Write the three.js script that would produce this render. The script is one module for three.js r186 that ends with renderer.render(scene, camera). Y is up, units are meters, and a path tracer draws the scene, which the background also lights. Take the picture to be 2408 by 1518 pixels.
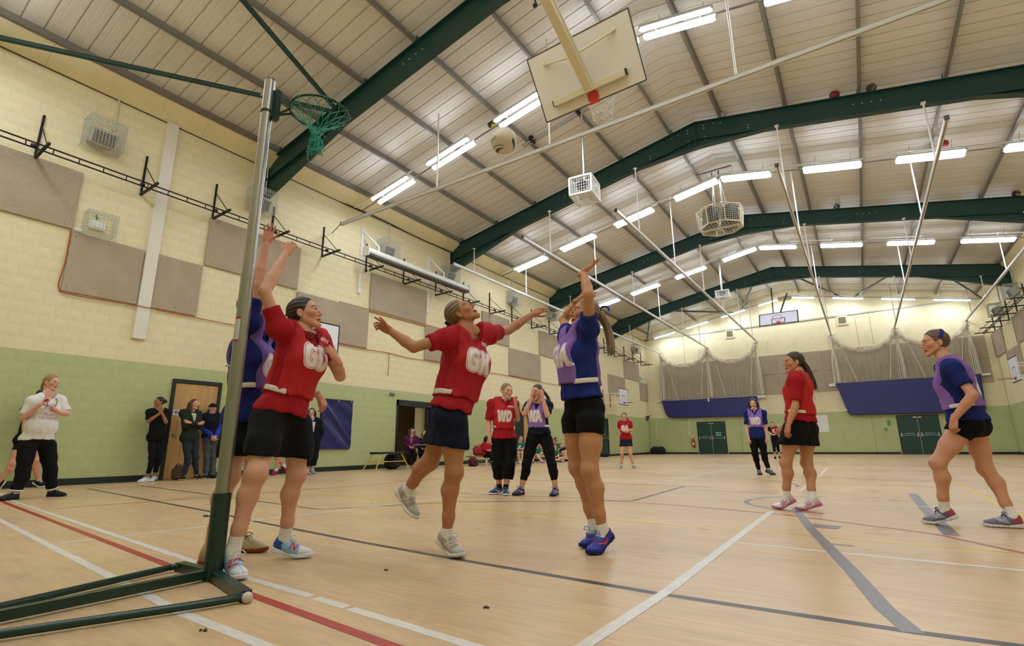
import * as THREE from 'three';
import { RoundedBoxGeometry } from 'three/addons/geometries/RoundedBoxGeometry.js';
import { mergeGeometries } from 'three/addons/utils/BufferGeometryUtils.js';
import { RectAreaLightUniformsLib } from 'three/addons/lights/RectAreaLightUniformsLib.js';

// ---------------------------------------------------------------- camera, exposure, light settings
const scene = new THREE.Scene();
scene.background = new THREE.Color(0x05060a);            // the hall is closed; outside it is night
const camera = new THREE.PerspectiveCamera(64.42, 2408 / 1518, 0.05, 120);
camera.position.set(0, 0.6784, 0);
camera.rotation.set(0.23508, 0.5898, -0.00916, 'YXZ');
const renderer = new THREE.WebGLRenderer({ antialias: true });
renderer.toneMapping = THREE.LinearToneMapping;
renderer.toneMappingExposure = 1.0;
renderer.shadowMap.enabled = true;
RectAreaLightUniformsLib.init();
const LAMP = new THREE.Color(0.79, 0.875, 1.0), LAMP_NITS = 17, TUBE_GLOW = 27;

// ---------------------------------------------------------------- sizes of the hall (metres)
const XL = -13.18, XR = 6.65, ZF = -38.04, ZN = 0.9, RX = -3.13, RY = 10.6, SLOPE = 0.19;
const GREEN = 2.56;                                         // top of the green paint
const roofY = (x) => RY - SLOPE * Math.abs(x - RX);         // underside of the purlins
const FRAMES = [1.0 - 0.02, -7.2, -15.25, -23.45, -31.85];
const PURLINS = [-12.65, -10.9, -9.15, -7.4, -5.65, -3.9, -2.36, -0.61, 1.14, 2.89, 4.64, 6.35];
const LIGHT_ROWS = [-0.75, -10.15, -18.35, -26.5, -37.1];

// ---------------------------------------------------------------- helpers
let seed = 7;
const rnd = () => { seed = (seed * 1664525 + 1013904223) >>> 0; return seed / 4294967296; };
const rr = (a, b) => a + (b - a) * rnd();
const V = (x, y, z) => new THREE.Vector3(x, y, z);
const taken = new Map();
function numbered(n) { const k = taken.get(n) ?? 0; taken.set(n, k + 1); return k ? n + '_' + String(k).padStart(3, '0') : n; }
function shade(o) { o.traverse((c) => { if (c.isMesh) { c.castShadow = true; c.receiveShadow = true; } }); return o; }
function thing(name, label, category, p = [0, 0, 0], turn = 0, group) {
  const o = new THREE.Group(); o.name = numbered(name); scene.add(o);
  o.position.set(...p); o.rotation.y = turn; o.userData = { label, category };
  if (group) o.userData.group = group;
  return o;
}
function structure(name, parent = scene) { const o = new THREE.Group(); o.name = name; parent.add(o); o.userData = { kind: 'structure' }; return o; }
const flat = (g) => { const n = g.index ? g.toNonIndexed() : g; for (const k of Object.keys(n.attributes)) if (!['position', 'normal', 'uv'].includes(k)) n.deleteAttribute(k); return n; };
const join = (list) => (list.length === 1 ? list[0] : mergeGeometries(list.map(flat)));
// joined pieces too small to pick apart in the photograph
const STUFF = new Set(['bolts', 'purlin_cleats', 'wire_guard', 'mesh_guard', 'rungs', 'ribs', 'fixing', 'slats', 'gathered_fall', 'net', 'laces', 'crumb', 'eyelet', 'grille', 'end_cap', 'hair', 'clamp']);
const EACH = new Set(['end_plate', 'hanger', 'eyebrows', 'wall_post', 'beam_end', 'handles', 'support_frame', 'cross_bars', 'closer', 'height_clip', 'swag_cord', 'tie_cord', 'strap', 'hem', 'edge_trim', 'stay', 'cone', 'door_frame', 'suspension', 'ribbon', 'ponytail', 'post', 'base', 'foot', 'wall_stay']);   // lists of these become one part per piece
function part(name, geo, mat, parent, label) {
  if (EACH.has(name) && Array.isArray(geo) && geo.length > 1) return geo.map((g) => part(name, g, mat, parent, label))[0];
  const m = new THREE.Mesh(Array.isArray(geo) ? join(geo) : geo, mat); m.name = name; parent.add(m);
  m.castShadow = m.receiveShadow = true;
  if (label) m.userData.label = label;
  if (STUFF.has(name)) m.userData.kind = 'stuff';
  return m;
}
function single(name, label, category, geo, mat, group) {   // a thing that is one mesh
  const m = part(numbered(name), geo, mat, scene); m.userData = { label, category }; if (group) m.userData.group = group; return m;
}
const box = (w, h, d, x = 0, y = 0, z = 0) => new THREE.BoxGeometry(w, h, d).translate(x, y, z);
const boxAB = (x0, y0, z0, x1, y1, z1) => box(Math.abs(x1 - x0), Math.abs(y1 - y0), Math.abs(z1 - z0), (x0 + x1) / 2, (y0 + y1) / 2, (z0 + z1) / 2);
const rbox = (w, h, d, r, x = 0, y = 0, z = 0, s = 2) => new RoundedBoxGeometry(w, h, d, s, r).translate(x, y, z);
const cyl = (r0, r1, h, x = 0, y = 0, z = 0, n = 16) => new THREE.CylinderGeometry(r1, r0, h, n).translate(x, y, z);
const ball = (r, x = 0, y = 0, z = 0, n = 16) => new THREE.SphereGeometry(r, n, Math.max(6, n * 0.6 | 0)).translate(x, y, z);
function rod(a, b, r, n = 8) {                             // round bar from a to b
  const A = V(...a), B = V(...b), d = B.clone().sub(A), g = new THREE.CylinderGeometry(r, r, d.length(), n);
  g.applyQuaternion(new THREE.Quaternion().setFromUnitVectors(V(0, 1, 0), d.clone().normalize()));
  return g.translate((A.x + B.x) / 2, (A.y + B.y) / 2, (A.z + B.z) / 2);
}
function bar(a, b, w, h) {                                 // square bar from a to b, w across, h upright
  const A = V(...a), B = V(...b), d = B.clone().sub(A), L = d.length(), z = d.normalize();
  let x = V(0, 1, 0).cross(z); if (x.length() < 1e-3) x = V(1, 0, 0); x.normalize();
  const y = z.clone().cross(x), m = new THREE.Matrix4().makeBasis(x, y, z).setPosition((A.x + B.x) / 2, (A.y + B.y) / 2, (A.z + B.z) / 2);
  return new THREE.BoxGeometry(w, h, L).applyMatrix4(m);
}
const tube = (pts, r, seg = 24, n = 8, closed = false) => new THREE.TubeGeometry(new THREE.CatmullRomCurve3(pts.map((p) => V(...p)), closed), seg, r, n, closed);
const extrude = (pts, depth, bevel = 0) => {
  const s = new THREE.Shape(); pts.forEach((p, i) => (i ? s.lineTo(p[0], p[1]) : s.moveTo(p[0], p[1]))); s.closePath();
  return new THREE.ExtrudeGeometry(s, bevel ? { depth, bevelSize: bevel, bevelThickness: bevel, bevelSegments: 2, curveSegments: 8 } : { depth, bevelEnabled: false });
};
const ordinal = ['first', 'second', 'third', 'fourth', 'fifth', 'sixth', 'seventh', 'eighth', 'ninth', 'tenth', 'eleventh', 'twelfth', 'thirteenth', 'fourteenth', 'fifteenth', 'sixteenth', 'seventeenth', 'eighteenth', 'nineteenth', 'twentieth', 'twenty-first', 'twenty-second', 'twenty-third'];

// ---------------------------------------------------------------- procedural textures
function hash(x, y, s) { let h = Math.imul(x, 374761393) ^ Math.imul(y, 668265263) ^ Math.imul(s, 1274126177); h = Math.imul(h ^ (h >>> 13), 1103515245); return ((h ^ (h >>> 16)) >>> 0) / 4294967296; }
function tileNoise(u, v, nx, ny, s) {                      // smooth noise that repeats after nx by ny cells
  const x = u * nx, y = v * ny, ix = Math.floor(x), iy = Math.floor(y), f = x - ix, g = y - iy, a = f * f * (3 - 2 * f), b = g * g * (3 - 2 * g);
  const h = (i, j) => hash(((i % nx) + nx) % nx, ((j % ny) + ny) % ny, s);
  return (h(ix, iy) * (1 - a) + h(ix + 1, iy) * a) * (1 - b) + (h(ix, iy + 1) * (1 - a) + h(ix + 1, iy + 1) * a) * b;
}
function texture(w, h, f, srgb = true, rx = 1, ry = 1) {
  const d = new Uint8Array(w * h * 4);
  for (let j = 0; j < h; j++) for (let i = 0; i < w; i++) {
    const c = f(i / w, j / h), k = (j * w + i) * 4;
    d[k] = c[0]; d[k + 1] = c[1]; d[k + 2] = c[2]; d[k + 3] = c[3] ?? 255;
  }
  const t = new THREE.DataTexture(d, w, h); t.wrapS = t.wrapT = THREE.RepeatWrapping; t.magFilter = THREE.LinearFilter; t.minFilter = THREE.LinearMipmapLinearFilter; t.generateMipmaps = true;
  if (srgb) t.colorSpace = THREE.SRGBColorSpace;
  t.repeat.set(rx, ry); t.needsUpdate = true; return t;
}
const clamp8 = (x) => Math.max(0, Math.min(255, x));
const tint = (c, k) => [clamp8(c[0] * k), clamp8(c[1] * k), clamp8(c[2] * k)];
function canvasTexture(w, h, draw) {
  const c = document.createElement('canvas'); c.width = w; c.height = h; draw(c.getContext('2d'), w, h);
  const t = new THREE.CanvasTexture(c); t.colorSpace = THREE.SRGBColorSpace; t.magFilter = THREE.LinearFilter; return t;
}
const std = (color, roughness = 0.6, metalness = 0, more = {}) => new THREE.MeshStandardMaterial({ color, roughness, metalness, ...more });

const grainTex = texture(256, 256, (u, v) => { const k = 232 + 23 * (0.5 * tileNoise(u, v, 16, 16, 1) + 0.5 * tileNoise(u, v, 128, 128, 2)); return [k, k, k]; });
const bumpTex = texture(256, 256, (u, v) => { const k = 255 * (0.3 * tileNoise(u, v, 12, 12, 5) + 0.35 * tileNoise(u, v, 64, 64, 6) + 0.35 * tileNoise(u, v, 128, 128, 7)); return [k, k, k]; }, false);
const weaveTex = texture(128, 128, (u, v) => { const k = 128 + 60 * Math.sin(u * 2 * Math.PI * 32) * Math.sin(v * 2 * Math.PI * 32) + 60 * (tileNoise(u, v, 64, 64, 3) - 0.5); return [k, k, k]; }, false);
// ================================================================ THE SHELL
const floorTex = texture(1024, 1024, (u, v) => {           // one tile = 4 m; the vinyl is printed with a short wood fleck across the hall
  const fleck = tileNoise(u, v, 22, 260, 11), fine = tileNoise(u, v, 70, 500, 12), broad = tileNoise(u, v, 5, 5, 13), mid = tileNoise(u, v, 14, 60, 14);
  const k = 0.9 + 0.07 * fleck + 0.07 * fine + 0.05 * broad + 0.05 * mid;
  return tint([199, 168, 128], k);
});
const floorRough = texture(512, 512, (u, v) => { const k = 255 * (0.25 + 0.10 * tileNoise(u, v, 20, 220, 15) + 0.09 * tileNoise(u, v, 6, 6, 16)); return [k, k, k]; }, false);
const floorMat = new THREE.MeshPhysicalMaterial({ map: floorTex, roughnessMap: floorRough, roughness: 1, metalness: 0, specularIntensity: 0.75 });
const blockTex = texture(512, 512, (u, v) => { const k = 0.93 + 0.05 * tileNoise(u, v, 6, 6, 21) + 0.04 * tileNoise(u, v, 40, 40, 22) + 0.03 * tileNoise(u, v, 160, 160, 23); return tint([255, 255, 255], k); });
const CREAM = 0xebdeb4, LEAF = 0xb9c189;
const creamMat = std(CREAM, 0.62, 0, { map: blockTex, bumpMap: bumpTex, bumpScale: 0.0015 });
const leafMat = std(LEAF, 0.5, 0, { map: blockTex, bumpMap: bumpTex, bumpScale: 0.0015 });
const darkGreen = std(0x163c37, 0.42, 0.0);
const skirtMat = std(0x12201e, 0.45);
const white = std(0xe6e4dd, 0.45), whiteMetal = std(0xd9d8d4, 0.38, 0.1), blackMetal = std(0x15140f, 0.5, 0.2), steel = std(0xb9b9b6, 0.3, 0.85);
const galv = std(0x8d8880, 0.5, 0.15, { map: grainTex });

// floor ----------------------------------------------------------
const floorRoot = structure('floor');
function planeXZ(x0, z0, x1, z1, y, scale, parent, mat, name) {
  const g = new THREE.BoxGeometry(Math.abs(x1 - x0), 0.2, Math.abs(z1 - z0)).translate((x0 + x1) / 2, y - 0.1, (z0 + z1) / 2);
  const p = g.attributes.position, uv = g.attributes.uv; for (let i = 0; i < p.count; i++) uv.setXY(i, p.getX(i) / scale, p.getZ(i) / scale);
  return part(name, g, mat, parent);
}
planeXZ(XL - 5, ZF - 0.3, XR + 0.3, ZN + 0.3, 0, 4, floorRoot, floorMat, 'floor_covering');
const paintTex = texture(512, 128, (u, v) => { const n = tileNoise(u, v, 40, 10, 31), m = tileNoise(u, v, 220, 60, 32); const k = 0.9 + 0.1 * n - (m > 0.93 ? 0.16 : 0); return tint([255, 255, 255], k); });
const paint = (c) => std(c, 0.36, 0, { map: paintTex });
const LINE = { white: paint(0xe4ddd2), red: paint(0xb0302c), black: paint(0x3b3430), grey: paint(0x7d7678), yellow: paint(0xe0c032), thinred: paint(0xa8584a) };
function lineStrip(pts, w, mat, lift = 0.0006) {            // a painted line through floor points [x, z]
  const L = pts.length, pos = [], uv = [], idx = []; let run = 0;
  for (let i = 0; i < L; i++) {
    const a = pts[Math.max(0, i - 1)], b = pts[Math.min(L - 1, i + 1)], dx = b[0] - a[0], dz = b[1] - a[1], l = Math.hypot(dx, dz), nx = -dz / l * w / 2, nz = dx / l * w / 2;
    if (i) run += Math.hypot(pts[i][0] - pts[i - 1][0], pts[i][1] - pts[i - 1][1]);
    pos.push(pts[i][0] + nx, lift, pts[i][1] + nz, pts[i][0] - nx, lift, pts[i][1] - nz); uv.push(run / 2, 0, run / 2, 1);
    if (i) { const k = i * 2; idx.push(k - 2, k, k - 1, k - 1, k, k + 1); }
  }
  const g = new THREE.BufferGeometry(); g.setAttribute('position', new THREE.Float32BufferAttribute(pos, 3)); g.setAttribute('uv', new THREE.Float32BufferAttribute(uv, 2)); g.setIndex(idx); g.computeVertexNormals();
  if (g.attributes.normal.getY(0) < 0) { for (let i = 0; i < idx.length; i += 3) { const t = idx[i + 1]; idx[i + 1] = idx[i + 2]; idx[i + 2] = t; } g.setIndex(idx); g.computeVertexNormals(); }
  return part('court_line', g, mat, floorRoot);
}
const arc = (cx, cz, r, a0, a1, n = 28) => Array.from({ length: n + 1 }, (_, i) => { const a = (a0 + (a1 - a0) * i / n) * Math.PI / 180; return [cx + r * Math.cos(a), cz + r * Math.sin(a)]; });
lineStrip([[-12.6, -2.72], [-9.6, -2.31], [-3.74, -1.76], [-2.83, -1.69], [-2.26, -1.66]], 0.05, LINE.white);
lineStrip([[-2.22, -1.655], [-1.98, -1.64]], 0.05, LINE.white);
lineStrip([[-1.95, -1.635], [-1.2, -1.58], [1.2, -1.52]], 0.05, LINE.white);
lineStrip([[-11.6, -2.08], [-7.32, -1.66], [-3.25, -1.28], [-2.51, -1.21], [-1.86, -1.19], [0.6, -1.12]], 0.05, LINE.white);
lineStrip([[-12.4, -2.52], [-9.33, -2.17], [-5.12, -1.76], [-3.28, -1.58], [-2.5, -1.52], [-1.48, -1.43], [0.8, -1.37]], 0.05, LINE.red, 0.0009);
lineStrip([[-5.1, -1.52], [-5.01, -2.58], [-5.01, -2.9], [-4.88, -4.48], [-4.75, -7.5]], 0.045, LINE.white, 0.0009);
lineStrip([[-11.72, -3.74], [-6.07, -3.11], [-4.94, -2.94], [-3.18, -2.73], [-2.28, -2.65], [-0.92, -2.56], [0.05, -2.56], [0.9, -2.63]], 0.05, LINE.black, 0.0007);
lineStrip([[-0.92, -1.3], [-0.91, -1.79], [-0.88, -2.63], [-0.89, -4.1], [-0.9, -6.09]], 0.055, LINE.white, 0.0012);
lineStrip([[-0.9, -8.9], [-0.88, -11.6]], 0.055, LINE.white); lineStrip([[-0.9, -12.6], [-1.0, -17.5]], 0.055, LINE.white);
lineStrip([[-0.74, -6.6], [-0.48, -5.11], [-0.16, -3.55], [-0.03, -2.84], [0.05, -2.55]], 0.075, LINE.grey, 0.001);
lineStrip([[-0.5, -5.25], [-0.27, -5.22]], 0.22, LINE.grey); lineStrip([[-0.33, -4.38], [-0.16, -4.36]], 0.05, LINE.grey);
lineStrip([[-0.86, -4.1], [-0.27, -4.06], [0.62, -4.03], [3.2, -3.95]], 0.04, LINE.white);
lineStrip([[-7.04, -5.1], [-4.1, -4.82], [-2.21, -4.68], [-0.76, -4.72], [0.06, -4.65], [0.72, -4.63], [3, -4.6]], 0.05, LINE.yellow);
lineStrip([[-5.3, -6.2], [-3.31, -6.38], [-1.85, -6.18], [-0.74, -5.88], [0.34, -5.23], [0.72, -4.63], [1.1, -3.9]], 0.045, LINE.thinred, 0.0008);
lineStrip([[0.43, -9.07], [0.42, -6.92], [0.44, -5.2]], 0.1, LINE.grey);
lineStrip([[1.2, -12.5], [1.16, -9.46], [1.12, -7.4], [1.1, -5.2]], 0.06, LINE.yellow);
lineStrip([[-9.7, -2.9], [-10.24, -3.83], [-10.6, -6.8], [-10.7, -13], [-10.7, -30]], 0.045, LINE.white);
lineStrip([[-8.1, -2.31], [-7.99, -3.51], [-7.8, -5.5], [-7.6, -12]], 0.045, LINE.thinred, 0.0008);
lineStrip(arc(-0.35, -7.1, 0.95, 95, 260), 0.06, LINE.grey);
lineStrip([[-12, -4.6], [-7, -4.05], [-5.2, -3.85], [-4.4, -5.2]], 0.04, LINE.black, 0.0008);
lineStrip([[-4.45, -5.2], [-2.5, -6.4], [-2.6, -9]], 0.045, LINE.black, 0.0008);
lineStrip(arc(-3.1, -9.6, 2.1, 180, 360), 0.05, LINE.grey); lineStrip([[-2.36, -8.4], [-1.1, -8.2]], 0.05, LINE.grey);
lineStrip([[-6, -9.2], [-2.2, -9.0]], 0.05, LINE.black, 0.0008);
lineStrip(arc(-3.1, -22, 1.8, 0, 360, 40), 0.05, LINE.black);
for (const z of [-7.4, -10.6, -12.4, -14.2, -16.8, -19.5, -22.5]) lineStrip([[-11.8, z - 0.35], [-6, z], [4.6, z + 0.1]], 0.045, [LINE.white, LINE.grey, LINE.thinred, LINE.white, LINE.yellow, LINE.grey, LINE.black][Math.round(-z) % 7], 0.0007 + 0.0001 * (Math.round(-z) % 3));
lineStrip([[-11.2, -3.2], [-11.6, -8], [-11.7, -16], [-11.7, -34]], 0.045, LINE.thinred, 0.0008);
lineStrip([[-6.6, -7.5], [-6.55, -16], [-6.5, -30]], 0.045, LINE.yellow, 0.0008); lineStrip([[3.4, -9], [3.35, -20], [3.3, -33]], 0.05, LINE.grey); lineStrip([[-3.2, -10], [-3.3, -33]], 0.045, LINE.white);
// scuffs and dropped crumbs on the vinyl
for (const [x, z] of [[-2.2, -1.15], [-1.45, -1.95], [-2.35, -2.2]]) { const g = []; for (let i = 0; i < 5; i++) g.push(ball(rr(0.003, 0.006), x + rr(-0.012, 0.012), 0.003, z + rr(-0.012, 0.012), 6)); part('crumb', g, std(0x5b4630, 0.9), floorRoot); }

// left wall, built of painted blocks ----------------------------
const wallL = structure('wall_left');
const HOLES = [[-5.46, -6.62, 2.3], [-12.56, -14.3, 2.25], [-19.84, -21.26, 2.2], [-28.9, -30.3, 2.28]];   // door 1, the opening, door 2, door 3: z0, z1, height
const WT = 0.3, OPEN = HOLES[1];
{
  const f = XL - 0.0012, b = XL - WT, top = 9.1, segs = [[ZN + 0.3, OPEN[0], 0], [OPEN[0], OPEN[1], OPEN[2]], [OPEN[1], ZF - 0.3, 0]];
  for (const [z0, z1, y0] of segs) {
    if (y0 < GREEN) part('backing', boxAB(b, y0, z0, f, GREEN, z1), leafMat, wallL);
    part('backing', boxAB(b, Math.max(GREEN, y0), z0, f, top, z1), creamMat, wallL);
  }
  const bw = 0.45, bh = GREEN / 11, gap = 0.0028, near = [], far = { leaf: [], cream: [] };
  const shape = (w) => { const g = new THREE.BoxGeometry(0.02, bh - gap, w - gap).toNonIndexed(); const uv = g.attributes.uv; for (let i = 0; i < uv.count; i++) uv.setXY(i, uv.getX(i) * 0.45, uv.getY(i) * 0.23); return g; };
  for (let r = 0; r < 38; r++) for (let c = 0; c < 88; c++) {
    const z0 = ZN - c * bw - (r % 2 ? bw / 2 : 0); let a = z0, e = Math.max(z0 - bw, ZF); const y0 = r * bh;
    if (a <= ZF + 0.05) continue;
    for (const [h0, h1, hh] of HOLES) if (y0 < hh - 0.02) { if (a <= h0 && e >= h1) a = e; else if (e < h0 && a > h0) e = h0; else if (a > h1 && e < h1) a = h1; }
    if (a - e < 0.04) continue;
    const m = new THREE.Matrix4().makeScale(1, 1, (a - e) / bw).setPosition(XL - 0.0098 + rr(-0.0003, 0.0003), y0 + bh / 2, (a + e) / 2);
    const d = Math.hypot(XL, y0 - 0.7, (a + e) / 2), item = { m, leaf: r < 11, d, t: rr(0.985, 1.0), seen: (a + e) / 2 < -1.3 };
    (item.seen ? near : far[item.leaf ? 'leaf' : 'cream']).push(item);
  }
  near.sort((p, q) => p.d - q.d);
  for (const it of near.splice(300)) far[it.leaf ? 'leaf' : 'cream'].push(it);
  const g = shape(bw), variants = [0.988, 0.994, 1.0].map((k) => { const A = leafMat.clone(), B = creamMat.clone(); A.color.multiplyScalar(k); B.color.multiplyScalar(k); return [A, B]; });
  for (const it of near) { const o = part('block', g, variants[Math.floor((it.t - 0.985) / 0.00501)][it.leaf ? 0 : 1], wallL); o.applyMatrix4(it.m); }
  for (const k of ['leaf', 'cream']) {
    const im = new THREE.InstancedMesh(g, k === 'leaf' ? leafMat : creamMat, far[k].length); im.name = 'blockwork'; im.userData.kind = 'stuff';
    far[k].forEach((it, i) => { im.setMatrixAt(i, it.m); im.setColorAt(i, new THREE.Color(it.t, it.t, it.t)); });
    im.castShadow = im.receiveShadow = true; wallL.add(im);
  }
}
// far, right and near walls --------------------------------------
const uvBox = (g, s) => { const p = g.attributes.position, n = g.attributes.normal, uv = g.attributes.uv; for (let i = 0; i < p.count; i++) uv.setXY(i, (Math.abs(n.getX(i)) > 0.5 ? p.getZ(i) : p.getX(i)) / s, p.getY(i) / s); return g; };
function plainWall(name, x0, z0, x1, z1, top, gable) {
  const w = structure(name), lo = uvBox(boxAB(x0, 0, z0, x1, GREEN, z1), 2), hi = uvBox(boxAB(x0, GREEN, z0, x1, top, z1), 2);
  part('lower_wall', lo, leafMat, w); part('upper_wall', hi, creamMat, w);
  if (gable) { const zz = Math.min(z0, z1), g = extrude([[XL, top], [XR, top], [XR, roofY(XR) + 0.25], [RX, RY + 0.3], [XL, roofY(XL) + 0.25]], Math.abs(z1 - z0)).translate(0, 0, zz); const uv = g.attributes.uv; for (let i = 0; i < uv.count; i++) uv.setXY(i, uv.getX(i) / 2, uv.getY(i) / 2); part('gable_wall', g, creamMat, w); }
  return w;
}
const wallF = plainWall('wall_far', XL - 0.3, ZF, XR + 0.3, ZF - 0.3, 8.6, true);
const wallR = plainWall('wall_right', XR, ZF - 0.3, XR + 0.3, ZN + 0.3, 9.1);
const wallN = plainWall('wall_near', XL - 0.3, ZN, XR + 0.3, ZN + 0.3, 8.6, true);
// control joints and the painted trim line of the far wall
const jointMat = std(0x8a7f60, 0.8);
for (const [x, y0, y1] of [[-10.2, 6.45, 8.5], [-8.7, 6.45, 8.5], [0.5, 6.5, 8.5], [1.24, 6.5, 8.5], [0.5, 0.1, 2.25], [-6.9, 0.1, 3.6]]) part('joint', box(0.02, y1 - y0, 0.006, x, (y0 + y1) / 2, ZF + 0.001), jointMat, wallF);
part('ledge_trim', bar([XL, 8.5, ZF + 0.03], [XR, 8.62, ZF + 0.03], 0.06, 0.09), std(0xb9b4a5, 0.5), structure('trim_1'));
// skirting boards
const base = (name, geo) => { const m = part(name, geo, skirtMat, scene); m.userData.kind = 'structure'; };
{ const s = []; let z = ZN; for (const [h0, h1] of HOLES) { s.push(boxAB(XL - 0.002, 0, z, XL + 0.022, 0.13, h0 + 0.02)); z = h1 - 0.02; } s.push(boxAB(XL - 0.002, 0, z, XL + 0.022, 0.13, ZF)); base('baseboard_left', s); }
base('baseboard_far', [boxAB(XL, 0, ZF, -9.8, 0.13, ZF + 0.022), boxAB(-7.8, 0, ZF, 1.62, 0.13, ZF + 0.022), boxAB(3.66, 0, ZF, XR, 0.13, ZF + 0.022)]);
base('baseboard_right', boxAB(XR - 0.022, 0, ZF, XR, 0.13, ZN)); base('baseboard_near', boxAB(XL, 0, ZN - 0.022, XR, 0.13, ZN));

// roof: lining trays, purlins, eaves boards, outer deck -----------
const roof = structure('ceiling');
const linerMat = new THREE.MeshStandardMaterial({ color: 0xe9e3d8, roughness: 0.34, metalness: 0, map: grainTex });
{
  const pitch = 0.36, prof = [[0, -0.05], [0.012, -0.05], [0.012, 0], [0.02, 0.004], [0.115, 0.004], [0.12, 0.0], [0.13, 0.0], [0.135, 0.004], [0.225, 0.004], [0.23, 0.0], [0.24, 0.0], [0.245, 0.004], [0.34, 0.004], [0.348, 0], [0.348, -0.02], [0.36, -0.02], [0.36, -0.05]];
  const make = (side) => {                                // profile along z, run along the slope
    const x0 = RX, x1 = side < 0 ? XL - 0.05 : XR + 0.05, y0 = RY + 0.21, y1 = roofY(x1) + 0.21, pos = [], uv = [];
    const put = (a, b) => { const [za, ha] = a, [zb, hb] = b; const q = [[x0, y0 + ha, -za], [x1, y1 + ha, -za], [x1, y1 + hb, -zb], [x0, y0 + hb, -zb]]; const t = side < 0 ? [0, 1, 2, 0, 2, 3] : [0, 2, 1, 0, 3, 2]; for (const k of t) { pos.push(...q[k]); uv.push(q[k][0], q[k][2] * 4); } };
    for (let i = 0; i + 1 < prof.length; i++) put([prof[i][0], -prof[i][1] * 0.55], [prof[i + 1][0], -prof[i + 1][1] * 0.55]);
    const g = new THREE.BufferGeometry(); g.setAttribute('position', new THREE.Float32BufferAttribute(pos, 3)); g.setAttribute('uv', new THREE.Float32BufferAttribute(uv, 2)); g.computeVertexNormals(); return g;
  };
  const gl = make(-1), gr = make(1), tones = [1, 0.97, 0.985].map((k) => { const m = linerMat.clone(); m.color.multiplyScalar(k); return m; });
  for (let i = 0, z = ZN; z > ZF - 0.1; z -= pitch, i++) for (const g of [gl, gr]) { const o = part('lining_tray', g, tones[(i * 7 + (g === gl ? 1 : 0)) % 3], roof); o.position.z = z; }
  const deck = [extrude([[XL - 0.4, roofY(XL - 0.4) + 0.3], [RX, RY + 0.3], [XR + 0.4, roofY(XR + 0.4) + 0.3], [XR + 0.4, roofY(XR + 0.4) + 0.42], [RX, RY + 0.42], [XL - 0.4, roofY(XL - 0.4) + 0.42]], ZN - ZF + 0.8).translate(0, 0, ZF - 0.4)];
  part('outer_deck', deck, std(0x6d6a66, 0.8), roof);
  for (const x of PURLINS) {                              // zed-shaped galvanised purlins
    const s = x < RX ? 1 : -1, y = roofY(x), L = ZN - ZF;
    const web = -0.033 * s, g = [box(0.07, 0.004, L, 0, 0.002, (ZN + ZF) / 2), box(0.004, 0.2, L, web, 0.1, (ZN + ZF) / 2), box(0.004, 0.02, L, -web, 0.01, (ZN + ZF) / 2), box(0.066, 0.004, L, web * 2, 0.198, (ZN + ZF) / 2)];
    part('purlin', join(g).translate(x, y, 0), galv, roof);
  }
  // sloping eaves boards between the wall head and the first purlin, in lengths
  for (const [xw, xp] of [[XL, -12.69], [XR, 6.39]]) for (let z = ZN, i = 0; z > ZF; z -= 3.1, i++) {
    const z1 = Math.max(ZF, z - 3.095); part('eaves_board', extrude([[xw, 8.48], [xp, roofY(xp) + 0.02], [xp, roofY(xp) + 0.045], [xw, 8.52]], z - z1).translate(0, 0, z1), creamMat, roof);
  }
  for (const x of [XL + 0.012]) part('wall_head_seam', boxAB(x - 0.012, 8.455, ZN, x, 8.485, ZF), std(0x5e5238, 0.8), roof);
}

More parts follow.
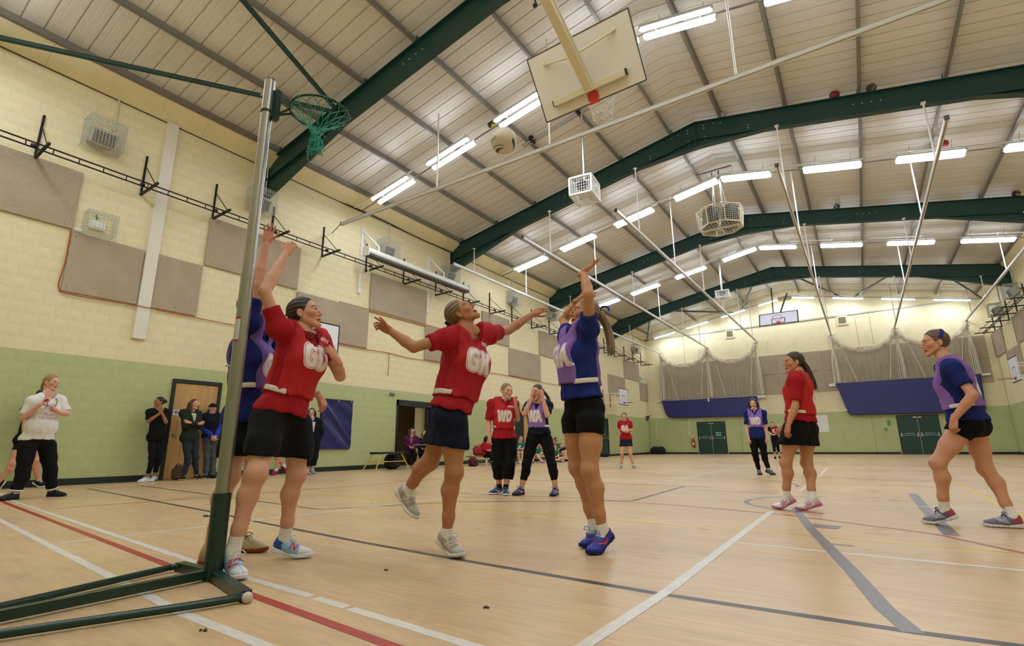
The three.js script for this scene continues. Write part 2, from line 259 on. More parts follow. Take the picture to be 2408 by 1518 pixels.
// green steel portal frames ---------------------------------------
const boltMat = std(0xb8c2c0, 0.4, 0.6);
FRAMES.forEach((z, i) => {
  if (!i) return;
  const where = ['', 'green steel roof frame nearest the camera, rising above the netball post', 'second green steel roof frame, above the hanging white speaker box', 'third green steel roof frame, behind the eight-sided speaker cage', 'farthest green steel roof frame, nearest the far wall'][i];
  const fr = thing('portal_frame', where, 'roof beam', [RX, 0, z]);
  const D = 0.6, web = 0.016, fl = 0.2;
  for (const s of [-1, 1]) {
    const X = s < 0 ? XL - RX : XR - RX, at = (x) => RY - SLOPE * Math.abs(x);   // local x
    const g = [extrude([[0, at(0)], [X, at(X)], [X, at(X) - D], [0, at(0) - D]], web).translate(0, 0, -web / 2)];
    for (const y of [0, -D]) g.push(bar([0, at(0) + y, 0], [X, at(X) + y, 0], fl, 0.022));
    part('rafter', g, darkGreen, fr);
    const h0 = s * (Math.abs(X) - 3.3), hh = [extrude([[h0, at(h0) - D], [X, at(X) - D], [X, at(X) - D - 0.5]], web).translate(0, 0, -web / 2), bar([h0, at(h0) - D, 0], [X, at(X) - D - 0.5, 0], fl, 0.022), boxAB(X - s * 0.02, at(X) + 0.02, -fl / 2, X, at(X) - D - 0.5, fl / 2)];
    part('eaves_haunch', hh, darkGreen, fr);
    const a0 = s * 1.9; part('apex_haunch', [extrude([[0, at(0) - D], [a0, at(a0) - D], [0, at(0) - D - 0.26]], web).translate(0, 0, -web / 2), bar([a0, at(a0) - D, 0], [0, at(0) - D - 0.26, 0], fl, 0.022)], darkGreen, fr);
    const b = []; for (const [bx, by] of [[0.25, -0.12], [0.25, -0.22], [0.25, -0.5], [0.25, -0.6], [0.55, -0.1], [0.75, -0.12], [1.5, -0.35], [1.5, -0.45], [4.1, -0.25], [4.3, -0.25], [4.5, -0.25], [4.7, -0.25]]) b.push(ball(0.022, s * bx, at(bx) + by, web / 2, 6));
    part('bolts', b, boltMat, fr);
    const c = []; for (const px of PURLINS) if ((px < RX) === (s < 0)) { const lx = px - RX; c.push(boxAB(lx + 0.036 * -s, at(lx) + 0.01, -0.08, lx + 0.045 * -s, at(lx) + 0.17, 0.08)); }
    part('purlin_cleats', c, darkGreen, fr);
  }
  part('ridge_plate', boxAB(-0.015, RY, -fl / 2, 0.015, RY - D - 0.26, fl / 2), darkGreen, fr);
});
// roof bracing tubes of the two end bays
function brace(label, a, b, r = 0.055) { const g = thing('bracing_tube', label, 'roof brace'); part('tube', rod(a, b, r, 12), darkGreen, g); part('end_plate', [box(0.16, 0.02, 0.16, a[0], a[1], a[2]), box(0.16, 0.02, 0.16, b[0], b[1], b[2])], darkGreen, g); }
const ry = (x) => roofY(x) - 0.3;
brace('long green bracing tube crossing behind the top of the netball post', [-10.0, ry(-10), -7.15], [-13.0, ry(-12.9), -1.2]);
brace('green bracing tube running up to the top edge from above the netball ring', [-10.0, ry(-10), -7.05], [-7.3, ry(-7.3), 0.7]);
const far = [[-10.57, -32.1, -12.9, -37.95, 'farthest-left green bracing tube, dropping to the far left corner'], [-9.57, -32.1, -6.4, -37.9, 'green bracing tube running right towards the far wall on the left slope'], [-4.1, -32.0, -6.0, -37.9, 'green bracing tube on the left slope beside the ceiling hoop'], [-2.3, -32.2, 0.0, -37.8, 'green bracing tube just right of the ridge above the far wall'], [2.4, -32.1, 0.6, -37.8, 'green bracing tube in the middle of the right slope by the far wall'], [4.3, -32.1, 6.5, -37.6, 'rightmost green bracing tube, dropping to the far right corner']];
for (const [a, za, b, zb, l] of far) brace(l, [a, ry(a), za], [b, ry(b), zb]);
// ================================================================ LIGHTS
const LX = [-11.25, -8.9, -6.42, -3.98, -2.25, 0.3, 2.75, 5.15];
const tubeMat = new THREE.MeshStandardMaterial({ color: 0xffffff, roughness: 0.5, emissive: LAMP, emissiveIntensity: TUBE_GLOW });
const rowName = ['over the near end wall', 'in the row above the hanging backboard', 'level with the round speaker cage', 'in the third row', 'along the far wall top'];
LIGHT_ROWS.forEach((z, r) => LX.forEach((x, i) => {
  const s = x < RX ? 1 : -1, L = 1.64, o = thing('strip_light', `twin strip light ${rowName[r]}, ${ordinal[i]} from left wall`, 'light', [x, roofY(x) - 0.54, z]);
  o.rotation.z = s * Math.atan(SLOPE);
  const twoZ = r === 4 ? [0] : [-0.15, 0.15];
  for (const dz of twoZ) {
    part('batten', rbox(L, 0.06, 0.11, 0.012, 0, 0.05, dz), whiteMetal, o);
    const g = new THREE.CapsuleGeometry(0.055, L - 0.14, 6, 16).rotateZ(Math.PI / 2).scale(1, 0.85, 1).translate(0, -0.005, dz); part('diffuser', g, tubeMat, o);
    part('end_cap', [rbox(0.05, 0.09, 0.12, 0.01, -L / 2 + 0.02, 0.03, dz), rbox(0.05, 0.09, 0.12, 0.01, L / 2 - 0.02, 0.03, dz)], whiteMetal, o);
  }
  const h = []; for (const dx of [-0.5, 0.5]) { h.push(rod([dx, 0.08, -0.15], [dx, 0.52, -0.15], 0.006, 6), box(0.03, 0.03, 0.36, dx, 0.09, 0)); } part('hanger', h, galv, o);
  const lamp = new THREE.RectAreaLight(LAMP, LAMP_NITS, L, 0.42); lamp.position.set(0, -0.075, 0); lamp.rotation.x = -Math.PI / 2; lamp.name = 'strip_lamp'; o.add(lamp);
}));
// conduit runs that carry each row of lights
LIGHT_ROWS.forEach((z, r) => { for (const s of [-1, 1]) {
  const x1 = s < 0 ? XL + 0.3 : XR - 0.3, o = thing('lighting_conduit', `thin conduit pair feeding lights ${rowName[r]}, ${s < 0 ? 'left' : 'right'} slope`, 'conduit', [0, 0, 0]);
  for (const dz of [-0.15, 0.15]) part('conduit', bar([RX, RY - 0.42, z + dz], [x1, roofY(x1) - 0.42, z + dz], 0.035, 0.03), dz < 0 ? galv : whiteMetal, o);
} });

// ================================================================ NET RAILS AND HANGERS
const railMat = std(0xdcdad5, 0.45, 0.05);
function channel(a, b) { const sx = a[0] === b[0] ? 0.033 : 0, sz = 0.033 - sx, off = (p, s, y) => [p[0] + s * sx, p[1] + y, p[2] + s * sz]; return [bar(a, b, 0.076, 0.012), bar(off(a, 1, -0.04), off(b, 1, -0.04), 0.01, 0.08), bar(off(a, -1, -0.04), off(b, -1, -0.04), 0.01, 0.08), bar(off(a, 0.7, -0.078), off(b, 0.7, -0.078), 0.028, 0.006), bar(off(a, -0.7, -0.078), off(b, -0.7, -0.078), 0.028, 0.006)]; }
const RAILX = [-11.88, -8.42, -5.12, -0.88, 2.36, 5.62], RYL = 7.36;
RAILX.forEach((x, i) => {
  const z0 = [-13.8, -13.25, -13.15, -13.1, -13.05, -13.1][i], o = thing('curtain_rail', `long white ceiling rail running down the hall, ${ordinal[i]} from the left wall`, 'rail', [0, 0, 0]);
  part('track', channel([x, RYL, z0], [x, RYL, ZF + 0.35]), railMat, o);
  part('end_stop', box(0.09, 0.1, 0.03, x, RYL - 0.03, z0), blackMetal, o);
  for (const z of [-15.1, -18.95, -23.3, -27.2, -31.7, -35.6]) {
    const frame = [-15.1, -23.3, -31.7].includes(z), top = frame ? roofY(x) - 0.62 : roofY(x) - 0.02 - (x < RX ? 0.0 : 0.0);
    part('hanger', [rod([x, RYL, z], [x, frame ? top : top - 0.0, z], 0.021, 8), box(0.1, 0.03, 0.1, x, top, z)], white, o);
    if (!frame) part('cross_bar', bar([x - 0.9, roofY(x - 0.9) - 0.03, z], [x + 0.9, roofY(x + 0.9) - 0.03, z], 0.03, 0.04), white, o);
  }
});
{
  const o = thing('cross_rail', 'white ceiling rail crossing the hall in front of the hanging backboard', 'rail', [0, 0, 0]), z = -9.2;
  part('track', channel([-12.4, RYL, z], [6.5, RYL, z]), railMat, o); part('end_stop', box(0.03, 0.1, 0.09, -12.4, RYL - 0.03, z), blackMetal, o);
  for (const x of [-8.52, -5.08, -1.07, 2.9]) part('hanger', [rod([x, RYL, z], [x, roofY(x), z], 0.021, 8)], white, o);
  part('wall_stay', rod([-12.4, RYL, z], [XL, RYL - 0.05, z - 0.25], 0.012, 6), blackMetal, o);
}

// ================================================================ LEFT WALL FITTINGS
const panelTex = texture(256, 256, (u, v) => { const k = 0.9 + 0.05 * tileNoise(u, v, 5, 5, 41) + 0.06 * tileNoise(u, v, 90, 90, 42) + (tileNoise(u, v, 60, 60, 43) > 0.93 ? -0.08 : 0); return tint([255, 255, 255], k); });
const feltMat = std(0xb6a58d, 0.9, 0, { map: panelTex }), orangeWire = std(0xa8552a, 0.6), timber = std(0xa9834f, 0.6, 0, { map: grainTex });
const W = XL;                                              // face of the left wall
function panelL(label, z0, z1, y0, y1) {
  const o = thing('acoustic_panel', label, 'panel', [W, (y0 + y1) / 2, (z0 + z1) / 2], 0, 'felt acoustic panels');
  part('felt', rbox(0.06, y1 - y0 - 0.012, Math.abs(z1 - z0) - 0.012, 0.01, 0.03, 0, 0), feltMat, o);
  const s = []; for (const a of [-0.44, 0, 0.44]) for (const b of [-0.42, 0.42]) s.push(cyl(0.011, 0.011, 0.006, 0, 0, 0, 8).rotateZ(Math.PI / 2).translate(0.062, b * (y1 - y0), a * Math.abs(z1 - z0))); part('fixing', s, std(0x57503f, 0.6), o);
  return o;
}
[[-0.5, -3.16], [-5.79, -8.4], [-11.08, -13.8], [-17.3, -19.4], [-22.12, -24.8], [-33.5, -36.35]].forEach(([a, b], i) => panelL(`beige acoustic panel, upper row of left wall, ${ordinal[i]} from near end`, a, b, 5.15, 6.45));
[[-3.16, -4.5], [-4.78, -5.78], [-8.41, -11.07], [-13.78, -16.4], [-19.36, -22.2], [-24.9, -27.5], [-30.65, -33.5], [-36.35, -37.95]].forEach(([a, b], i) => panelL(`beige acoustic panel, lower row of left wall, ${ordinal[i]} from near end`, a, b, 3.82, 5.12));
single('pipe_boxing', 'tall white boxed-in downpipe on the left wall between acoustic panels', 'boxing', boxAB(W, 3.07, -4.52, W + 0.09, 8.5, -4.77), std(0xe3dccd, 0.6));
single('timber_ledge', 'long brown timber batten under the acoustic panel on the left wall', 'batten', boxAB(W, 5.08, -9.9, W + 0.05, 5.15, -14.65), timber);
{
  const o = thing('panel_cable', 'orange-brown cable looping along the undersides of the acoustic panels', 'cable', [W + 0.03, 0, 0]), runs = [];
  runs.push(tube([[0, 5.13, -3.14], [0.01, 4.5, -3.15], [0, 3.82, -3.15], [0.03, 3.78, -3.3], [0.04, 3.8, -4.5]], 0.011, 24, 6), tube([[0.07, 3.8, -4.4], [0.09, 3.79, -4.64], [0.07, 3.8, -4.9]], 0.009, 8, 6));
  runs.push(tube([[0.03, 3.79, -4.9], [0.03, 3.77, -6.5], [0, 3.8, -8.4], [0.03, 3.78, -11], [0, 3.81, -12.05], [0, 3.76, -13], [0.03, 3.78, -13.9], [0.03, 3.76, -16.4], [0, 3.8, -19.4], [0.03, 3.77, -22.2], [0, 3.8, -25], [0.03, 3.78, -30]], 0.011, 80, 6));
  part('cable', runs, orangeWire, o); part('cable_drop', tube([[0, 3.8, -12.05], [0.01, 3.4, -12.05], [0, 3.03, -12.05]], 0.011, 10, 6), orangeWire, o);
}
// boxes in wire cages (heaters and loudspeakers)
const wireMat = std(0xb9bdb6, 0.5, 0.2), ivory = std(0xd8cdae, 0.6), heaterMat = std(0xb7b3a6, 0.5, 0.2);
function cageWires(w, h, d, nx, ny, nd, r = 0.004) {       // open-backed box of wires, back on x = 0
  const g = []; const X = (i, n, s) => -s / 2 + s * i / n;
  for (let i = 0; i <= nx; i++) { const z = X(i, nx, w); g.push(rod([d, -h / 2, z], [d, h / 2, z], r, 4), rod([0, -h / 2, z], [d, -h / 2, z], r, 4), rod([0, h / 2, z], [d, h / 2, z], r, 4)); }
  for (let i = 0; i <= ny; i++) { const y = X(i, ny, h); g.push(rod([d, y, -w / 2], [d, y, w / 2], r, 4), rod([0, y, -w / 2], [d, y, -w / 2], r, 4), rod([0, y, w / 2], [d, y, w / 2], r, 4)); }
  for (let i = 1; i < nd; i++) { const x = d * i / nd; for (const y of [-h / 2, h / 2]) g.push(rod([x, y, -w / 2], [x, y, w / 2], r, 4)); for (const z of [-w / 2, w / 2]) g.push(rod([x, -h / 2, z], [x, h / 2, z], r, 4)); }
  return g;
}
function heater(label, z, y, w = 0.66, h = 0.62, d = 0.5, onRight = false) {
  const o = thing('caged_heater', label, 'heater', [onRight ? XR : W, y, z], onRight ? Math.PI : 0);
  part('wire_guard', cageWires(w, h, d, 11, 11, 7), wireMat, o);
  const b = part('heater_body', [rbox(0.3, h * 0.55, w * 0.72, 0.015, 0.17, 0.02, 0)], heaterMat, o); b.rotation.z = -0.35;
  const q = part('grille', [rbox(0.02, h * 0.42, w * 0.6, 0.005, 0.33, 0.02, 0), ...Array.from({ length: 9 }, (_, i) => box(0.012, h * 0.4, 0.012, 0.345, 0.02, (i - 4) * w * 0.065))], std(0x7e7a6d, 0.5, 0.2), o); q.rotation.z = -0.35;
  part('cable_pipe', [rod([0.02, h / 2, -w * 0.3], [0.02, 8.5 - y, -w * 0.3], 0.022, 8), rbox(0.05, 0.08, 0.08, 0.01, 0.025, h / 2 + 0.06, -w * 0.3)], ivory, o);
}
[[-3.32, 7.36, 'caged heater high on the left wall, nearest the camera'], [-6.95, 7.3, 'caged heater on the left wall, half behind the netball post'], [-11.6, 7.4, 'caged heater behind the white roller on the left wall'], [-14.9, 7.4, 'caged heater by the foot of the second green roof frame'], [-19.5, 7.48, 'caged heater on the left wall beyond the white roller, above the black brackets'], [-23.3, 7.5, 'caged heater on the left wall just above the reaching hand'], [-35.5, 7.45, 'caged heater in the far corner of the left wall']].forEach(([z, y, l]) => heater(l, z, y));
heater('caged heater high on the right wall, nearer of two', -31.2, 7.3, 0.66, 0.62, 0.5, true); heater('caged heater on the right wall, closer to the far corner', -34.8, 7.2, 0.66, 0.62, 0.5, true);
{
  const o = thing('emergency_light', 'small white emergency light inside a wire cage on the left wall', 'light', [W, 5.36, -3.55]);
  part('wire_guard', cageWires(0.52, 0.46, 0.4, 8, 6, 5, 0.0035), std(0xa7b3a4, 0.5, 0.2), o);
  part('housing', rbox(0.09, 0.2, 0.3, 0.03, 0.045, 0.02, 0), white, o); part('lens', rbox(0.03, 0.1, 0.16, 0.012, 0.09, 0.02, 0), std(0xf2f2f2, 0.2), o);
  part('bracket', bar([0.02, 0.17, 0.02], [0.02, 0.27, 0.04], 0.03, 0.02), blackMetal, o);
}
single('socket_box', 'small white junction box beside the wire-caged emergency light', 'socket', [rbox(0.05, 0.08, 0.13, 0.008, W + 0.085, 5.17, -3.24), rod([W + 0.1, 5.17, -3.24], [W + 0.2, 5.25, -3.32], 0.006, 5)].reduce((a, b) => join([a, b])), white);
single('wall_speaker', 'small wire-caged box low in the far left corner, under the upper panel', 'box', join([rbox(0.2, 0.22, 0.25, 0.01, W + 0.15, 5.5, -36.7), ...cageWires(0.6, 0.4, 0.45, 5, 4, 3).map((g) => g.translate(W, 5.5, -36.9))]), white);
single('alarm_box', 'small grey box on the green line above the doorway', 'alarm', join([rbox(0.06, 0.09, 0.2, 0.01, W + 0.03, 2.42, -12.28), rbox(0.02, 0.03, 0.12, 0.005, W + 0.065, 2.42, -12.28)]), std(0x6f7276, 0.5));
// black ladder rail on triangular brackets
function bracket(o, x, z, s) {
  part('bracket', [bar([x + s * 0.02, 6.4, z], [x + s * 0.02, 7.4, z], 0.05, 0.02).clone(), boxAB(x, 6.4, z - 0.02, x + s * 0.03, 7.4, z + 0.02), bar([x, 6.42, z], [x + s * 0.88, 6.44, z], 0.05, 0.045), rod([x + s * 0.02, 7.15, z], [x + s * 0.74, 6.46, z], 0.011, 6), cyl(0.05, 0.05, 0.05, x + s * 0.4, 6.5, z + 0.12, 10).rotateX(0)], blackMetal, o);
}
for (const [x, s, z0, z1, label] of [[XL, 1, ZN - 0.3, -37.7, 'black ladder rail on triangular brackets along the left wall'], [XR, -1, ZN - 0.3, -37.7, 'black ladder rail on triangular brackets along the right wall']]) {
  const o = thing('ladder_rail', label, 'rail', [0, 0, 0]), rx = x + s * 0.4;
  part('upper_tube', rod([rx, 6.57, z0], [rx, 6.57, z1], 0.017, 8), blackMetal, o); part('lower_tube', rod([rx, 6.46, z0], [rx, 6.46, z1], 0.017, 8), blackMetal, o);
  const rungs = []; for (let z = z0 - 0.2; z > z1; z -= 0.42) rungs.push(rod([rx, 6.46, z], [rx, 6.57, z], 0.011, 5)); part('rungs', rungs, blackMetal, o);
  for (const z of [-0.6, -2.36, -4.24, -5.85, -7.46, -9.14, -10.85, -12.58, -14.31, -16.02, -17.87, -19.66, -21.44, -23.23, -25.0, -26.8, -28.6, -30.3, -32.0, -33.7, -35.4, -37.0]) bracket(o, x, z, s);
}
{ // white roller on posts
  const o = thing('wall_roller', 'long white roller with ribbed underside on posts, high on the left wall', 'roller', [0, 0, 0]);
  for (const z of [-10.6, -13.85]) { part('post', [boxAB(W, 5.6, z - 0.05, W + 0.07, 7.9, z + 0.05), rod([W + 0.05, 7.8, z], [W + 0.62, 7.15, z - 0.25], 0.03, 8), rod([W + 0.62, 7.15, z - 0.25], [W + 0.62, 6.8, z - 0.25], 0.03, 8), rod([W + 0.05, 5.75, z], [W + 0.5, 6.8, z - 0.2], 0.015, 8)], white, o); }
  part('roller_tube', [new THREE.CylinderGeometry(0.13, 0.13, 5.2, 24).rotateX(Math.PI / 2).translate(W + 0.58, 6.88, -12.95)], white, o);
  const ribs = []; for (let i = 0; i < 74; i++) ribs.push(boxAB(W + 0.44, 6.72, -10.4 - i * 0.07, W + 0.72, 6.8, -10.43 - i * 0.07)); part('ribs', ribs, std(0x6b6660, 0.6), o);
  for (const z of [-10.35, -15.55]) part('end_plate', rbox(0.32, 0.34, 0.03, 0.01, W + 0.58, 6.87, z), white, o);
}
single('eaves_cable', 'thick black cable along the wall head between light row and roof frame', 'cable', tube([[W + 0.05, 8.46, -9.8], [W + 0.05, 8.5, -11.3], [W + 0.05, 8.44, -13], [W + 0.05, 8.48, -15.2]], 0.016, 24, 6), blackMetal);
// spectator door
const oakTex = texture(256, 512, (u, v) => { const g = tileNoise(u, v, 18, 3, 51), f = tileNoise(u, v, 90, 8, 52), k = 0.86 + 0.12 * g + 0.06 * f; return tint([204, 160, 98], k); });
const oak = std(0xffffff, 0.45, 0, { map: oakTex }), chrome = std(0xc9c9c9, 0.25, 0.9), frameMat = std(0x161c19, 0.45);
{
  const d = structure('door_1'); d.position.set(W, 0, -6.04);
  part('door_frame', [boxAB(-0.05, 0, 0.56, 0.045, 2.27, 0.49), boxAB(-0.05, 0, -0.49, 0.045, 2.27, -0.56), boxAB(-0.05, 2.18, -0.49, 0.045, 2.27, 0.49)], frameMat, d);
  const leaf = part('door_leaf', rbox(0.045, 2.16, 0.97, 0.004, 0.0, 1.09, 0), oak, d);
  part('pull_handle', [rod([0.06, 0.9, 0.36], [0.06, 1.35, 0.36], 0.011, 10), rod([0.02, 0.95, 0.36], [0.06, 0.95, 0.36], 0.009, 8), rod([0.02, 1.3, 0.36], [0.06, 1.3, 0.36], 0.009, 8)], chrome, leaf, 'chrome pull handle'); part('lock', cyl(0.025, 0.025, 0.02, 0, 0, 0, 14).rotateZ(Math.PI / 2).translate(0.028, 0.98, 0.4), chrome, leaf);
  part('sign', new THREE.BoxGeometry(0.004, 0.12, 0.12).translate(0.025, 1.5, 0.4), canvasMat(128, 128, (c) => { c.fillStyle = '#e9e6da'; c.fillRect(0, 0, 128, 128); c.fillStyle = '#1d4fa5'; c.beginPath(); c.arc(64, 58, 46, 0, 7); c.fill(); c.fillStyle = '#e9e6da'; c.fillRect(50, 34, 28, 40); c.fillStyle = '#1d4fa5'; c.fillRect(58, 42, 12, 14); }), leaf, 'blue and white round notice');
  part('nameplate', new THREE.BoxGeometry(0.004, 0.06, 0.24).translate(0.025, 1.72, 0.02), std(0xd9cf7e, 0.5), leaf);
}
function canvasMat(w, h, draw, rough = 0.5) { return new THREE.MeshStandardMaterial({ map: canvasTexture(w, h, draw), roughness: rough }); }
// doorway to the lit side room
{
  const d = structure('door_2'); d.position.set(W, 0, -13.43);
  part('door_frame', [boxAB(-WT, 0, 0.9, 0.03, 2.26, 0.83), boxAB(-WT, 0, -0.81, 0.03, 2.26, -0.88), boxAB(-WT, 2.06, -0.88, 0.03, 2.26, 0.9)], frameMat, d);
  const r = structure('side_room'), f = XL - WT, z0 = -11.4, z1 = -16.4, x0 = f - 4.2;
  part('room_wall', [boxAB(x0 - 0.1, 0, z0, x0, 2.8, z1), boxAB(x0, 0, z0, f, 2.8, z0 + 0.1), boxAB(x0, 0, z1 - 0.1, f, 2.8, z1)], std(0xe6d9a4, 0.7), r);
  part('room_ceiling', boxAB(x0 - 0.1, 2.7, z0 + 0.1, f, 2.8, z1 - 0.1), white, r); 
  part('cupboard_front', boxAB(f - 2.2, 0, -14.25, f - 2.25, 2.6, -15.6), std(0x6d5a3c, 0.6, 0, { map: grainTex }), r);
  part('brown_door', [boxAB(f - 1.3, 0, -14.05, f - 1.25, 2.45, -15.0)], std(0x5f4a30, 0.55, 0, { map: grainTex }), r);
  const l = thing('ceiling_light', 'white fluorescent ceiling light seen through the open doorway', 'light', [f - 2.3, 2.6, -13.9]);
  part('batten', rbox(0.12, 0.05, 1.5, 0.01, 0, 0.06, 0), white, l); part('diffuser', new THREE.CapsuleGeometry(0.05, 1.36, 6, 12).rotateX(Math.PI / 2), tubeMat, l);
  const lamp = new THREE.RectAreaLight(LAMP, LAMP_NITS * 0.6, 0.3, 1.4); lamp.position.y = -0.07; lamp.rotation.x = -Math.PI / 2; l.add(lamp);
  single('office_chair', 'black office chair in the room behind the doorway', 'chair', [rbox(0.1, 0.6, 0.5, 0.04, f - 1.0, 1.1, -13.6), rbox(0.5, 0.08, 0.5, 0.03, f - 1.25, 0.55, -13.6), cyl(0.04, 0.04, 0.5, f - 1.25, 0.28, -13.6), cyl(0.28, 0.28, 0.04, f - 1.25, 0.04, -13.6), rod([f - 1.02, 0.55, -13.6], [f - 1.0, 0.9, -13.6], 0.03)].reduce((a, b) => join([a, b])), std(0x14161a, 0.7));
}
{ // half-open door beyond the players
  const d = structure('door_3'); d.position.set(W, 0, -20.55);
  part('door_frame', [boxAB(-0.05, 0, 0.7, 0.045, 2.19, 0.62), boxAB(-0.05, 0, -0.62, 0.045, 2.19, -0.7), boxAB(-0.05, 2.1, -0.62, 0.045, 2.19, 0.62)], frameMat, d);
  const dark = part('dark_leaf', rbox(0.04, 2.08, 0.66, 0.004, 0, 1.05, 0.3), std(0x0f1512, 0.5), d); part('bar_handle', rod([0.05, 0.8, 0.02], [0.05, 1.3, 0.02], 0.012), chrome, dark);
  part('oak_leaf', rbox(0.04, 2.08, 0.58, 0.004, 0, 1.05, -0.32), oak, d);
}
const exitGreen = std(0x123a2e, 0.45);
function exitLeaf(parent, w, h, cx, face, signs) {         // a fire-exit leaf with push bar; local x across, z out of the wall
  const leaf = part('door_leaf', rbox(w, h, 0.05, 0.006, cx, h / 2, 0), exitGreen, parent);
  part('push_bar', [rod([cx - w * 0.42, 1.06, 0.08], [cx + w * 0.42, 1.06, 0.08], 0.016, 8), box(0.05, 0.22, 0.06, cx - w * 0.42, 1.1, 0.05), box(0.05, 0.22, 0.06, cx + w * 0.42, 1.1, 0.05)], chrome, leaf);
  for (const [t, y, sw, sh] of signs) part('sign', new THREE.BoxGeometry(sw, sh, 0.004).translate(cx, y, 0.028), canvasMat(256, Math.round(256 * sh / sw), (c, W2, H2) => { c.fillStyle = '#0f6b45'; c.fillRect(0, 0, W2, H2); c.fillStyle = '#e8efe6'; c.textAlign = 'center'; c.textBaseline = 'middle'; t.forEach((s, i) => { c.font = `bold ${Math.round(H2 / t.length * 0.62)}px sans-serif`; c.fillText(s, W2 / 2, H2 * (i + 0.5) / t.length, W2 * 0.92); }); }), leaf);
  return leaf;
}
{
  const d = structure('door_4'); d.position.set(W, 0, -29.6); d.rotation.y = Math.PI / 2;
  part('door_frame', [boxAB(-0.7, 0, -0.02, -0.62, 2.27, 0.05), boxAB(0.62, 0, -0.02, 0.7, 2.27, 0.05), boxAB(-0.62, 2.19, -0.02, 0.62, 2.27, 0.05)], frameMat, d);
  exitLeaf(d, 1.22, 2.18, 0, 1, [[['FIRE EXIT', 'KEEP CLEAR'], 1.42, 0.34, 0.3]]);
}
// vinyl mat hung on the wall
{
  const o = thing('wall_mat', 'dark blue vinyl safety mat hanging on the green wall, creased diagonally', 'mat', [W, 1.35, -10.08]);
  const g = new THREE.BoxGeometry(0.06, 1.44, 1.1, 1, 50, 40).translate(0.035, 0, 0), p = g.attributes.position;
  for (let i = 0; i < p.count; i++) { if (p.getX(i) < 0.03) continue; const y = p.getY(i), z = p.getZ(i), t = y * 0.7 - z * 0.75; const crease = 0.022 * Math.exp(-Math.pow((t - 0.05) / 0.05, 2)) - 0.02 * Math.exp(-Math.pow((t + 0.09) / 0.06, 2)) + 0.016 * Math.exp(-Math.pow((t + 0.32) / 0.07, 2)) * (y < 0.1 ? 1 : 0.2) + 0.006 * Math.sin(t * 17 + z * 5); p.setX(i, 0.065 + crease); }
  g.computeVertexNormals(); part('vinyl', g, std(0x1c1e5c, 0.28), o);
  part('hem', [boxAB(0, 0.69, -0.56, 0.075, 0.74, 0.56), boxAB(0, -0.74, 0.52, 0.07, 0.7, 0.56)], std(0x10112e, 0.4), o);
  const e = []; for (const z of [-0.48, 0, 0.48]) e.push(new THREE.TorusGeometry(0.018, 0.006, 6, 12).rotateY(Math.PI / 2).translate(0.08, 0.7, z)); part('eyelet', e, chrome, o);
}
// side backboards on the walls
const boardWhite = (w, h, ring) => canvasMat(512, Math.round(512 * h / w), (c, a, b) => { c.fillStyle = '#e9e7ec'; c.fillRect(0, 0, a, b); c.lineWidth = a * 0.03; c.strokeStyle = '#17171c'; c.strokeRect(a * 0.014, a * 0.014, a * 0.972, b - a * 0.028); c.lineWidth = a * 0.022; c.strokeRect(a * 0.34, b * 0.42, a * 0.32, b * 0.42); if (ring) { c.lineWidth = a * 0.006; c.strokeStyle = '#4a4a4a'; } }, 0.4);
function netMesh(r0, r1, h, n, rows, r) {                  // knotted net hanging from a ring, open weave
  const g = [], at = (i, k) => { const t = k / rows, rad = r0 + (r1 - r0) * Math.pow(t, 0.8), a = (i + (k % 2) * 0.5) / n * 2 * Math.PI; return [Math.cos(a) * rad, -h * t, Math.sin(a) * rad]; };
  for (let k = 0; k < rows; k++) for (let i = 0; i < n; i++) { g.push(rod(at(i, k), at(i + (k % 2 ? 1 : 0), k + 1), r, 4), rod(at(i, k), at(i + (k % 2 ? 0 : -1), k + 1), r, 4)); }
  return g;
}
function wallHoop(label, x, y, z, s, w = 1.43, h = 1.02) {  // board stands off the wall; s = direction into the hall
  const o = thing('wall_backboard', label, 'backboard', [x, y, z], s > 0 ? Math.PI / 2 : -Math.PI / 2), off = 1.15;
  part('board', rbox(w, h, 0.03, 0.006, 0, 0, off), boardWhite(w, h), o);
  part('support_frame', [rod([-0.55, 0.2, 0], [-0.55, 0.2, off], 0.022), rod([0.55, 0.2, 0], [0.55, 0.2, off], 0.022), rod([-0.55, -0.35, 0], [-0.55, -0.35, off], 0.022), rod([0.55, -0.35, 0], [0.55, -0.35, off], 0.022), rod([-0.55, 0.2, off * 0.5], [0.55, 0.2, off * 0.5], 0.02)], white, o);
  part('wall_post', [boxAB(-0.6, -0.55, 0, -0.5, 0.5, 0.05), boxAB(0.5, -0.55, 0, 0.6, 0.5, 0.05)], std(0xb9813a, 0.5), o);
  part('ring', [new THREE.TorusGeometry(0.225, 0.011, 8, 28).rotateX(Math.PI / 2).translate(0, -0.36, off + 0.34), box(0.14, 0.12, 0.02, 0, -0.36, off + 0.03), rod([0, -0.36, off], [0, -0.36, off + 0.12], 0.02)], std(0x9c4a2c, 0.5), o);
  return o;
}
wallHoop('white practice backboard on the left wall behind the red GD player', XL, 3.55, -8.4, 1);
wallHoop('small white backboard on orange posts far along the left wall', XL, 3.55, -30.3, 1);
wallHoop('white backboard with orange ring on the right wall', XR, 3.55, -29.0, -1);

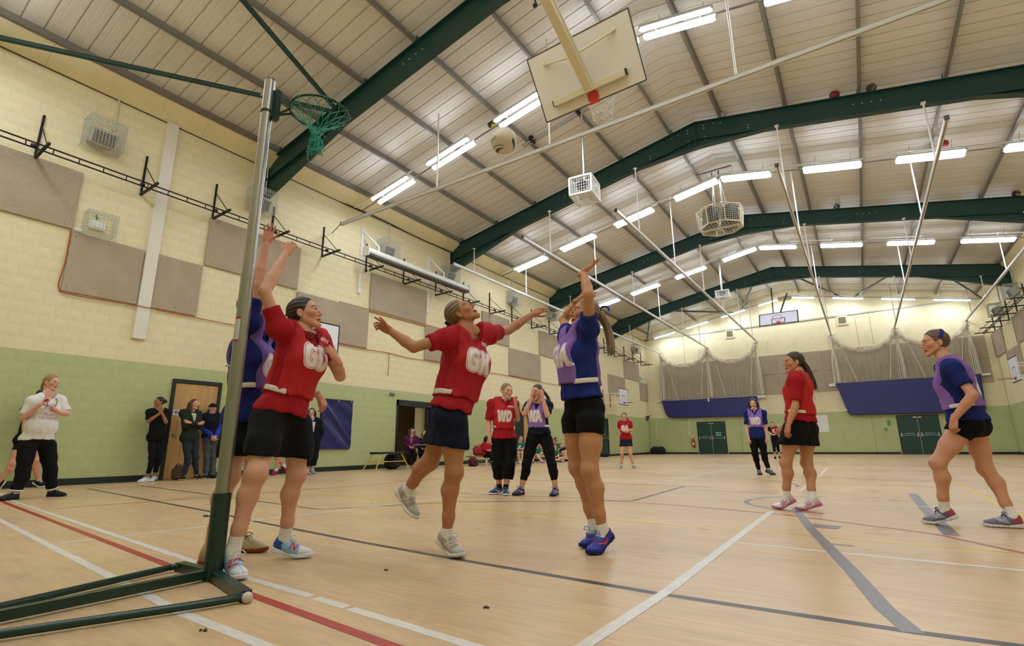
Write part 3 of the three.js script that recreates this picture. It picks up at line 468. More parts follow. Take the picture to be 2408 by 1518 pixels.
// ================================================================ RIGHT WALL
for (const [z0, z1, y0, y1, l] of [[-27.5, -30.3, 3.82, 5.12, 'beige acoustic panel low on the right wall, nearer the camera'], [-30.3, -33.0, 5.15, 6.45, 'beige acoustic panel in the upper row on the right wall, nearer the camera'], [-33.0, -35.6, 3.82, 5.12, 'beige acoustic panel low on the right wall, nearer the far corner'], [-35.6, -37.9, 5.15, 6.45, 'beige acoustic panel in the upper row on the right wall by the far corner']]) {
  const o = thing('acoustic_panel', l, 'panel', [XR, (y0 + y1) / 2, (z0 + z1) / 2], 0, 'felt acoustic panels'); part('felt', rbox(0.06, y1 - y0, Math.abs(z1 - z0), 0.01, -0.03, 0, 0), feltMat, o); part('edge_strip', boxAB(-0.07, -(y1 - y0) / 2, -0.02 - (z0 - z1) / 2, 0, (y1 - y0) / 2, -(z0 - z1) / 2), std(0x4c463a, 0.7), o);
}
{ const d = structure('door_5'); d.position.set(XR, 0, -28.6); d.rotation.y = -Math.PI / 2; part('door_frame', [boxAB(-0.8, 0, -0.02, -0.72, 2.27, 0.05), boxAB(0.72, 0, -0.02, 0.8, 2.27, 0.05), boxAB(-0.72, 2.19, -0.02, 0.72, 2.27, 0.05)], frameMat, d); exitLeaf(d, 1.42, 2.18, 0, 1, []); }
single('wall_pipe', 'thin white cable drop with a small switch on the right wall', 'cable', [rod([XR - 0.02, 1.15, -33.5], [XR - 0.02, 2.6, -33.5], 0.015, 6), rbox(0.05, 0.1, 0.16, 0.01, XR - 0.03, 1.1, -33.5)].reduce((a, b) => join([a, b])), white);
single('wall_winch', 'small dark winch on the right wall above the green paint', 'winch', [cyl(0.09, 0.09, 0.16, 0, 0, 0, 12).rotateX(Math.PI / 2).translate(XR - 0.12, 2.62, -31.5), box(0.1, 0.22, 0.12, XR - 0.05, 2.6, -31.5), rod([XR - 0.12, 2.66, -31.5], [XR - 0.45, 2.68, -31.6], 0.018)].reduce((a, b) => join([a, b])), std(0x4d3d30, 0.5, 0.3));
single('corner_winch', 'small dark winch in the far left corner on the green line', 'winch', [cyl(0.1, 0.1, 0.18, 0, 0, 0, 12).rotateX(Math.PI / 2).translate(XL + 0.13, 2.62, -37.4), box(0.1, 0.35, 0.14, XL + 0.05, 2.55, -37.4), rod([XL + 0.13, 2.72, -37.4], [XL + 0.45, 2.76, -37.4], 0.018)].reduce((a, b) => join([a, b])), std(0x4d3d30, 0.5, 0.3));

// ================================================================ FAR WALL
for (let r = 0; r < 2; r++) for (let i = 0; i < 7; i++) {
  const x0 = -12.1 + i * 2.63, x1 = Math.min(x0 + 2.62, 6.3), y0 = r ? 5.16 : 3.84, y1 = r ? 6.44 : 5.14;
  const o = thing('acoustic_panel', `beige acoustic panel, ${r ? 'upper' : 'lower'} row of far wall, ${ordinal[i]} from left corner`, 'panel', [(x0 + x1) / 2, (y0 + y1) / 2, ZF], 0, 'felt acoustic panels');
  part('felt', rbox(x1 - x0 - 0.02, y1 - y0, 0.06, 0.01, 0, 0, 0.03), feltMat, o);
}
const bluePad = std(0x20226a, 0.42);
function pad(label, pts, d) { const o = thing('safety_mat', label, 'mat', [0, 0, ZF + 0.12]); const g = extrude(pts, d, 0.05); part('cover', g, bluePad, o); return o; }
{
  const a = pad('long dark blue padded mat folded up under the left netting on the far wall', [[-12.0, 3.74], [-11.78, 2.86], [-11.62, 2.64], [-11.3, 2.58], [-6.3, 2.52], [-5.72, 2.62], [-5.66, 3.72]], 0.22);
  part('lifting_frame', [bar([-12.3, 3.8, 0.1], [-5.5, 3.8, 0.1], 0.08, 0.06), rbox(0.5, 0.18, 0.25, 0.02, -5.35, 3.72, 0.14), rbox(0.25, 0.1, 0.15, 0.02, -12.3, 3.75, 0.1)], white, a); part('pulley', [box(0.1, 0.25, 0.1, -8.7, 3.68, 0.32)], white, a);
  const b = pad('dark blue padded mat folded up over the right fire doors', [[-0.98, 4.22], [-0.6, 2.5], [-0.5, 2.36], [3.9, 2.3], [5.62, 2.36], [5.72, 4.22]], 0.22);
  part('lifting_frame', [bar([-1.3, 4.26, 0.1], [6.1, 4.26, 0.1], 0.08, 0.06), rbox(0.35, 0.16, 0.2, 0.02, -1.25, 4.18, 0.12), rbox(0.4, 0.12, 0.2, 0.02, 5.98, 4.26, 0.14)], white, b); part('hinge_bolt', [ball(0.06, -0.72, 2.62, 0.3, 8)], white, b);
}
for (const [n, x0, x1, l] of [['door_6', -9.76, -7.86, [[['FIRE EXIT', 'KEEP CLEAR'], 1.34, 0.38, 0.3]]], ['door_7', 1.68, 3.62, []]]) {
  const d = structure(n), w = (x1 - x0 - 0.08) / 2; d.position.set((x0 + x1) / 2, 0, ZF);
  part('door_frame', [boxAB(-w - 0.04, 0, -0.02, -w, 2.2, 0.05), boxAB(w, 0, -0.02, w + 0.04, 2.2, 0.05), boxAB(-w, 2.14, -0.02, w, 2.2, 0.05)], frameMat, d);
  exitLeaf(d, w - 0.02, 2.12, -w / 2, 1, [[['PUSH BAR TO OPEN'], 1.17, 0.62, 0.07]]); exitLeaf(d, w - 0.02, 2.12, w / 2, 1, l.length ? l : [[['PUSH BAR TO OPEN'], 1.17, 0.62, 0.07]]);
  part('meeting_strip', boxAB(-0.012, 0, 0.02, 0.012, 2.12, 0.035), std(0x9aa39b, 0.4, 0.3), d);
  part('closer', [box(0.16, 0.05, 0.05, -0.1, 2.08, 0.05), box(0.16, 0.05, 0.05, 0.12, 2.08, 0.05)], chrome, d);
}
{
  const o = thing('fire_extinguisher', 'red fire extinguisher hanging beside the left fire doors', 'extinguisher', [-10.05, 0.45, ZF + 0.12]);
  part('cylinder', new THREE.LatheGeometry([[0, 0], [0.08, 0], [0.09, 0.02], [0.09, 0.42], [0.07, 0.5], [0.03, 0.53], [0.03, 0.56], [0, 0.56]].map((p) => new THREE.Vector2(...p)), 18), std(0xb1231c, 0.3), o);
  part('valve', [box(0.05, 0.05, 0.1, 0, 0.58, 0), bar([0, 0.6, 0], [0.08, 0.66, 0], 0.02, 0.02)], blackMetal, o); part('hose', tube([[0, 0.58, 0], [-0.12, 0.6, 0.02], [-0.16, 0.4, 0.03], [-0.14, 0.12, 0.05]], 0.014, 16, 6), blackMetal, o); part('label', box(0.08, 0.16, 0.01, 0, 0.26, 0.088), white, o);
}
single('notice_board', 'plain white board on the far wall between the two pairs of doors', 'board', join([box(0.76, 1.0, 0.02, -2.16, 1.86, ZF + 0.012), boxAB(-2.55, 1.34, ZF, -2.53, 2.38, ZF + 0.03), boxAB(-1.79, 1.34, ZF, -1.77, 2.38, ZF + 0.03), boxAB(-2.55, 2.36, ZF, -1.77, 2.38, ZF + 0.03), boxAB(-2.55, 1.34, ZF, -1.77, 1.36, ZF + 0.03)]), white);
single('break_glass_point', 'small switch box with white conduit left of the fire doors', 'switch', join([rbox(0.12, 0.16, 0.06, 0.01, -10.3, 1.44, ZF + 0.03), boxAB(-10.32, 1.5, ZF, -10.28, 2.5, ZF + 0.03), boxAB(-10.3, 2.36, ZF, -9.3, 2.4, ZF + 0.03)]), white);
single('corner_conduit', 'white conduit with a socket in the far left corner', 'conduit', join([boxAB(-12.72, 1.1, ZF, -12.67, 2.55, ZF + 0.03), rbox(0.18, 0.1, 0.05, 0.01, -12.66, 1.05, ZF + 0.03)]), ivory);
{ const o = thing('exit_lamp', 'small green exit sign beside the right fire doors', 'sign', [1.2, 1.8, ZF]); part('sign_plate', rbox(0.14, 0.3, 0.03, 0.006, 0.1, 0, 0.02), std(0x2e9a55, 0.5), o); part('conduit', boxAB(-0.12, -0.3, 0, -0.08, 0.5, 0.03), ivory, o); part('call_point', rbox(0.14, 0.18, 0.05, 0.01, -0.1, -0.35, 0.03), std(0x8f8a7a, 0.5), o); }
for (const [x, y, l] of [[-0.18, 8.24, 'square ventilation grille on the far wall right of the ceiling hoop'], [-6.92, 8.22, 'square ventilation grille on the far wall left of the ceiling hoop']]) {
  const o = thing('vent_grille', l, 'vent', [x, y, ZF]); part('frame', [boxAB(-0.3, -0.3, 0, 0.3, -0.2, 0.06), boxAB(-0.3, 0.2, 0, 0.3, 0.3, 0.06), boxAB(-0.3, -0.2, 0, -0.2, 0.2, 0.06), boxAB(0.2, -0.2, 0, 0.3, 0.2, 0.06)], ivory, o); part('slats', Array.from({ length: 8 }, (_, i) => box(0.4, 0.02, 0.03, 0, -0.17 + i * 0.05, 0.03)), std(0x8b8467, 0.6), o);
}
for (const [x, l] of [[-9.2, 'first'], [-4.72, 'second'], [-0.98, 'third'], [5.6, 'fourth']]) single('net_bracket', `${l} small white net bracket from the left on the far wall`, 'bracket', join([boxAB(x - 0.03, 6.9, ZF, x + 0.03, 7.45, ZF + 0.04), bar([x, 7.42, ZF + 0.02], [x + 0.45, 7.38, ZF + 0.3], 0.03, 0.03)]), white);
// gathered cricket nets: bunched cords, swagged head and sheer fall
const netTex = texture(128, 128, (u, v) => { const a = Math.abs(((u * 16) % 1) - 0.5), b = Math.abs(((v * 16) % 1) - 0.5), on = a > 0.37 || b > 0.37; return [232, 228, 214, on ? 235 : 40]; });
const netMat = new THREE.MeshStandardMaterial({ color: 0xdcd6c4, map: netTex, transparent: true, opacity: 0.62, roughness: 0.9, side: THREE.DoubleSide });
const cordMat = std(0xd9d2be, 0.9);
function swagNet(label, pts, bottom) {                     // pts: rail points [x, y] along the head
  const o = thing('gathered_net', label, 'net', [0, 0, ZF + 0.42]);
  for (let i = 0; i + 1 < pts.length; i++) {
    const [a, b] = [pts[i], pts[i + 1]], n = 26, dip = 1.15, z = (t) => 0.05 * Math.sin(t * 40), f = (t) => { const sx = a[0] + (b[0] - a[0]) * t, top = a[1] + (b[1] - a[1]) * t; return [sx, top - dip * Math.pow(Math.sin(Math.PI * t), 0.55)]; };
    const head = []; for (let k = 0; k <= n; k++) { const [x, y] = f(k / n); head.push([x, y, z(k / n)]); }
    part('swag', new THREE.TubeGeometry(new THREE.CatmullRomCurve3(head.map((p) => V(...p))), 60, 0.17, 12), netMat, o);
    part('swag_cord', [tube(head, 0.05, 60, 7), tube(head.map(([x, y, q]) => [x, y - 0.07, q + 0.04]), 0.03, 60, 6)], cordMat, o);
    const pos = [], uv = [], idx = [], rows = 8; for (let k = 0; k <= n * 2; k++) { const t = k / (n * 2), [x, y] = f(t); for (let j = 0; j <= rows; j++) { const q = j / rows; pos.push(x + 0.05 * Math.sin(t * 90 + j), y + (bottom - y) * q, 0.07 * Math.sin(t * 70) * q); uv.push(x * 1.2, (y + (bottom - y) * q) * 1.2); } }
    for (let k = 0; k < n * 2; k++) for (let j = 0; j < rows; j++) { const c = k * (rows + 1) + j; idx.push(c, c + rows + 1, c + 1, c + 1, c + rows + 1, c + rows + 2); }
    const g = new THREE.BufferGeometry(); g.setAttribute('position', new THREE.Float32BufferAttribute(pos, 3)); g.setAttribute('uv', new THREE.Float32BufferAttribute(uv, 2)); g.setIndex(idx); g.computeVertexNormals(); part('netting', g, netMat, o);
    part('tie_cord', [tube([[a[0] + (b[0] - a[0]) * 0.16, a[1] - 1.0, 0.05], [a[0] + (b[0] - a[0]) * 0.3, bottom, 0.05]], 0.02, 8, 5), tube([[b[0] + (a[0] - b[0]) * 0.1, b[1] - 0.9, 0.05], [b[0] + (a[0] - b[0]) * 0.2, bottom, 0.05]], 0.02, 8, 5)], cordMat, o);
  }
  for (const [x, y] of pts) { const g = []; for (let k = 0; k < 9; k++) { const a = k / 9 * 6.28, sp = 0.05 + 0.11 * (k % 3) / 2; g.push(tube([[x, y - 0.1, 0], [x + sp * 0.6 * Math.cos(a), y - 1.2, sp * 0.5 * Math.sin(a)], [x + sp * Math.cos(a), (y + bottom) / 2, sp * 0.6 * Math.sin(a)], [x + 1.3 * sp * Math.cos(a), bottom, sp * 0.6 * Math.sin(a)]], 0.026, 10, 5)); } part('gathered_fall', g, cordMat, o); part('carrier', box(0.1, 0.08, 0.16, x, y, 0), blackMetal, o); }
  return o;
}
swagNet('pale gathered sports net swagged across the left of the far wall', [[-11.85, 7.3], [-8.5, 7.3], [-5.3, 7.3]], 3.85);
swagNet('pale gathered sports net swagged across the right of the far wall', [[-0.9, 7.3], [2.38, 7.3], [5.65, 7.3]], 4.3);

// ================================================================ CEILING HOOPS, CAGES, BALLS
const padTex = std(0xd8d2c4, 0.5), boardBack = std(0xcbbfac, 0.55);
{
  const o = thing('ceiling_backboard', 'large white basketball backboard folded up under the roof, seen from behind', 'backboard', [-2.96, 6.61, -6.61]);
  const tilt = new THREE.Group(); o.rotation.set(0.59, 0, 0.02);
  part('board', rbox(1.8, 1.05, 0.025, 0.004), std(0xd9d1c2, 0.5), o);
  part('edge_trim', [box(1.81, 0.02, 0.03, 0, 0.525, 0), box(1.81, 0.02, 0.03, 0, -0.525, 0), box(0.02, 1.05, 0.03, 0.9, 0, 0), box(0.02, 1.05, 0.03, -0.9, 0, 0)], std(0x4a463f, 0.5), o);
  part('cross_beam', [rbox(1.28, 0.1, 0.1, 0.01, 0, -0.3, 0.06)], ivory, o); part('beam_end', [box(0.012, 0.1, 0.1, 0.646, -0.3, 0.06), box(0.012, 0.1, 0.1, -0.646, -0.3, 0.06)], blackMetal, o);
  part('stay', [rod([-0.62, 0.33, 0.02], [0, 0.2, 0.36], 0.02), rod([0.62, 0.33, 0.02], [0, 0.2, 0.36], 0.02), ball(0.03, -0.62, 0.34, 0.02, 8), ball(0.03, 0.62, 0.34, 0.02, 8)], ivory, o);
  part('ring_plate', box(0.19, 0.26, 0.012, 0.02, -0.42, 0.016), std(0xc4361f, 0.45), o, 'orange-red ring plate'); const bl = []; for (const x of [-0.06, 0.1]) for (const y of [-0.5, -0.36]) bl.push(ball(0.012, x, y, 0.024, 6)); part('bolts', bl, white, o);
  part('ring', [new THREE.TorusGeometry(0.225, 0.01, 8, 28).rotateX(Math.PI / 2).translate(0.02, -0.45, -0.38), bar([0.02, -0.45, -0.02], [0.02, -0.45, -0.16], 0.12, 0.02)], std(0xc4561f, 0.45), o);
  const net = part('net', netMesh(0.225, 0.16, 0.42, 12, 6, 0.006), white, o); net.position.set(0.02, -0.45, -0.38); net.rotation.x = -0.59;
  // lifting arm, running up and back to the end wall
  o.updateMatrixWorld(true); const back = o.matrixWorld.clone().invert();
  part('lifting_arm', [bar([-2.94, 6.3, -6.72], [-2.94, 9.84, ZN], 0.13, 0.14).applyMatrix4(back)], ivory, o); part('arm_edge', bar([-2.87, 6.37, -6.68], [-2.87, 9.9, ZN], 0.03, 0.02).applyMatrix4(back), white, o);
  single('hoop_cable', 'short dark lifting cable with white pulley bar behind the backboard arm', 'cable', join([rod([-3.35, 7.9, -5.6], [-3.28, 7.25, -5.62], 0.008, 5), rbox(0.07, 0.05, 0.05, 0.01, -3.28, 7.23, -5.62), rod([-3.28, 7.2, -5.62], [-2.94, 7.16, -5.1], 0.008, 5)]), blackMetal);
}
{
  const o = thing('ceiling_backboard', 'white basketball backboard with black border hanging under the far end of the roof', 'backboard', [-3.05, 7.36, -30.9]); o.rotation.x = -0.5;
  part('board', rbox(1.95, 0.86, 0.03, 0.005), canvasMat(512, 226, (c, a, b) => { c.fillStyle = '#e4e2ee'; c.fillRect(0, 0, a, b); c.lineWidth = 14; c.strokeStyle = '#121218'; c.strokeRect(7, 7, a - 14, b - 14); c.lineWidth = 9; c.strokeRect(a * 0.33, b * 0.5, a * 0.33, b * 0.38); }), o);
  part('ring', [new THREE.TorusGeometry(0.225, 0.012, 8, 28).rotateX(Math.PI / 2).translate(0, -0.28, 0.4), box(0.2, 0.14, 0.03, 0, -0.32, 0.03)], std(0xd0495a, 0.45), o);
  o.updateMatrixWorld(true); const back = o.matrixWorld.clone().invert(); part('lifting_arm', rod([-3.05, 7.4, -31.0], [-2.85, 9.9, -35.6], 0.05).applyMatrix4(back), darkGreen, o); part('side_arm', rod([-3.3, 7.3, -31.0], [-3.3, 9.4, -31.85], 0.03).applyMatrix4(back), darkGreen, o);
  part('mount_disc', cyl(0.42, 0.42, 0.12, -3.0, 9.55, -35.4, 8).applyMatrix4(back), ivory, o);
}
function hungBox(label, x, y, z, w, h, d, top, turn) {
  const o = thing('hanging_speaker', label, 'speaker', [x, y, z], turn);
  const fr = []; const c = [[-w / 2, -d / 2], [w / 2, -d / 2], [w / 2, d / 2], [-w / 2, d / 2]];
  c.forEach(([a, b], i) => { const [a2, b2] = c[(i + 1) % 4]; for (const yy of [-h / 2, h / 2]) fr.push(bar([a, yy, b], [a2, yy, b2], 0.05, 0.05)); fr.push(bar([a, -h / 2, b], [a, h / 2, b], 0.05, 0.05)); });
  part('frame', fr, white, o); const wv = [];
  for (let i = 1; i < 9; i++) { const t = i / 9; for (const zz of [-d / 2, d / 2]) wv.push(rod([-w / 2 + w * t, -h / 2, zz], [-w / 2 + w * t, h / 2, zz], 0.007, 4)); wv.push(rod([-w / 2 + w * t, -h / 2, -d / 2], [-w / 2 + w * t, -h / 2, d / 2], 0.007, 4)); for (const xx of [-w / 2, w / 2]) wv.push(rod([xx, -h / 2, -d / 2 + d * t], [xx, h / 2, -d / 2 + d * t], 0.007, 4)); wv.push(rod([-w / 2, -h / 2, -d / 2 + d * t], [w / 2, -h / 2, -d / 2 + d * t], 0.007, 4)); }
  for (let i = 1; i < 6; i++) { const yy = -h / 2 + h * i / 6; for (const zz of [-d / 2, d / 2]) wv.push(rod([-w / 2, yy, zz], [w / 2, yy, zz], 0.007, 4)); for (const xx of [-w / 2, w / 2]) wv.push(rod([xx, yy, -d / 2], [xx, yy, d / 2], 0.007, 4)); }
  part('mesh_guard', wv, white, o);
  part('cabinet', rbox(w * 0.7, h * 0.66, d * 0.6, 0.02, 0, 0.04, 0), std(0xbdb7a8, 0.6), o); part('cone', [cyl(0.16, 0.16, 0.01, 0, 0, 0, 20).rotateX(Math.PI / 2).translate(0, 0.04, d * 0.305), cyl(0.16, 0.16, 0.01, 0, 0, 0, 20).rotateX(Math.PI / 2).translate(0, 0.04, -d * 0.305)], std(0x28282a, 0.7), o);
  part('pole', [rod([0, h / 2, 0], [0, top - y, 0], 0.035, 12), box(0.16, 0.03, 0.16, 0, top - y, 0)], steel, o);
  return o;
}
hungBox('white mesh-caged loudspeaker box hanging on a pole under the second roof frame', -5.55, 7.6, -12.0, 0.62, 0.5, 0.72, 10.05, 0.12);
hungBox('small white caged box hanging on two poles near the farthest roof frame', -5.05, 8.1, -27.0, 0.62, 0.34, 0.6, 10.1, 0.12);
{
  const o = thing('roof_strut', 'pair of slotted steel channels between purlins carrying the caged speaker pole', 'strut', [0, 0, 0]);
  for (const dz of [0.06, -0.06]) part('channel', bar([-7.55, roofY(-7.55) - 0.08, -11.98 + dz], [-5.3, roofY(-5.3) - 0.08, -11.98 + dz], 0.045, 0.045), steel, o); part('clamp', [box(0.12, 0.14, 0.26, -7.2, roofY(-7.2) - 0.04, -11.98), box(0.12, 0.14, 0.26, -5.6, roofY(-5.6) - 0.04, -11.98)], blackMetal, o);
}
{ // eight-sided speaker cluster cage
  const o = thing('speaker_cluster', 'eight-sided cream wire cage of black loudspeakers hanging from the ridge', 'speaker', [-3.24, 8.58, -18.35]), R = 0.8, h = 0.8, fr = [], wv = [];
  const P = (i, r, y) => [r * Math.cos((i + 0.5) * Math.PI / 4), y, r * Math.sin((i + 0.5) * Math.PI / 4)], r1 = R * 0.8;
  for (let i = 0; i < 8; i++) {
    fr.push(bar(P(i, R, h / 2 * 0.55), P(i + 1, R, h / 2 * 0.55), 0.035, 0.035), bar(P(i, R * 0.92, -h / 2), P(i + 1, R * 0.92, -h / 2), 0.04, 0.04), bar(P(i, R, h / 2 * 0.55), P(i, R * 0.92, -h / 2), 0.035, 0.035), bar(P(i, R, h / 2 * 0.55), P(i, R * 0.45, h / 2 * 1.1), 0.03, 0.03));
    for (let k = 1; k < 8; k++) { const t = k / 8, A = P(i, R, h * 0.275), B = P(i + 1, R, h * 0.275), C = P(i, R * 0.92, -h / 2), D = P(i + 1, R * 0.92, -h / 2), m = (p, q, s) => [0, 1, 2].map((n) => p[n] + (q[n] - p[n]) * s); wv.push(rod(m(A, B, t), m(C, D, t), 0.005, 4), rod(m(A, C, t), m(B, D, t), 0.005, 4)); }
  }
  for (let k = -6; k <= 6; k++) { const q = k / 6.5 * R * 0.86, w = Math.sqrt(Math.max(0.01, (R * 0.88) ** 2 - q * q)); wv.push(rod([-w, -h / 2, q], [w, -h / 2, q], 0.005, 4), rod([q, -h / 2, -w], [q, -h / 2, w], 0.005, 4)); }
  fr.push(bar([-R * 0.85, -h / 2, 0], [R * 0.85, -h / 2, 0], 0.05, 0.04), bar([0, -h / 2, -R * 0.85], [0, -h / 2, R * 0.85], 0.05, 0.04));
  part('cage_frame', fr, ivory, o); part('mesh_guard', wv, ivory, o);
  for (let i = 0; i < 4; i++) { const a = i * Math.PI / 2 + 0.5, s = part('loudspeaker', rbox(0.42, 0.58, 0.34, 0.02), std(0x17171b, 0.7), o); s.position.set(0.46 * Math.cos(a), -0.03, 0.46 * Math.sin(a)); s.rotation.set(0, -a + Math.PI / 2, 0); }
  part('suspension', [...[-0.12, 0.12].map((q) => rod([q, h * 0.4, 0], [q, 1.85, 0], 0.022, 8)), bar([-0.55, 1.75, -0.4], [0.55, 1.75, -0.4], 0.06, 0.05), bar([-0.6, 1.78, 0.2], [0.6, 1.78, 0.2], 0.06, 0.05), rod([0.3, h * 0.3, 0.1], [0.1, 1.75, 0.1], 0.01, 5), rod([-0.25, h * 0.3, -0.1], [-0.1, 1.75, -0.1], 0.01, 5)], galv, o);
}
// balls lost in the roof
const ballTex = (a, b, mode) => canvasTexture(256, 128, (c) => { c.fillStyle = a; c.fillRect(0, 0, 256, 128); c.strokeStyle = b; c.fillStyle = b; c.lineWidth = 7; if (mode === 'panel') { for (let i = 0; i < 6; i += 2) { c.beginPath(); c.moveTo(i * 43, 0); c.lineTo(i * 43 + 43, 0); c.lineTo(i * 43 + 20, 128); c.lineTo(i * 43 - 20, 128); c.fill(); } c.fillRect(0, 48, 256, 16); } else { for (let i = 0; i < 5; i++) { c.beginPath(); c.arc(i * 64, 64, 44, 0, 7); c.stroke(); } } });
function stuckBall(label, x, y, z, r, a, b, mode) { const m = new THREE.Mesh(new THREE.SphereGeometry(r, 28, 18), new THREE.MeshStandardMaterial({ map: ballTex(a, b, mode), roughness: 0.5 })); m.name = numbered('ball'); m.position.set(x, y, z); m.rotation.set(0.6, x * 2, 0.4); m.userData = { label, category: 'ball', group: 'balls lost in the roof' }; scene.add(shade(m)); }
stuckBall('red ball stuck on top of the second roof frame', 0.6, roofY(0.6) + 0.13, -15.25, 0.125, '#8e1f20', '#5c1416', 'arc');
stuckBall('dark grey ball beside the red one on the second roof frame', 1.42, roofY(1.42) + 0.12, -15.22, 0.12, '#3d3d3a', '#8d8a80', 'arc');
stuckBall('pale ball stuck near the ridge on the second roof frame', -2.3, roofY(-2.3) + 0.12, -15.24, 0.11, '#b7b2a6', '#8f8a7d', 'arc');
stuckBall('dark blue ball stuck on top of the third roof frame', 0.34, roofY(0.34) + 0.12, -23.45, 0.115, '#2a3560', '#c9cdd6', 'arc');
stuckBall('yellow and black ball stuck on the third roof frame at the right edge', 5.55, roofY(5.55) + 0.12, -23.45, 0.12, '#b5832f', '#2a211a', 'panel');
stuckBall('small red ball caught above a strip light on the right slope', 3.09, roofY(3.09) - 0.3, -18.1, 0.11, '#a5352f', '#7c2320', 'arc');
stuckBall('yellow and black volleyball wedged beside a strip light above the match ball', -7.65, roofY(-7.65) - 0.1, -10.45, 0.12, '#c9b03f', '#23201e', 'panel');
// ================================================================ NETBALL POST AND BALL
const postGreen = std(0x11332a, 0.32), brushed = new THREE.MeshStandardMaterial({ color: 0xa5a39d, roughness: 0.32, metalness: 0.9, map: grainTex });
{
  const X = -2.985, Z = -1.57, o = thing('netball_post', 'tall steel netball post with green base frame, ring and green net', 'goal post', [X, 0, Z]);
  part('pole', [cyl(0.0375, 0.0375, 1.34, 0, 1.02, 0, 28), cyl(0.034, 0.034, 1.42, 0, 2.36, 0, 28), cyl(0.0385, 0.0385, 0.03, 0, 1.69, 0, 28)], brushed, o);
  part('pole_cap', [cyl(0.034, 0.03, 0.012, 0, 3.075, 0, 24)], blackMetal, o);
  part('socket', [cyl(0.047, 0.047, 0.44, 0, 0.22, 0, 28), cyl(0.05, 0.048, 0.02, 0, 0.01, 0, 28)], postGreen, o);
  part('socket_bolt', [rod([-0.05, 0.32, 0.01], [-0.085, 0.32, 0.025], 0.009, 8), rod([-0.075, 0.32, -0.01], [-0.075, 0.32, 0.05], 0.006, 6)], steel, o);
  part('sticker', new THREE.CylinderGeometry(0.0384, 0.0384, 0.15, 24, 1, true, 0.05, 0.75).translate(0, 1.36, 0), canvasMat(64, 256, (c) => { c.fillStyle = '#d9d3cf'; c.fillRect(0, 0, 64, 256); c.fillStyle = '#b3272c'; c.fillRect(0, 0, 64, 26); c.fillRect(0, 232, 64, 24); c.fillStyle = '#8a8a8a'; for (let i = 0; i < 10; i++) c.fillRect(8, 44 + i * 18, 30 + (i * 13) % 18, 6); }), o, 'red and white warning sticker');
  part('height_clip', [rod([-0.03, 1.15, 0.0], [-0.07, 1.15, 0.03], 0.006, 6), rod([-0.03, 2.15, 0], [-0.055, 2.15, 0.02], 0.006, 6), rod([-0.03, 2.72, 0], [-0.05, 2.72, 0.02], 0.007, 6), rod([-0.03, 2.98, 0], [-0.06, 2.98, 0.02], 0.008, 6)], steel, o);
  // base: a cross bar, two long tubes and a square centre spine, running back from the goal line
  const L = [-0.385, 0.024, -0.005], R = [0.545, 0.024, 0.125], LB = [0.3, 0.024, 2.2], RB = [0.62, 0.024, 2.2];
  part('cross_bar', [bar([0, 0.03, 0], L, 0.05, 0.045), bar([0, 0.03, 0], R, 0.05, 0.045)], postGreen, o);
  part('base_tube', tube([[L[0] + 0.05, 0.028, 0.0], [L[0], 0.026, 0.03], [L[0] + 0.012, 0.025, 0.1], [-0.2, 0.025, 0.8], [0.12, 0.025, 2.2]], 0.017, 60, 10), postGreen, o);
  part('base_tube', tube([[R[0] - 0.05, 0.028, 0.11], [R[0], 0.026, 0.14], [R[0] - 0.01, 0.025, 0.2], [0.27, 0.025, 0.86], [-0.3, 0.025, 2.2]].map(([a, b, c]) => [a, b, c]), 0.017, 60, 10), postGreen, o);
  part('base_spine', bar([0.0, 0.035, 0], [0.02, 0.035, 2.2], 0.042, 0.042), postGreen, o);
  part('foot', [ball(0.024, R[0] + 0.03, 0.024, R[1] * 0 + 0.135, 14)], std(0xcdbfae, 0.6), o); part('foot', [ball(0.022, L[0] - 0.005, 0.03, -0.01, 12)], std(0xb9b3a6, 0.6), o);
  const cx = 0.215, cz = -0.245, cy = 2.885;
  part('ring_bracket', [bar([0.025, 2.99, -0.03], [0.03, 2.79, -0.03], 0.05, 0.03).clone(), boxAB(0.02, 2.78, -0.055, 0.06, 3.0, -0.02), cyl(0.04, 0.04, 0.012, 0, 2.835, 0, 20)], postGreen, o);
  part('ring_arm', [bar([0.03, 2.96, -0.04], [0.1, 2.895, -0.115], 0.035, 0.03), rod([0.03, 2.82, -0.035], [0.095, 2.88, -0.1], 0.008, 8), rod([0.03, 2.82, -0.035], [0.07, 2.88, -0.14], 0.008, 8)], postGreen, o);
  part('ring', [new THREE.TorusGeometry(0.188, 0.0085, 10, 48).rotateX(Math.PI / 2).translate(cx, cy, cz)], postGreen, o);
  const net = part('net', new THREE.BufferGeometry(), std(0x2b9d88, 0.6), o, 'tangled sea-green net'); 
  const g = [], n = 14, rows = 7, sway = 0.02; seed = 99;
  const pt = (i, k) => { const t = k / rows, rad = t < 0.55 ? 0.186 * (1 - 0.86 * Math.pow(t / 0.55, 0.8)) + 0.02 : 0.032 + 0.025 * Math.sin(t * 9 + i), a = (i + (k % 2) * 0.5) / n * 2 * Math.PI, sag = t < 0.55 ? -0.13 * Math.pow(t / 0.55, 1.4) : -0.13 - 0.16 * (t - 0.55) / 0.45; const j = (s) => (hash(i % n, k, s) - 0.5) * (t > 0.4 ? 0.025 : 0.012) * (k ? 1 : 0); return [cx + Math.cos(a) * rad + j(1) - 0.015 * t, cy + sag + j(2) * 1.2, cz + Math.sin(a) * rad + j(3)]; };
  for (let k = 0; k < rows; k++) for (let i = 0; i < n; i++) { g.push(rod(pt(i, k), pt(i + (k % 2 ? 1 : 0), k + 1), 0.0026, 5), rod(pt(i, k), pt(i + (k % 2 ? 0 : n - 1), k + 1), 0.0026, 5)); }
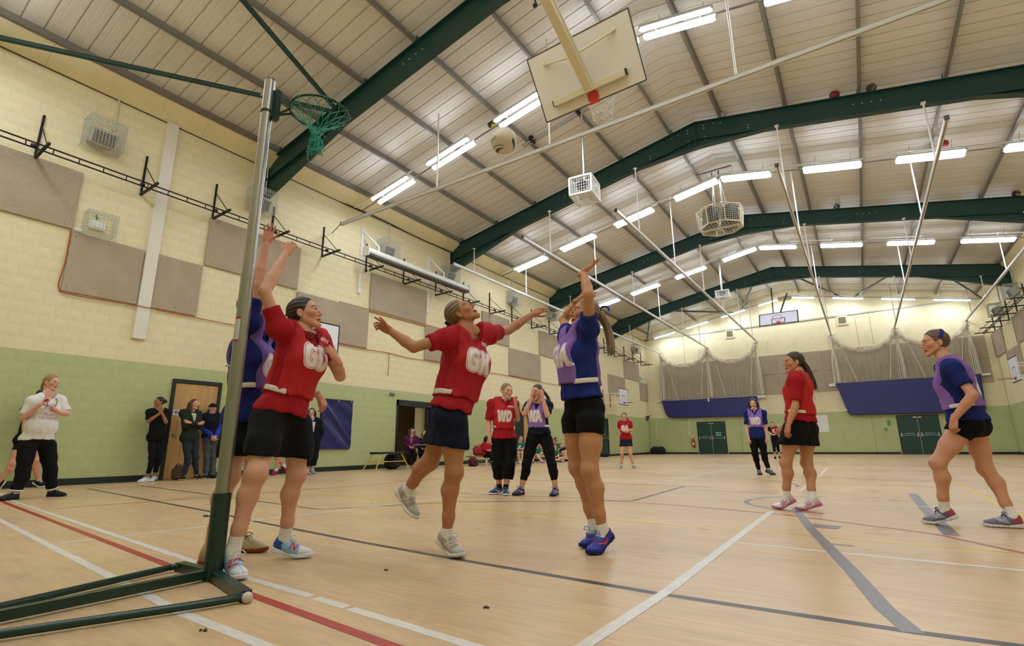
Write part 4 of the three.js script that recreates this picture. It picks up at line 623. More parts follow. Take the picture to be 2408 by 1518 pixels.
  for (let i = 0; i < 26; i++) { const a = rr(0, 6.28), y = cy - rr(0.16, 0.29), r = rr(0.01, 0.05); g.push(tube([[cx - 0.015 + r * Math.cos(a), y, cz + r * Math.sin(a)], [cx - 0.015 + 1.3 * r * Math.cos(a + 1), y - 0.025, cz + r * Math.sin(a + 1)], [cx - 0.015 + r * Math.cos(a + 2.2), y + 0.012, cz + r * Math.sin(a + 2.2)]], 0.0026, 8, 5)); }
  g.push(tube([[cx - 0.04, cy - 0.24, cz + 0.02], [cx - 0.05, cy - 0.32, cz + 0.03], [cx - 0.035, cy - 0.36, cz + 0.03], [cx - 0.02, cy - 0.39, cz + 0.02]], 0.0024, 12, 5));
  net.geometry = join(g);
}
{
  const t = canvasTexture(1024, 512, (c) => {
    c.fillStyle = '#cfc5b0'; c.fillRect(0, 0, 1024, 512);
    c.fillStyle = '#3a3232'; for (const [x, y, s] of [[90, 300, 1], [600, 320, 1.1]]) { c.beginPath(); c.moveTo(x, y); c.bezierCurveTo(x + 80 * s, y + 70 * s, x + 200 * s, y + 80 * s, x + 330 * s, y + 120 * s); c.bezierCurveTo(x + 200 * s, y + 110 * s, x + 90 * s, y + 110 * s, x, y + 60 * s); c.fill(); c.lineWidth = 9; c.strokeStyle = '#4a403c'; c.beginPath(); c.moveTo(x + 30, y - 20); c.bezierCurveTo(x + 130, y + 60, x + 260, y + 40, x + 380, y + 110); c.stroke(); }
    c.strokeStyle = '#6d6458'; c.lineWidth = 4; for (const x of [0, 512]) { c.beginPath(); c.ellipse(x + 256, 130, 200, 60, 0, 0, 7); c.stroke(); } c.fillStyle = '#544b42'; c.font = 'bold 62px sans-serif'; c.save(); c.translate(140, 255); c.rotate(0.22); c.fillText('GILBERT', 0, 0); c.restore(); c.save(); c.translate(650, 265); c.rotate(0.22); c.fillText('GILBERT', 0, 0); c.restore();
  });
  const m = new THREE.Mesh(new THREE.SphereGeometry(0.11, 48, 32), new THREE.MeshStandardMaterial({ map: t, roughness: 0.5, bumpMap: bumpTex, bumpScale: 0.001 })); m.name = numbered('netball'); m.position.set(-2.16, 3.15, -3.13); m.rotation.set(0.12, 2.35, -0.2); m.userData = { label: 'pale worn netball in mid-air between the two goals', category: 'ball' }; scene.add(shade(m));
}
// ================================================================ SIDE LINE FURNITURE
{
  const o = thing('low_stool', 'low bench with black top and splayed yellow legs by the wall', 'bench', [-12.2, 0, -11.3]);
  part('seat', rbox(0.42, 0.06, 1.05, 0.02, 0, 0.5, 0), std(0x171512, 0.6), o);
  const yl = std(0xc9a838, 0.45);
  for (const sx of [-1, 1]) for (const sz of [-1, 1]) part('leg', rod([sx * 0.17, 0.48, sz * 0.42], [sx * 0.28, 0.01, sz * 0.68], 0.018, 10), yl, o);
  part('cross_bars', [rod([0.225, 0.25, -0.55], [0.225, 0.25, 0.55], 0.012), rod([-0.225, 0.25, -0.55], [-0.225, 0.25, 0.55], 0.012), rod([-0.225, 0.25, 0.55], [0.225, 0.25, 0.55], 0.012), rod([-0.225, 0.25, -0.55], [0.225, 0.25, -0.55], 0.012)], yl, o);
}
const TX = -12.15, TZ = -13.5;
{
  const o = thing('scorer_table', 'small dark scorer table with trophies beside the open doorway', 'table', [TX, 0, TZ]);
  part('tabletop', rbox(0.6, 0.035, 1.75, 0.006, 0, 0.735, 0), std(0x9a7f6a, 0.4), o);
  for (const sx of [-1, 1]) for (const sz of [-1, 1]) part('leg', boxAB(sx * 0.26 - 0.02, 0, sz * 0.8 - 0.02, sx * 0.26 + 0.02, 0.72, sz * 0.8 + 0.02), std(0x3b3a38, 0.4, 0.4), o);
  const trophy = (label, z, s, col, two) => { const t = thing('trophy', label, 'trophy', [TX + 0.18, 0.7525, z]); part('base', [rbox(0.1 * s, 0.05 * s, 0.1 * s, 0.005, 0, 0.025 * s, 0), rbox(0.07 * s, 0.02 * s, 0.07 * s, 0.004, 0, 0.06 * s, 0)], two, t); part('cup', new THREE.LatheGeometry([[0, 0.06], [0.02, 0.065], [0.012, 0.1], [0.016, 0.15], [0.012, 0.2], [0.03, 0.23], [0.055, 0.27], [0.062, 0.32], [0.058, 0.325], [0, 0.3]].map(([a, b]) => new THREE.Vector2(a * s, b * s)), 18), col, t); part('handles', [-1, 1].map((k) => new THREE.TorusGeometry(0.025 * s, 0.005 * s, 6, 14).translate(k * 0.068 * s, 0.27 * s, 0)), col, t); };
  trophy('smaller silver trophy cup on the left of the scorer table', TZ + 0.48, 0.82, std(0xd8d4d0, 0.25, 0.7), std(0xbcb4b0, 0.4));
  trophy('taller gold trophy cup in the middle of the scorer table', TZ + 0.1, 1.15, std(0xd9b878, 0.28, 0.7), std(0xb08d5c, 0.4));
  const b = thing('water_bottle', 'orange drinks bottle standing on the scorer table', 'bottle', [TX + 0.2, 0.7525, TZ - 0.24]); part('body', cyl(0.045, 0.045, 0.22, 0, 0.11, 0, 16), std(0xe0562a, 0.4), b); part('cap', [cyl(0.036, 0.03, 0.04, 0, 0.24, 0, 14)], blackMetal, b);
  const k = thing('score_board', 'dark score panel with a pink number four on the scorer table', 'scoreboard', [TX + 0.05, 0.7525, TZ - 0.58]); part('panel', rbox(0.05, 0.34, 0.52, 0.01, 0, 0.17, 0), std(0x4b413c, 0.5), k); part('number', new THREE.BoxGeometry(0.004, 0.24, 0.36).translate(0.028, 0.2, 0.02), canvasMat(192, 128, (c) => { c.fillStyle = '#4b413c'; c.fillRect(0, 0, 192, 128); c.fillStyle = '#e2506e'; c.font = 'bold 110px sans-serif'; c.fillText('4', 40, 104); c.fillRect(128, 86, 12, 12); }), k);
}
function bag(name, label, x, y, z, w, h, d, mat, group) { // soft slumped bag with straps
  const o = thing(name, label, 'bag', [x, y, z], rr(0, 3)); const g = new THREE.SphereGeometry(0.5, 26, 18), p = g.attributes.position, s0 = rr(0, 9);
  for (let i = 0; i < p.count; i++) { let a = p.getX(i), b = p.getY(i), c = p.getZ(i); const sq = (q) => Math.sign(q) * Math.pow(Math.abs(q) * 2, 0.6) / 2; a = sq(a); b = sq(b); c = sq(c); const k = 1 + 0.09 * Math.sin(a * 13 + s0) * Math.cos(c * 11 + b * 7) + 0.05 * Math.sin(b * 23 + a * 9); p.setXYZ(i, a * w * k, Math.max(0, (b + 0.5) * h * (b > 0 ? k : 1)), c * d * k); }
  g.computeVertexNormals(); part('body', g, mat, o); part('strap', [tube([[-w * 0.25, h * 0.8, d * 0.1], [-w * 0.1, h * 1.15, d * 0.15], [w * 0.15, h * 1.12, d * 0.1], [w * 0.28, h * 0.8, d * 0.05]], 0.012, 16, 5)], mat, o); part('zip', tube([[-w * 0.4, h * 0.86, -d * 0.1], [0, h * 1.02, -d * 0.1], [w * 0.4, h * 0.86, -d * 0.1]], 0.006, 12, 4), blackMetal, o); return o;
}
const blackCloth = std(0x131317, 0.85), maroon = std(0x4e1220, 0.8), redCloth = std(0xa3202a, 0.75), greyCloth = std(0x3d3f44, 0.85);
{
  const o = thing('gym_bench', 'long low wooden gym bench along the left wall with bags and seated girls', 'bench', [-11.95, 0, -18.2]);
  part('seat_plank', rbox(0.3, 0.05, 6.4, 0.01, 0, 0.31, 0), timber, o); part('stretcher', boxAB(-0.02, 0.1, -3, 0.02, 0.17, 3), timber, o);
  for (const z of [-3, -1.5, 0, 1.5, 3]) part('leg', extrude([[-0.18, 0], [-0.12, 0], [-0.1, 0.08], [0.1, 0.08], [0.12, 0], [0.18, 0], [0.12, 0.285], [-0.12, 0.285]], 0.05).translate(0, 0, z - 0.025), timber, o);
}
bag('sports_bag', 'dark maroon bag on the floor at the near end of the gym bench', -11.45, 0, -14.6, 0.5, 0.26, 0.34, maroon);
bag('sports_bag', 'red rucksack lying on the near end of the gym bench', -11.95, 0.335, -15.55, 0.42, 0.34, 0.3, redCloth);
bag('sports_bag', 'dark grey bag on the floor beneath the gym bench beside the red girl', -11.5, 0, -16.0, 0.5, 0.24, 0.36, greyCloth);
bag('sports_bag', 'black bag on the floor under the low yellow-legged bench', -12.45, 0, -11.75, 0.5, 0.44, 0.4, blackCloth);
bag('sports_bag', 'black and white bag under the scorer table', -12.2, 0, -13.1, 0.34, 0.42, 0.3, std(0x2b2b2d, 0.7));
bag('sports_bag', 'black bag against the wall in the far left corner', -12.45, 0, -37.3, 1.0, 0.5, 0.6, blackCloth);
bag('sports_bag', 'brown handbag on the floor between the woman in black and the oak door', -12.9, 0, -5.75, 0.26, 0.3, 0.2, std(0x5a3a2a, 0.6));
bag('sports_bag', 'dark bag on the floor at the far end of the seated girls', -11.0, 0, -21.6, 0.55, 0.3, 0.4, greyCloth);
bag('sports_bag', 'black bag by the far green exit door on the left wall', -12.7, 0, -28.6, 0.5, 0.2, 0.4, blackCloth);
function bottle(label, x, y, z) { const o = thing('water_bottle', label, 'bottle', [x, y, z]); part('body', new THREE.LatheGeometry([[0, 0], [0.034, 0], [0.036, 0.02], [0.033, 0.07], [0.036, 0.12], [0.034, 0.17], [0.014, 0.21], [0.014, 0.225], [0, 0.225]].map((p) => new THREE.Vector2(...p)), 14), std(0xb9c2c8, 0.2), o); part('cap', cyl(0.015, 0.015, 0.02, 0, 0.232, 0, 10), std(0x3568a8, 0.5), o); }
bottle('clear water bottle standing on the end of the gym bench', -11.95, 0.335, -15.15); bottle('clear water bottle on the floor in front of the bench end', -11.1, 0, -14.9); bottle('clear water bottle on the floor between two seated green players', -11.0, 0, -16.95);

single('paper_sheet', 'white sheet of paper held by the person in the black cap', 'paper', box(0.22, 0.004, 0.12).rotateX(0.35).rotateY(-0.5).translate(-12.66, 0.875, -6.37), white);
// ================================================================ PEOPLE: signed-distance bodies meshed with surface nets
const v3 = { add: (a, b, k = 1) => [a[0] + b[0] * k, a[1] + b[1] * k, a[2] + b[2] * k], sub: (a, b) => [a[0] - b[0], a[1] - b[1], a[2] - b[2]], dot: (a, b) => a[0] * b[0] + a[1] * b[1] + a[2] * b[2], len: (a) => Math.hypot(a[0], a[1], a[2]), cross: (a, b) => [a[1] * b[2] - a[2] * b[1], a[2] * b[0] - a[0] * b[2], a[0] * b[1] - a[1] * b[0]], mul: (a, k) => [a[0] * k, a[1] * k, a[2] * k], mix: (a, b, t) => [a[0] + (b[0] - a[0]) * t, a[1] + (b[1] - a[1]) * t, a[2] + (b[2] - a[2]) * t] };
v3.unit = (a) => v3.mul(a, 1 / (v3.len(a) || 1));
const smin = (a, b, k) => { const h = k - Math.abs(a - b); return h > 0 ? Math.min(a, b) - h * h / (4 * k) : Math.min(a, b); };
const smax = (a, b, k) => -smin(-a, -b, k);
const cone = (a, b, ra, rb) => { const d = v3.sub(b, a), l2 = Math.max(1e-9, v3.dot(d, d)); const f = (x, y, z) => { const px = x - a[0], py = y - a[1], pz = z - a[2]; let t = (px * d[0] + py * d[1] + pz * d[2]) / l2; t = t < 0 ? 0 : t > 1 ? 1 : t; return Math.hypot(px - d[0] * t, py - d[1] * t, pz - d[2] * t) - (ra + (rb - ra) * t); }; f.c = v3.mix(a, b, 0.5); f.r = Math.sqrt(l2) / 2 + Math.max(ra, rb); return f; };
const orb = (c, r) => { const f = (x, y, z) => Math.hypot(x - c[0], y - c[1], z - c[2]) - r; f.c = c; f.r = r; return f; };
const ell = (c, r, F) => {                                 // ellipsoid with radii along the frame axes F = {r, u, f}
  const R = F ? F.r : [1, 0, 0], U = F ? F.u : [0, 1, 0], W2 = F ? F.f : [0, 0, 1];
  const f = (x, y, z) => { const p = [x - c[0], y - c[1], z - c[2]], a = v3.dot(p, R), b = v3.dot(p, U), e = v3.dot(p, W2); const k0 = Math.hypot(a / r[0], b / r[1], e / r[2]), k1 = Math.hypot(a / r[0] ** 2, b / r[1] ** 2, e / r[2] ** 2); return k1 < 1e-6 ? -Math.min(...r) : k0 * (k0 - 1) / k1; };
  f.c = c; f.r = Math.max(...r); return f;
};
const blend = (list, k, off = 0) => { const n = list.length; const f = (x, y, z) => { let d = 1e3; for (let i = 0; i < n; i++) { const q = list[i]; const far = Math.hypot(x - q.c[0], y - q.c[1], z - q.c[2]) - q.r - Math.abs(off); if (far > d + k + 0.05) continue; const e = q(x, y, z) - off; d = d > 900 ? e : smin(d, e, k); } return d; }; f.parts = list; return f; };
const plane = (p, n) => (x, y, z) => (x - p[0]) * n[0] + (y - p[1]) * n[1] + (z - p[2]) * n[2];   // negative on the side the normal points away from
function boundsOf(list, pad) { const lo = [1e9, 1e9, 1e9], hi = [-1e9, -1e9, -1e9]; for (const q of list) for (let i = 0; i < 3; i++) { lo[i] = Math.min(lo[i], q.c[i] - q.r - pad); hi[i] = Math.max(hi[i], q.c[i] + q.r + pad); } return [lo, hi]; }
function net3(f, [lo, hi], h, uvOf, colorOf) {             // surface nets over a box, skipping empty blocks
  const n = [0, 1, 2].map((i) => Math.max(4, Math.ceil((hi[i] - lo[i]) / h) + 2)), [nx, ny, nz] = n, S = new Float32Array(nx * ny * nz).fill(1), B = 6, id = (i, j, k) => (k * ny + j) * nx + i;
  for (let bk = 0; bk < nz; bk += B) for (let bj = 0; bj < ny; bj += B) for (let bi = 0; bi < nx; bi += B) {
    const m = B / 2, dC = f(lo[0] + (bi + m) * h, lo[1] + (bj + m) * h, lo[2] + (bk + m) * h);
    if (Math.abs(dC) > B * h * 1.5) { if (dC < 0) for (let k = bk; k < Math.min(nz, bk + B); k++) for (let j = bj; j < Math.min(ny, bj + B); j++) for (let i = bi; i < Math.min(nx, bi + B); i++) S[id(i, j, k)] = -1; continue; }
    for (let k = bk; k < Math.min(nz, bk + B); k++) for (let j = bj; j < Math.min(ny, bj + B); j++) for (let i = bi; i < Math.min(nx, bi + B); i++) S[id(i, j, k)] = f(lo[0] + i * h, lo[1] + j * h, lo[2] + k * h);
  }
  const at = new Int32Array(nx * ny * nz).fill(-1), pos = [], idx = [], E = [[0, 1], [0, 2], [0, 4], [1, 3], [1, 5], [2, 3], [2, 6], [3, 7], [4, 5], [4, 6], [5, 7], [6, 7]], c = new Float64Array(8);
  for (let k = 0; k + 1 < nz; k++) for (let j = 0; j + 1 < ny; j++) for (let i = 0; i + 1 < nx; i++) {
    let mask = 0; for (let q = 0; q < 8; q++) { c[q] = S[id(i + (q & 1), j + ((q >> 1) & 1), k + (q >> 2))]; if (c[q] < 0) mask |= 1 << q; }
    if (mask === 0 || mask === 255) continue;
    let x = 0, y = 0, z = 0, m = 0;
    for (const [a, b] of E) { if ((c[a] < 0) === (c[b] < 0)) continue; const t = c[a] / (c[a] - c[b]); x += (a & 1) + ((b & 1) - (a & 1)) * t; y += ((a >> 1) & 1) + (((b >> 1) & 1) - ((a >> 1) & 1)) * t; z += (a >> 2) + ((b >> 2) - (a >> 2)) * t; m++; }
    at[id(i, j, k)] = pos.length / 3; pos.push(lo[0] + (i + x / m) * h, lo[1] + (j + y / m) * h, lo[2] + (k + z / m) * h);
  }
  const quad = (a, b, d, e, flip) => { if (a < 0 || b < 0 || d < 0 || e < 0) return; if (flip) idx.push(a, d, b, a, e, d); else idx.push(a, b, d, a, d, e); };
  for (let k = 1; k + 1 < nz; k++) for (let j = 1; j + 1 < ny; j++) for (let i = 1; i + 1 < nx; i++) {
    const s = S[id(i, j, k)] < 0;
    if (s !== (S[id(i + 1, j, k)] < 0)) quad(at[id(i, j - 1, k - 1)], at[id(i, j, k - 1)], at[id(i, j, k)], at[id(i, j - 1, k)], !s);
    if (s !== (S[id(i, j + 1, k)] < 0)) quad(at[id(i - 1, j, k - 1)], at[id(i - 1, j, k)], at[id(i, j, k)], at[id(i, j, k - 1)], !s);
    if (s !== (S[id(i, j, k + 1)] < 0)) quad(at[id(i - 1, j - 1, k)], at[id(i, j - 1, k)], at[id(i, j, k)], at[id(i - 1, j, k)], !s);
  }
  const g = new THREE.BufferGeometry(), N = pos.length / 3, uv = new Float32Array(N * 2); g.setAttribute('position', new THREE.Float32BufferAttribute(pos, 3)); g.setIndex(idx); g.computeVertexNormals();
  for (let i = 0; i < N; i++) { const p = [pos[i * 3], pos[i * 3 + 1], pos[i * 3 + 2]], q = uvOf ? uvOf(p) : [p[0] + p[2], p[1]]; uv[i * 2] = q[0]; uv[i * 2 + 1] = q[1]; }
  g.setAttribute('uv', new THREE.BufferAttribute(uv, 2));
  if (colorOf) { const col = new Float32Array(N * 3); for (let i = 0; i < N; i++) { const q = colorOf([pos[i * 3], pos[i * 3 + 1], pos[i * 3 + 2]]); col.set(q, i * 3); } g.setAttribute('color', new THREE.BufferAttribute(col, 3)); }
  return g;
}
// ---- head, in its own frame: x to the right of the face, y up, z forward, origin between the eyes' height and the skull's middle
const mirrorX = (make) => [make(1), make(-1)];
function headField(open) {
  const bone = [ell([0, 0.03, -0.012], [0.073, 0.086, 0.092]), ell([0, -0.026, 0.02], [0.0545, 0.077, 0.066]), ...mirrorX((s) => cone([s * 0.044, -0.05, 0.004], [s * 0.012, -0.101, 0.062], 0.0175, 0.0125)), orb([0, -0.104, 0.067], 0.0135), ...mirrorX((s) => orb([s * 0.037, -0.022, 0.056], 0.0205)), cone([-0.03, 0.02, 0.0745], [0.03, 0.02, 0.0745], 0.012, 0.012), cone([0, -0.07, -0.037], [0, -0.17, -0.045], 0.043, 0.047)];
  const base = blend(bone, 0.026), nose = blend([cone([0, 0.012, 0.082], [0, -0.029, 0.1065], 0.006, 0.0078), orb([0, -0.0335, 0.104], 0.0078), ...mirrorX((s) => orb([s * 0.0105, -0.037, 0.0935], 0.0062))], 0.009);
  const lids = blend([...mirrorX((s) => orb([s * 0.0315, 0.0, 0.0705], 0.0152))], 0.004), socket = blend([...mirrorX((s) => ell([s * 0.033, 0.002, 0.094], [0.018, 0.013, 0.014]))], 0.002), slot = blend([...mirrorX((s) => ell([s * 0.0325, 0, 0.088], [0.0145, 0.0064, 0.014]))], 0.001);
  const lipU = blend([cone([-0.023, -0.066, 0.0755], [-0.006, -0.0615, 0.0855], 0.0036, 0.0052), cone([0.023, -0.066, 0.0755], [0.006, -0.0615, 0.0855], 0.0036, 0.0052)], 0.006), lipL = blend([cone([-0.019, -0.07 - open, 0.0765], [0, -0.0745 - open, 0.0845], 0.0038, 0.006), cone([0.019, -0.07 - open, 0.0765], [0, -0.0745 - open, 0.0845], 0.0038, 0.006)], 0.006), gap = ell([0, -0.0672 - open / 2, 0.093], [0.021, 0.0014 + open / 2, 0.016]);
  const ears = blend([...mirrorX((s) => ell([s * 0.077, -0.008, -0.012], [0.0075, 0.027, 0.0155])), ...mirrorX((s) => orb([s * 0.073, -0.028, -0.006], 0.0075))], 0.006), earHole = blend([...mirrorX((s) => ell([s * 0.086, -0.005, -0.007], [0.007, 0.015, 0.0075]))], 0.002);
  const f = (x, y, z) => { let d = base(x, y, z); d = smax(d, -socket(x, y, z), 0.012); d = smin(d, nose(x, y, z), 0.012); d = smin(d, lids(x, y, z), 0.005); d = smax(d, -slot(x, y, z), 0.002); d = smin(d, smin(lipU(x, y, z), lipL(x, y, z), 0.002), 0.006); d = smax(d, -gap(x, y, z), 0.002); return smin(d, smax(ears(x, y, z), -earHole(x, y, z), 0.004), 0.006); };
  const front = (x, y) => { let z = 0.125; for (let i = 0; i < 60; i++) { const d = f(x, y, z); if (d < 0.0003) break; z -= Math.max(0.0004, d * 0.7); } return z; };
  return { f, base, lipU, lipL, gap, front };
}
const plainHead = headField(0), headCache = new Map();
function headGeometry(h, open, blush) {
  const key = [h, open, blush].join(); if (headCache.has(key)) return headCache.get(key);
  const H = headField(open), sm = (t, a, b) => { t = Math.min(1, Math.max(0, (t - a) / (b - a))); return t * t * (3 - 2 * t); };
  const g = net3(H.f, [[-0.1, -0.2, -0.12], [0.1, 0.13, 0.125]], h, null, (p) => {
    const lip = 1 - sm(Math.min(H.lipU(...p), H.lipL(...p)), 0.0, 0.002); let c = [1, 1, 1];
    const cheek = blush * Math.exp(-((Math.abs(p[0]) - 0.048) ** 2 + (p[1] + 0.032) ** 2) / 0.00065) * (p[2] > 0.02 ? 1 : 0); c = [c[0] * (1 - 0.02 * cheek), c[1] * (1 - 0.36 * cheek), c[2] * (1 - 0.34 * cheek)];
    const L = [0.86, 0.56, 0.54]; return H.gap(...p) < 0.0025 && p[2] < 0.086 ? [0.4, 0.18, 0.16] : v3.mix(c, [c[0] * L[0], c[1] * L[1], c[2] * L[2]], lip);
  });
  headCache.set(key, g); return g;
}
// ---- hand: wrist at the origin, fingers along +y, palm towards +z, thumb at +x (a right hand)
const handCache = new Map();
function handGeometry(pose, h) {
  const key = pose + h; if (handCache.has(key)) return handCache.get(key);
  const P = { open: { curl: [8, 6, 8, 14], spread: [10, 2, -6, -15], thumb: 42 }, relax: { curl: [24, 30, 36, 42], spread: [4, 1, -2, -6], thumb: 18 }, curled: { curl: [46, 50, 54, 56], spread: [5, 1, -3, -8], thumb: 14 }, fist: { curl: [78, 80, 82, 84], spread: [2, 0, -2, -3], thumb: 4 }, point: { curl: [6, 40, 48, 52], spread: [8, 0, -3, -7], thumb: 34 }, claw: { curl: [30, 26, 28, 34], spread: [13, 3, -7, -17], thumb: 40 } }[pose];
  const X = [0.027, 0.0095, -0.0085, -0.0255], len = [0.068, 0.075, 0.069, 0.054], palm = [], fingers = [];
  for (let i = 0; i < 4; i++) {
    palm.push(cone([X[i] * 0.62, 0.004, 0], [X[i], 0.082 - 0.006 * Math.abs(i - 1.2), 0], 0.0145, 0.0112));
    let p = [X[i], 0.084 - 0.006 * Math.abs(i - 1.2), 0], s = P.spread[i] * Math.PI / 180, a = 0; const seg = [0.46, 0.3, 0.24], r = [0.0088, 0.0078, 0.0072, 0.0062].map((q) => q * (i === 3 ? 0.88 : 1)), chain = [];
    for (let k = 0; k < 3; k++) { a += P.curl[i] * [0.75, 1.1, 0.8][k] * Math.PI / 180; const L = len[i] * seg[k], q = [p[0] + Math.sin(s) * Math.cos(a) * L, p[1] + Math.cos(s) * Math.cos(a) * L, p[2] + Math.sin(a) * L]; chain.push(cone(p, q, r[k], r[k + 1])); p = q; }
    fingers.push(blend(chain, 0.003));
  }
  palm.push(cone([0.014, 0.02, 0.008], [0.02, 0.045, 0.01], 0.014, 0.011), cone([-0.018, 0.018, 0.006], [-0.02, 0.05, 0.006], 0.012, 0.01), cone([0, -0.03, 0], [0, 0.012, 0], 0.0235, 0.019));
  const ta = P.thumb * Math.PI / 180, t0 = [0.02, 0.028, 0.008], t1 = [t0[0] + Math.sin(ta) * 0.042, t0[1] + Math.cos(ta) * 0.036, 0.016], t2 = [t1[0] + Math.sin(ta * 0.8) * 0.03, t1[1] + Math.cos(ta * 0.8) * 0.03, 0.02], t3 = [t2[0] + Math.sin(ta * 0.5) * 0.02, t2[1] + Math.cos(ta * 0.5) * 0.023, 0.022];
  const thumb = blend([cone(t0, t1, 0.0125, 0.0098), cone(t1, t2, 0.0095, 0.0086), cone(t2, t3, 0.0084, 0.0068)], 0.004), body = blend(palm, 0.014);
  const f = (x, y, z) => { let d = body(x, y, z), e = 1e3; for (const q of fingers) e = Math.min(e, q(x, y, z)); d = smin(d, e, 0.006); return smin(d, thumb(x, y, z), 0.008); };
  const g = net3(f, [[-0.08, -0.06, -0.04], [0.1, 0.18, 0.09]], h); handCache.set(key, g); return g;
}
// ---- shoe: heel at the origin, toe along +z, sole on y = 0; b bends the toes up at the ball
const shoeCache = new Map();
function shoeGeometry(b, h, high) {
  const key = [b, h, high].join(); if (shoeCache.has(key)) return shoeCache.get(key);
  const up = blend([ell([0, 0.05, 0.042], [0.034, 0.05, 0.044]), cone([0, 0.062, 0.06], [0, 0.05, 0.12], 0.035, 0.035), ell([0, 0.04, 0.13], [0.04, 0.04, 0.07]), ell([0.003, 0.03, 0.195], [0.043, 0.03, 0.062]), cone([0, 0.08, 0.055], [0, 0.1 + high, 0.05], 0.034, 0.035)], 0.03), hole = blend([cone([0, 0.098 + high, 0.052], [0, 0.2, 0.046], 0.029, 0.05), cone([0, 0.11 + high, 0.08], [0, 0.2, 0.06], 0.024, 0.04)], 0.01);
  const upper = (x, y, z) => smax(smax(smax(up(x, y, z), 0.018 - y, 0.003), -hole(x, y, z), 0.004), y - 0.104 - high + (z - 0.05) * 0.12, 0.004);
  const out = (x, z) => { const w = 0.034 + 0.012 * Math.exp(-Math.pow((z - 0.185) / 0.06, 2)) - 0.006 * Math.exp(-Math.pow((z - 0.1) / 0.035, 2)); return Math.max(Math.hypot(x / w, Math.max(0, Math.max(0.036 - z, z - 0.205)) / (z > 0.1 ? 0.058 : 0.036)) - 1, -1) * w; };
  const sole = (x, y, z) => { const top = 0.024 + 0.012 * Math.max(0, 1 - z / 0.14) + 0.008 * Math.max(0, (z - 0.21) / 0.05), bot = 0.006 * Math.max(0, (z - 0.215) / 0.045) + 0.003 * Math.max(0, Math.sin((x * 40 + z * 190))) * (z > 0.02 ? 1 : 0); return smax(smax(out(x, z) - 0.004, y - top, 0.006), bot - y, 0.005); };
  const bend = (g) => { const p = g.attributes.position; for (let i = 0; i < p.count; i++) { const z = p.getZ(i); if (z > 0.165) { const t = Math.min(1, (z - 0.165) / 0.03), a = b * t, dz = z - 0.165, y = p.getY(i) - 0.012; p.setY(i, 0.012 + y * Math.cos(a) + dz * Math.sin(a)); p.setZ(i, 0.165 + dz * Math.cos(a) - y * Math.sin(a)); } } g.computeVertexNormals(); return g; };
  const side = (p) => [(p[2] / 0.28 * 0.5) + (p[0] > 0 ? 0.5 : 0), p[1] / 0.13], B = [[-0.065, -0.01, -0.015], [0.065, 0.16 + high, 0.275]];
  const lace = []; for (let i = 0; i < 5; i++) { const z = 0.096 + i * 0.016, y = 0.096 - i * 0.0085; lace.push(tube([[-0.024, y - 0.008, z], [0, y + 0.002, z + 0.004], [0.024, y - 0.008, z + 0.008]], 0.003, 8, 5)); }
  for (const s of [-1, 1]) lace.push(tube([[0, 0.106, 0.09], [s * 0.022, 0.122, 0.1], [s * 0.044, 0.11, 0.118], [s * 0.026, 0.1, 0.11], [0, 0.104, 0.092]], 0.003, 16, 5), tube([[0, 0.104, 0.092], [s * 0.012, 0.098, 0.12], [s * 0.03, 0.08, 0.135]], 0.0028, 8, 5));
  const r = { upper: bend(net3(upper, B, h, side)), sole: bend(net3(sole, B, h, side)), lace: join(lace) }; shoeCache.set(key, r); return r;
}
// ---- materials
const skinTex = texture(128, 128, (u, v) => { const k = 0.94 + 0.04 * tileNoise(u, v, 10, 10, 61) + 0.04 * tileNoise(u, v, 50, 50, 62); return tint([250, 246, 244], k); });
const skinMats = new Map();
const skin = (c) => { if (!skinMats.has(c)) skinMats.set(c, new THREE.MeshPhysicalMaterial({ color: c, roughness: 0.52, vertexColors: true, map: skinTex, specularIntensity: 0.5 })); return skinMats.get(c); };
const clothMats = new Map();
const cloth = (c, rough = 0.85) => { const k = c + '|' + rough; if (!clothMats.has(k)) clothMats.set(k, new THREE.MeshPhysicalMaterial({ color: c, roughness: rough, bumpMap: weaveTex, bumpScale: 0.0004, sheen: 0.25, sheenRoughness: 0.6, sheenColor: new THREE.Color(c), specularIntensity: 0.35 })); return clothMats.get(k); };
const hairTex = texture(256, 64, (u, v) => { const k = 0.62 + 0.5 * tileNoise(u, v, 90, 3, 71) * 0.7 + 0.25 * tileNoise(u, v, 200, 4, 72); return tint([255, 255, 255], Math.min(1, k)); });
const hairMats = new Map();
const hairMat = (c) => { if (!hairMats.has(c)) hairMats.set(c, std(c, 0.45, 0, { map: hairTex })); return hairMats.get(c); };
const eyeMat = canvasMat(128, 64, (c) => { c.fillStyle = '#e6e0da'; c.fillRect(0, 0, 128, 64); c.fillStyle = '#3b2e25'; c.beginPath(); c.ellipse(64, 32, 13, 13, 0, 0, 7); c.fill(); c.fillStyle = '#0c0908'; c.beginPath(); c.ellipse(64, 32, 6, 6, 0, 0, 7); c.fill(); }, 0.15);
const eyeGeo = new THREE.SphereGeometry(0.0137, 20, 14);      // iris painted at u = 0.5, which faces +x
const bibFont = (c, t, px, x, y, sx = 1) => { c.save(); c.translate(x, y); c.scale(sx, 1); c.font = `bold ${px}px sans-serif`; c.textAlign = 'center'; c.textBaseline = 'middle'; c.lineJoin = 'round'; c.lineWidth = px * 0.16; c.strokeStyle = '#e8e0dc'; c.strokeText(t, 0, 0); c.lineWidth = px * 0.09; c.strokeStyle = c.bg; c.strokeText(t, 0, 0); c.lineWidth = px * 0.055; c.strokeStyle = '#e8e0dc'; c.strokeText(t, 0, 0); c.fillStyle = '#e8e0dc'; c.fillText(t, 0, 0); c.restore(); };
const bibMats = new Map();
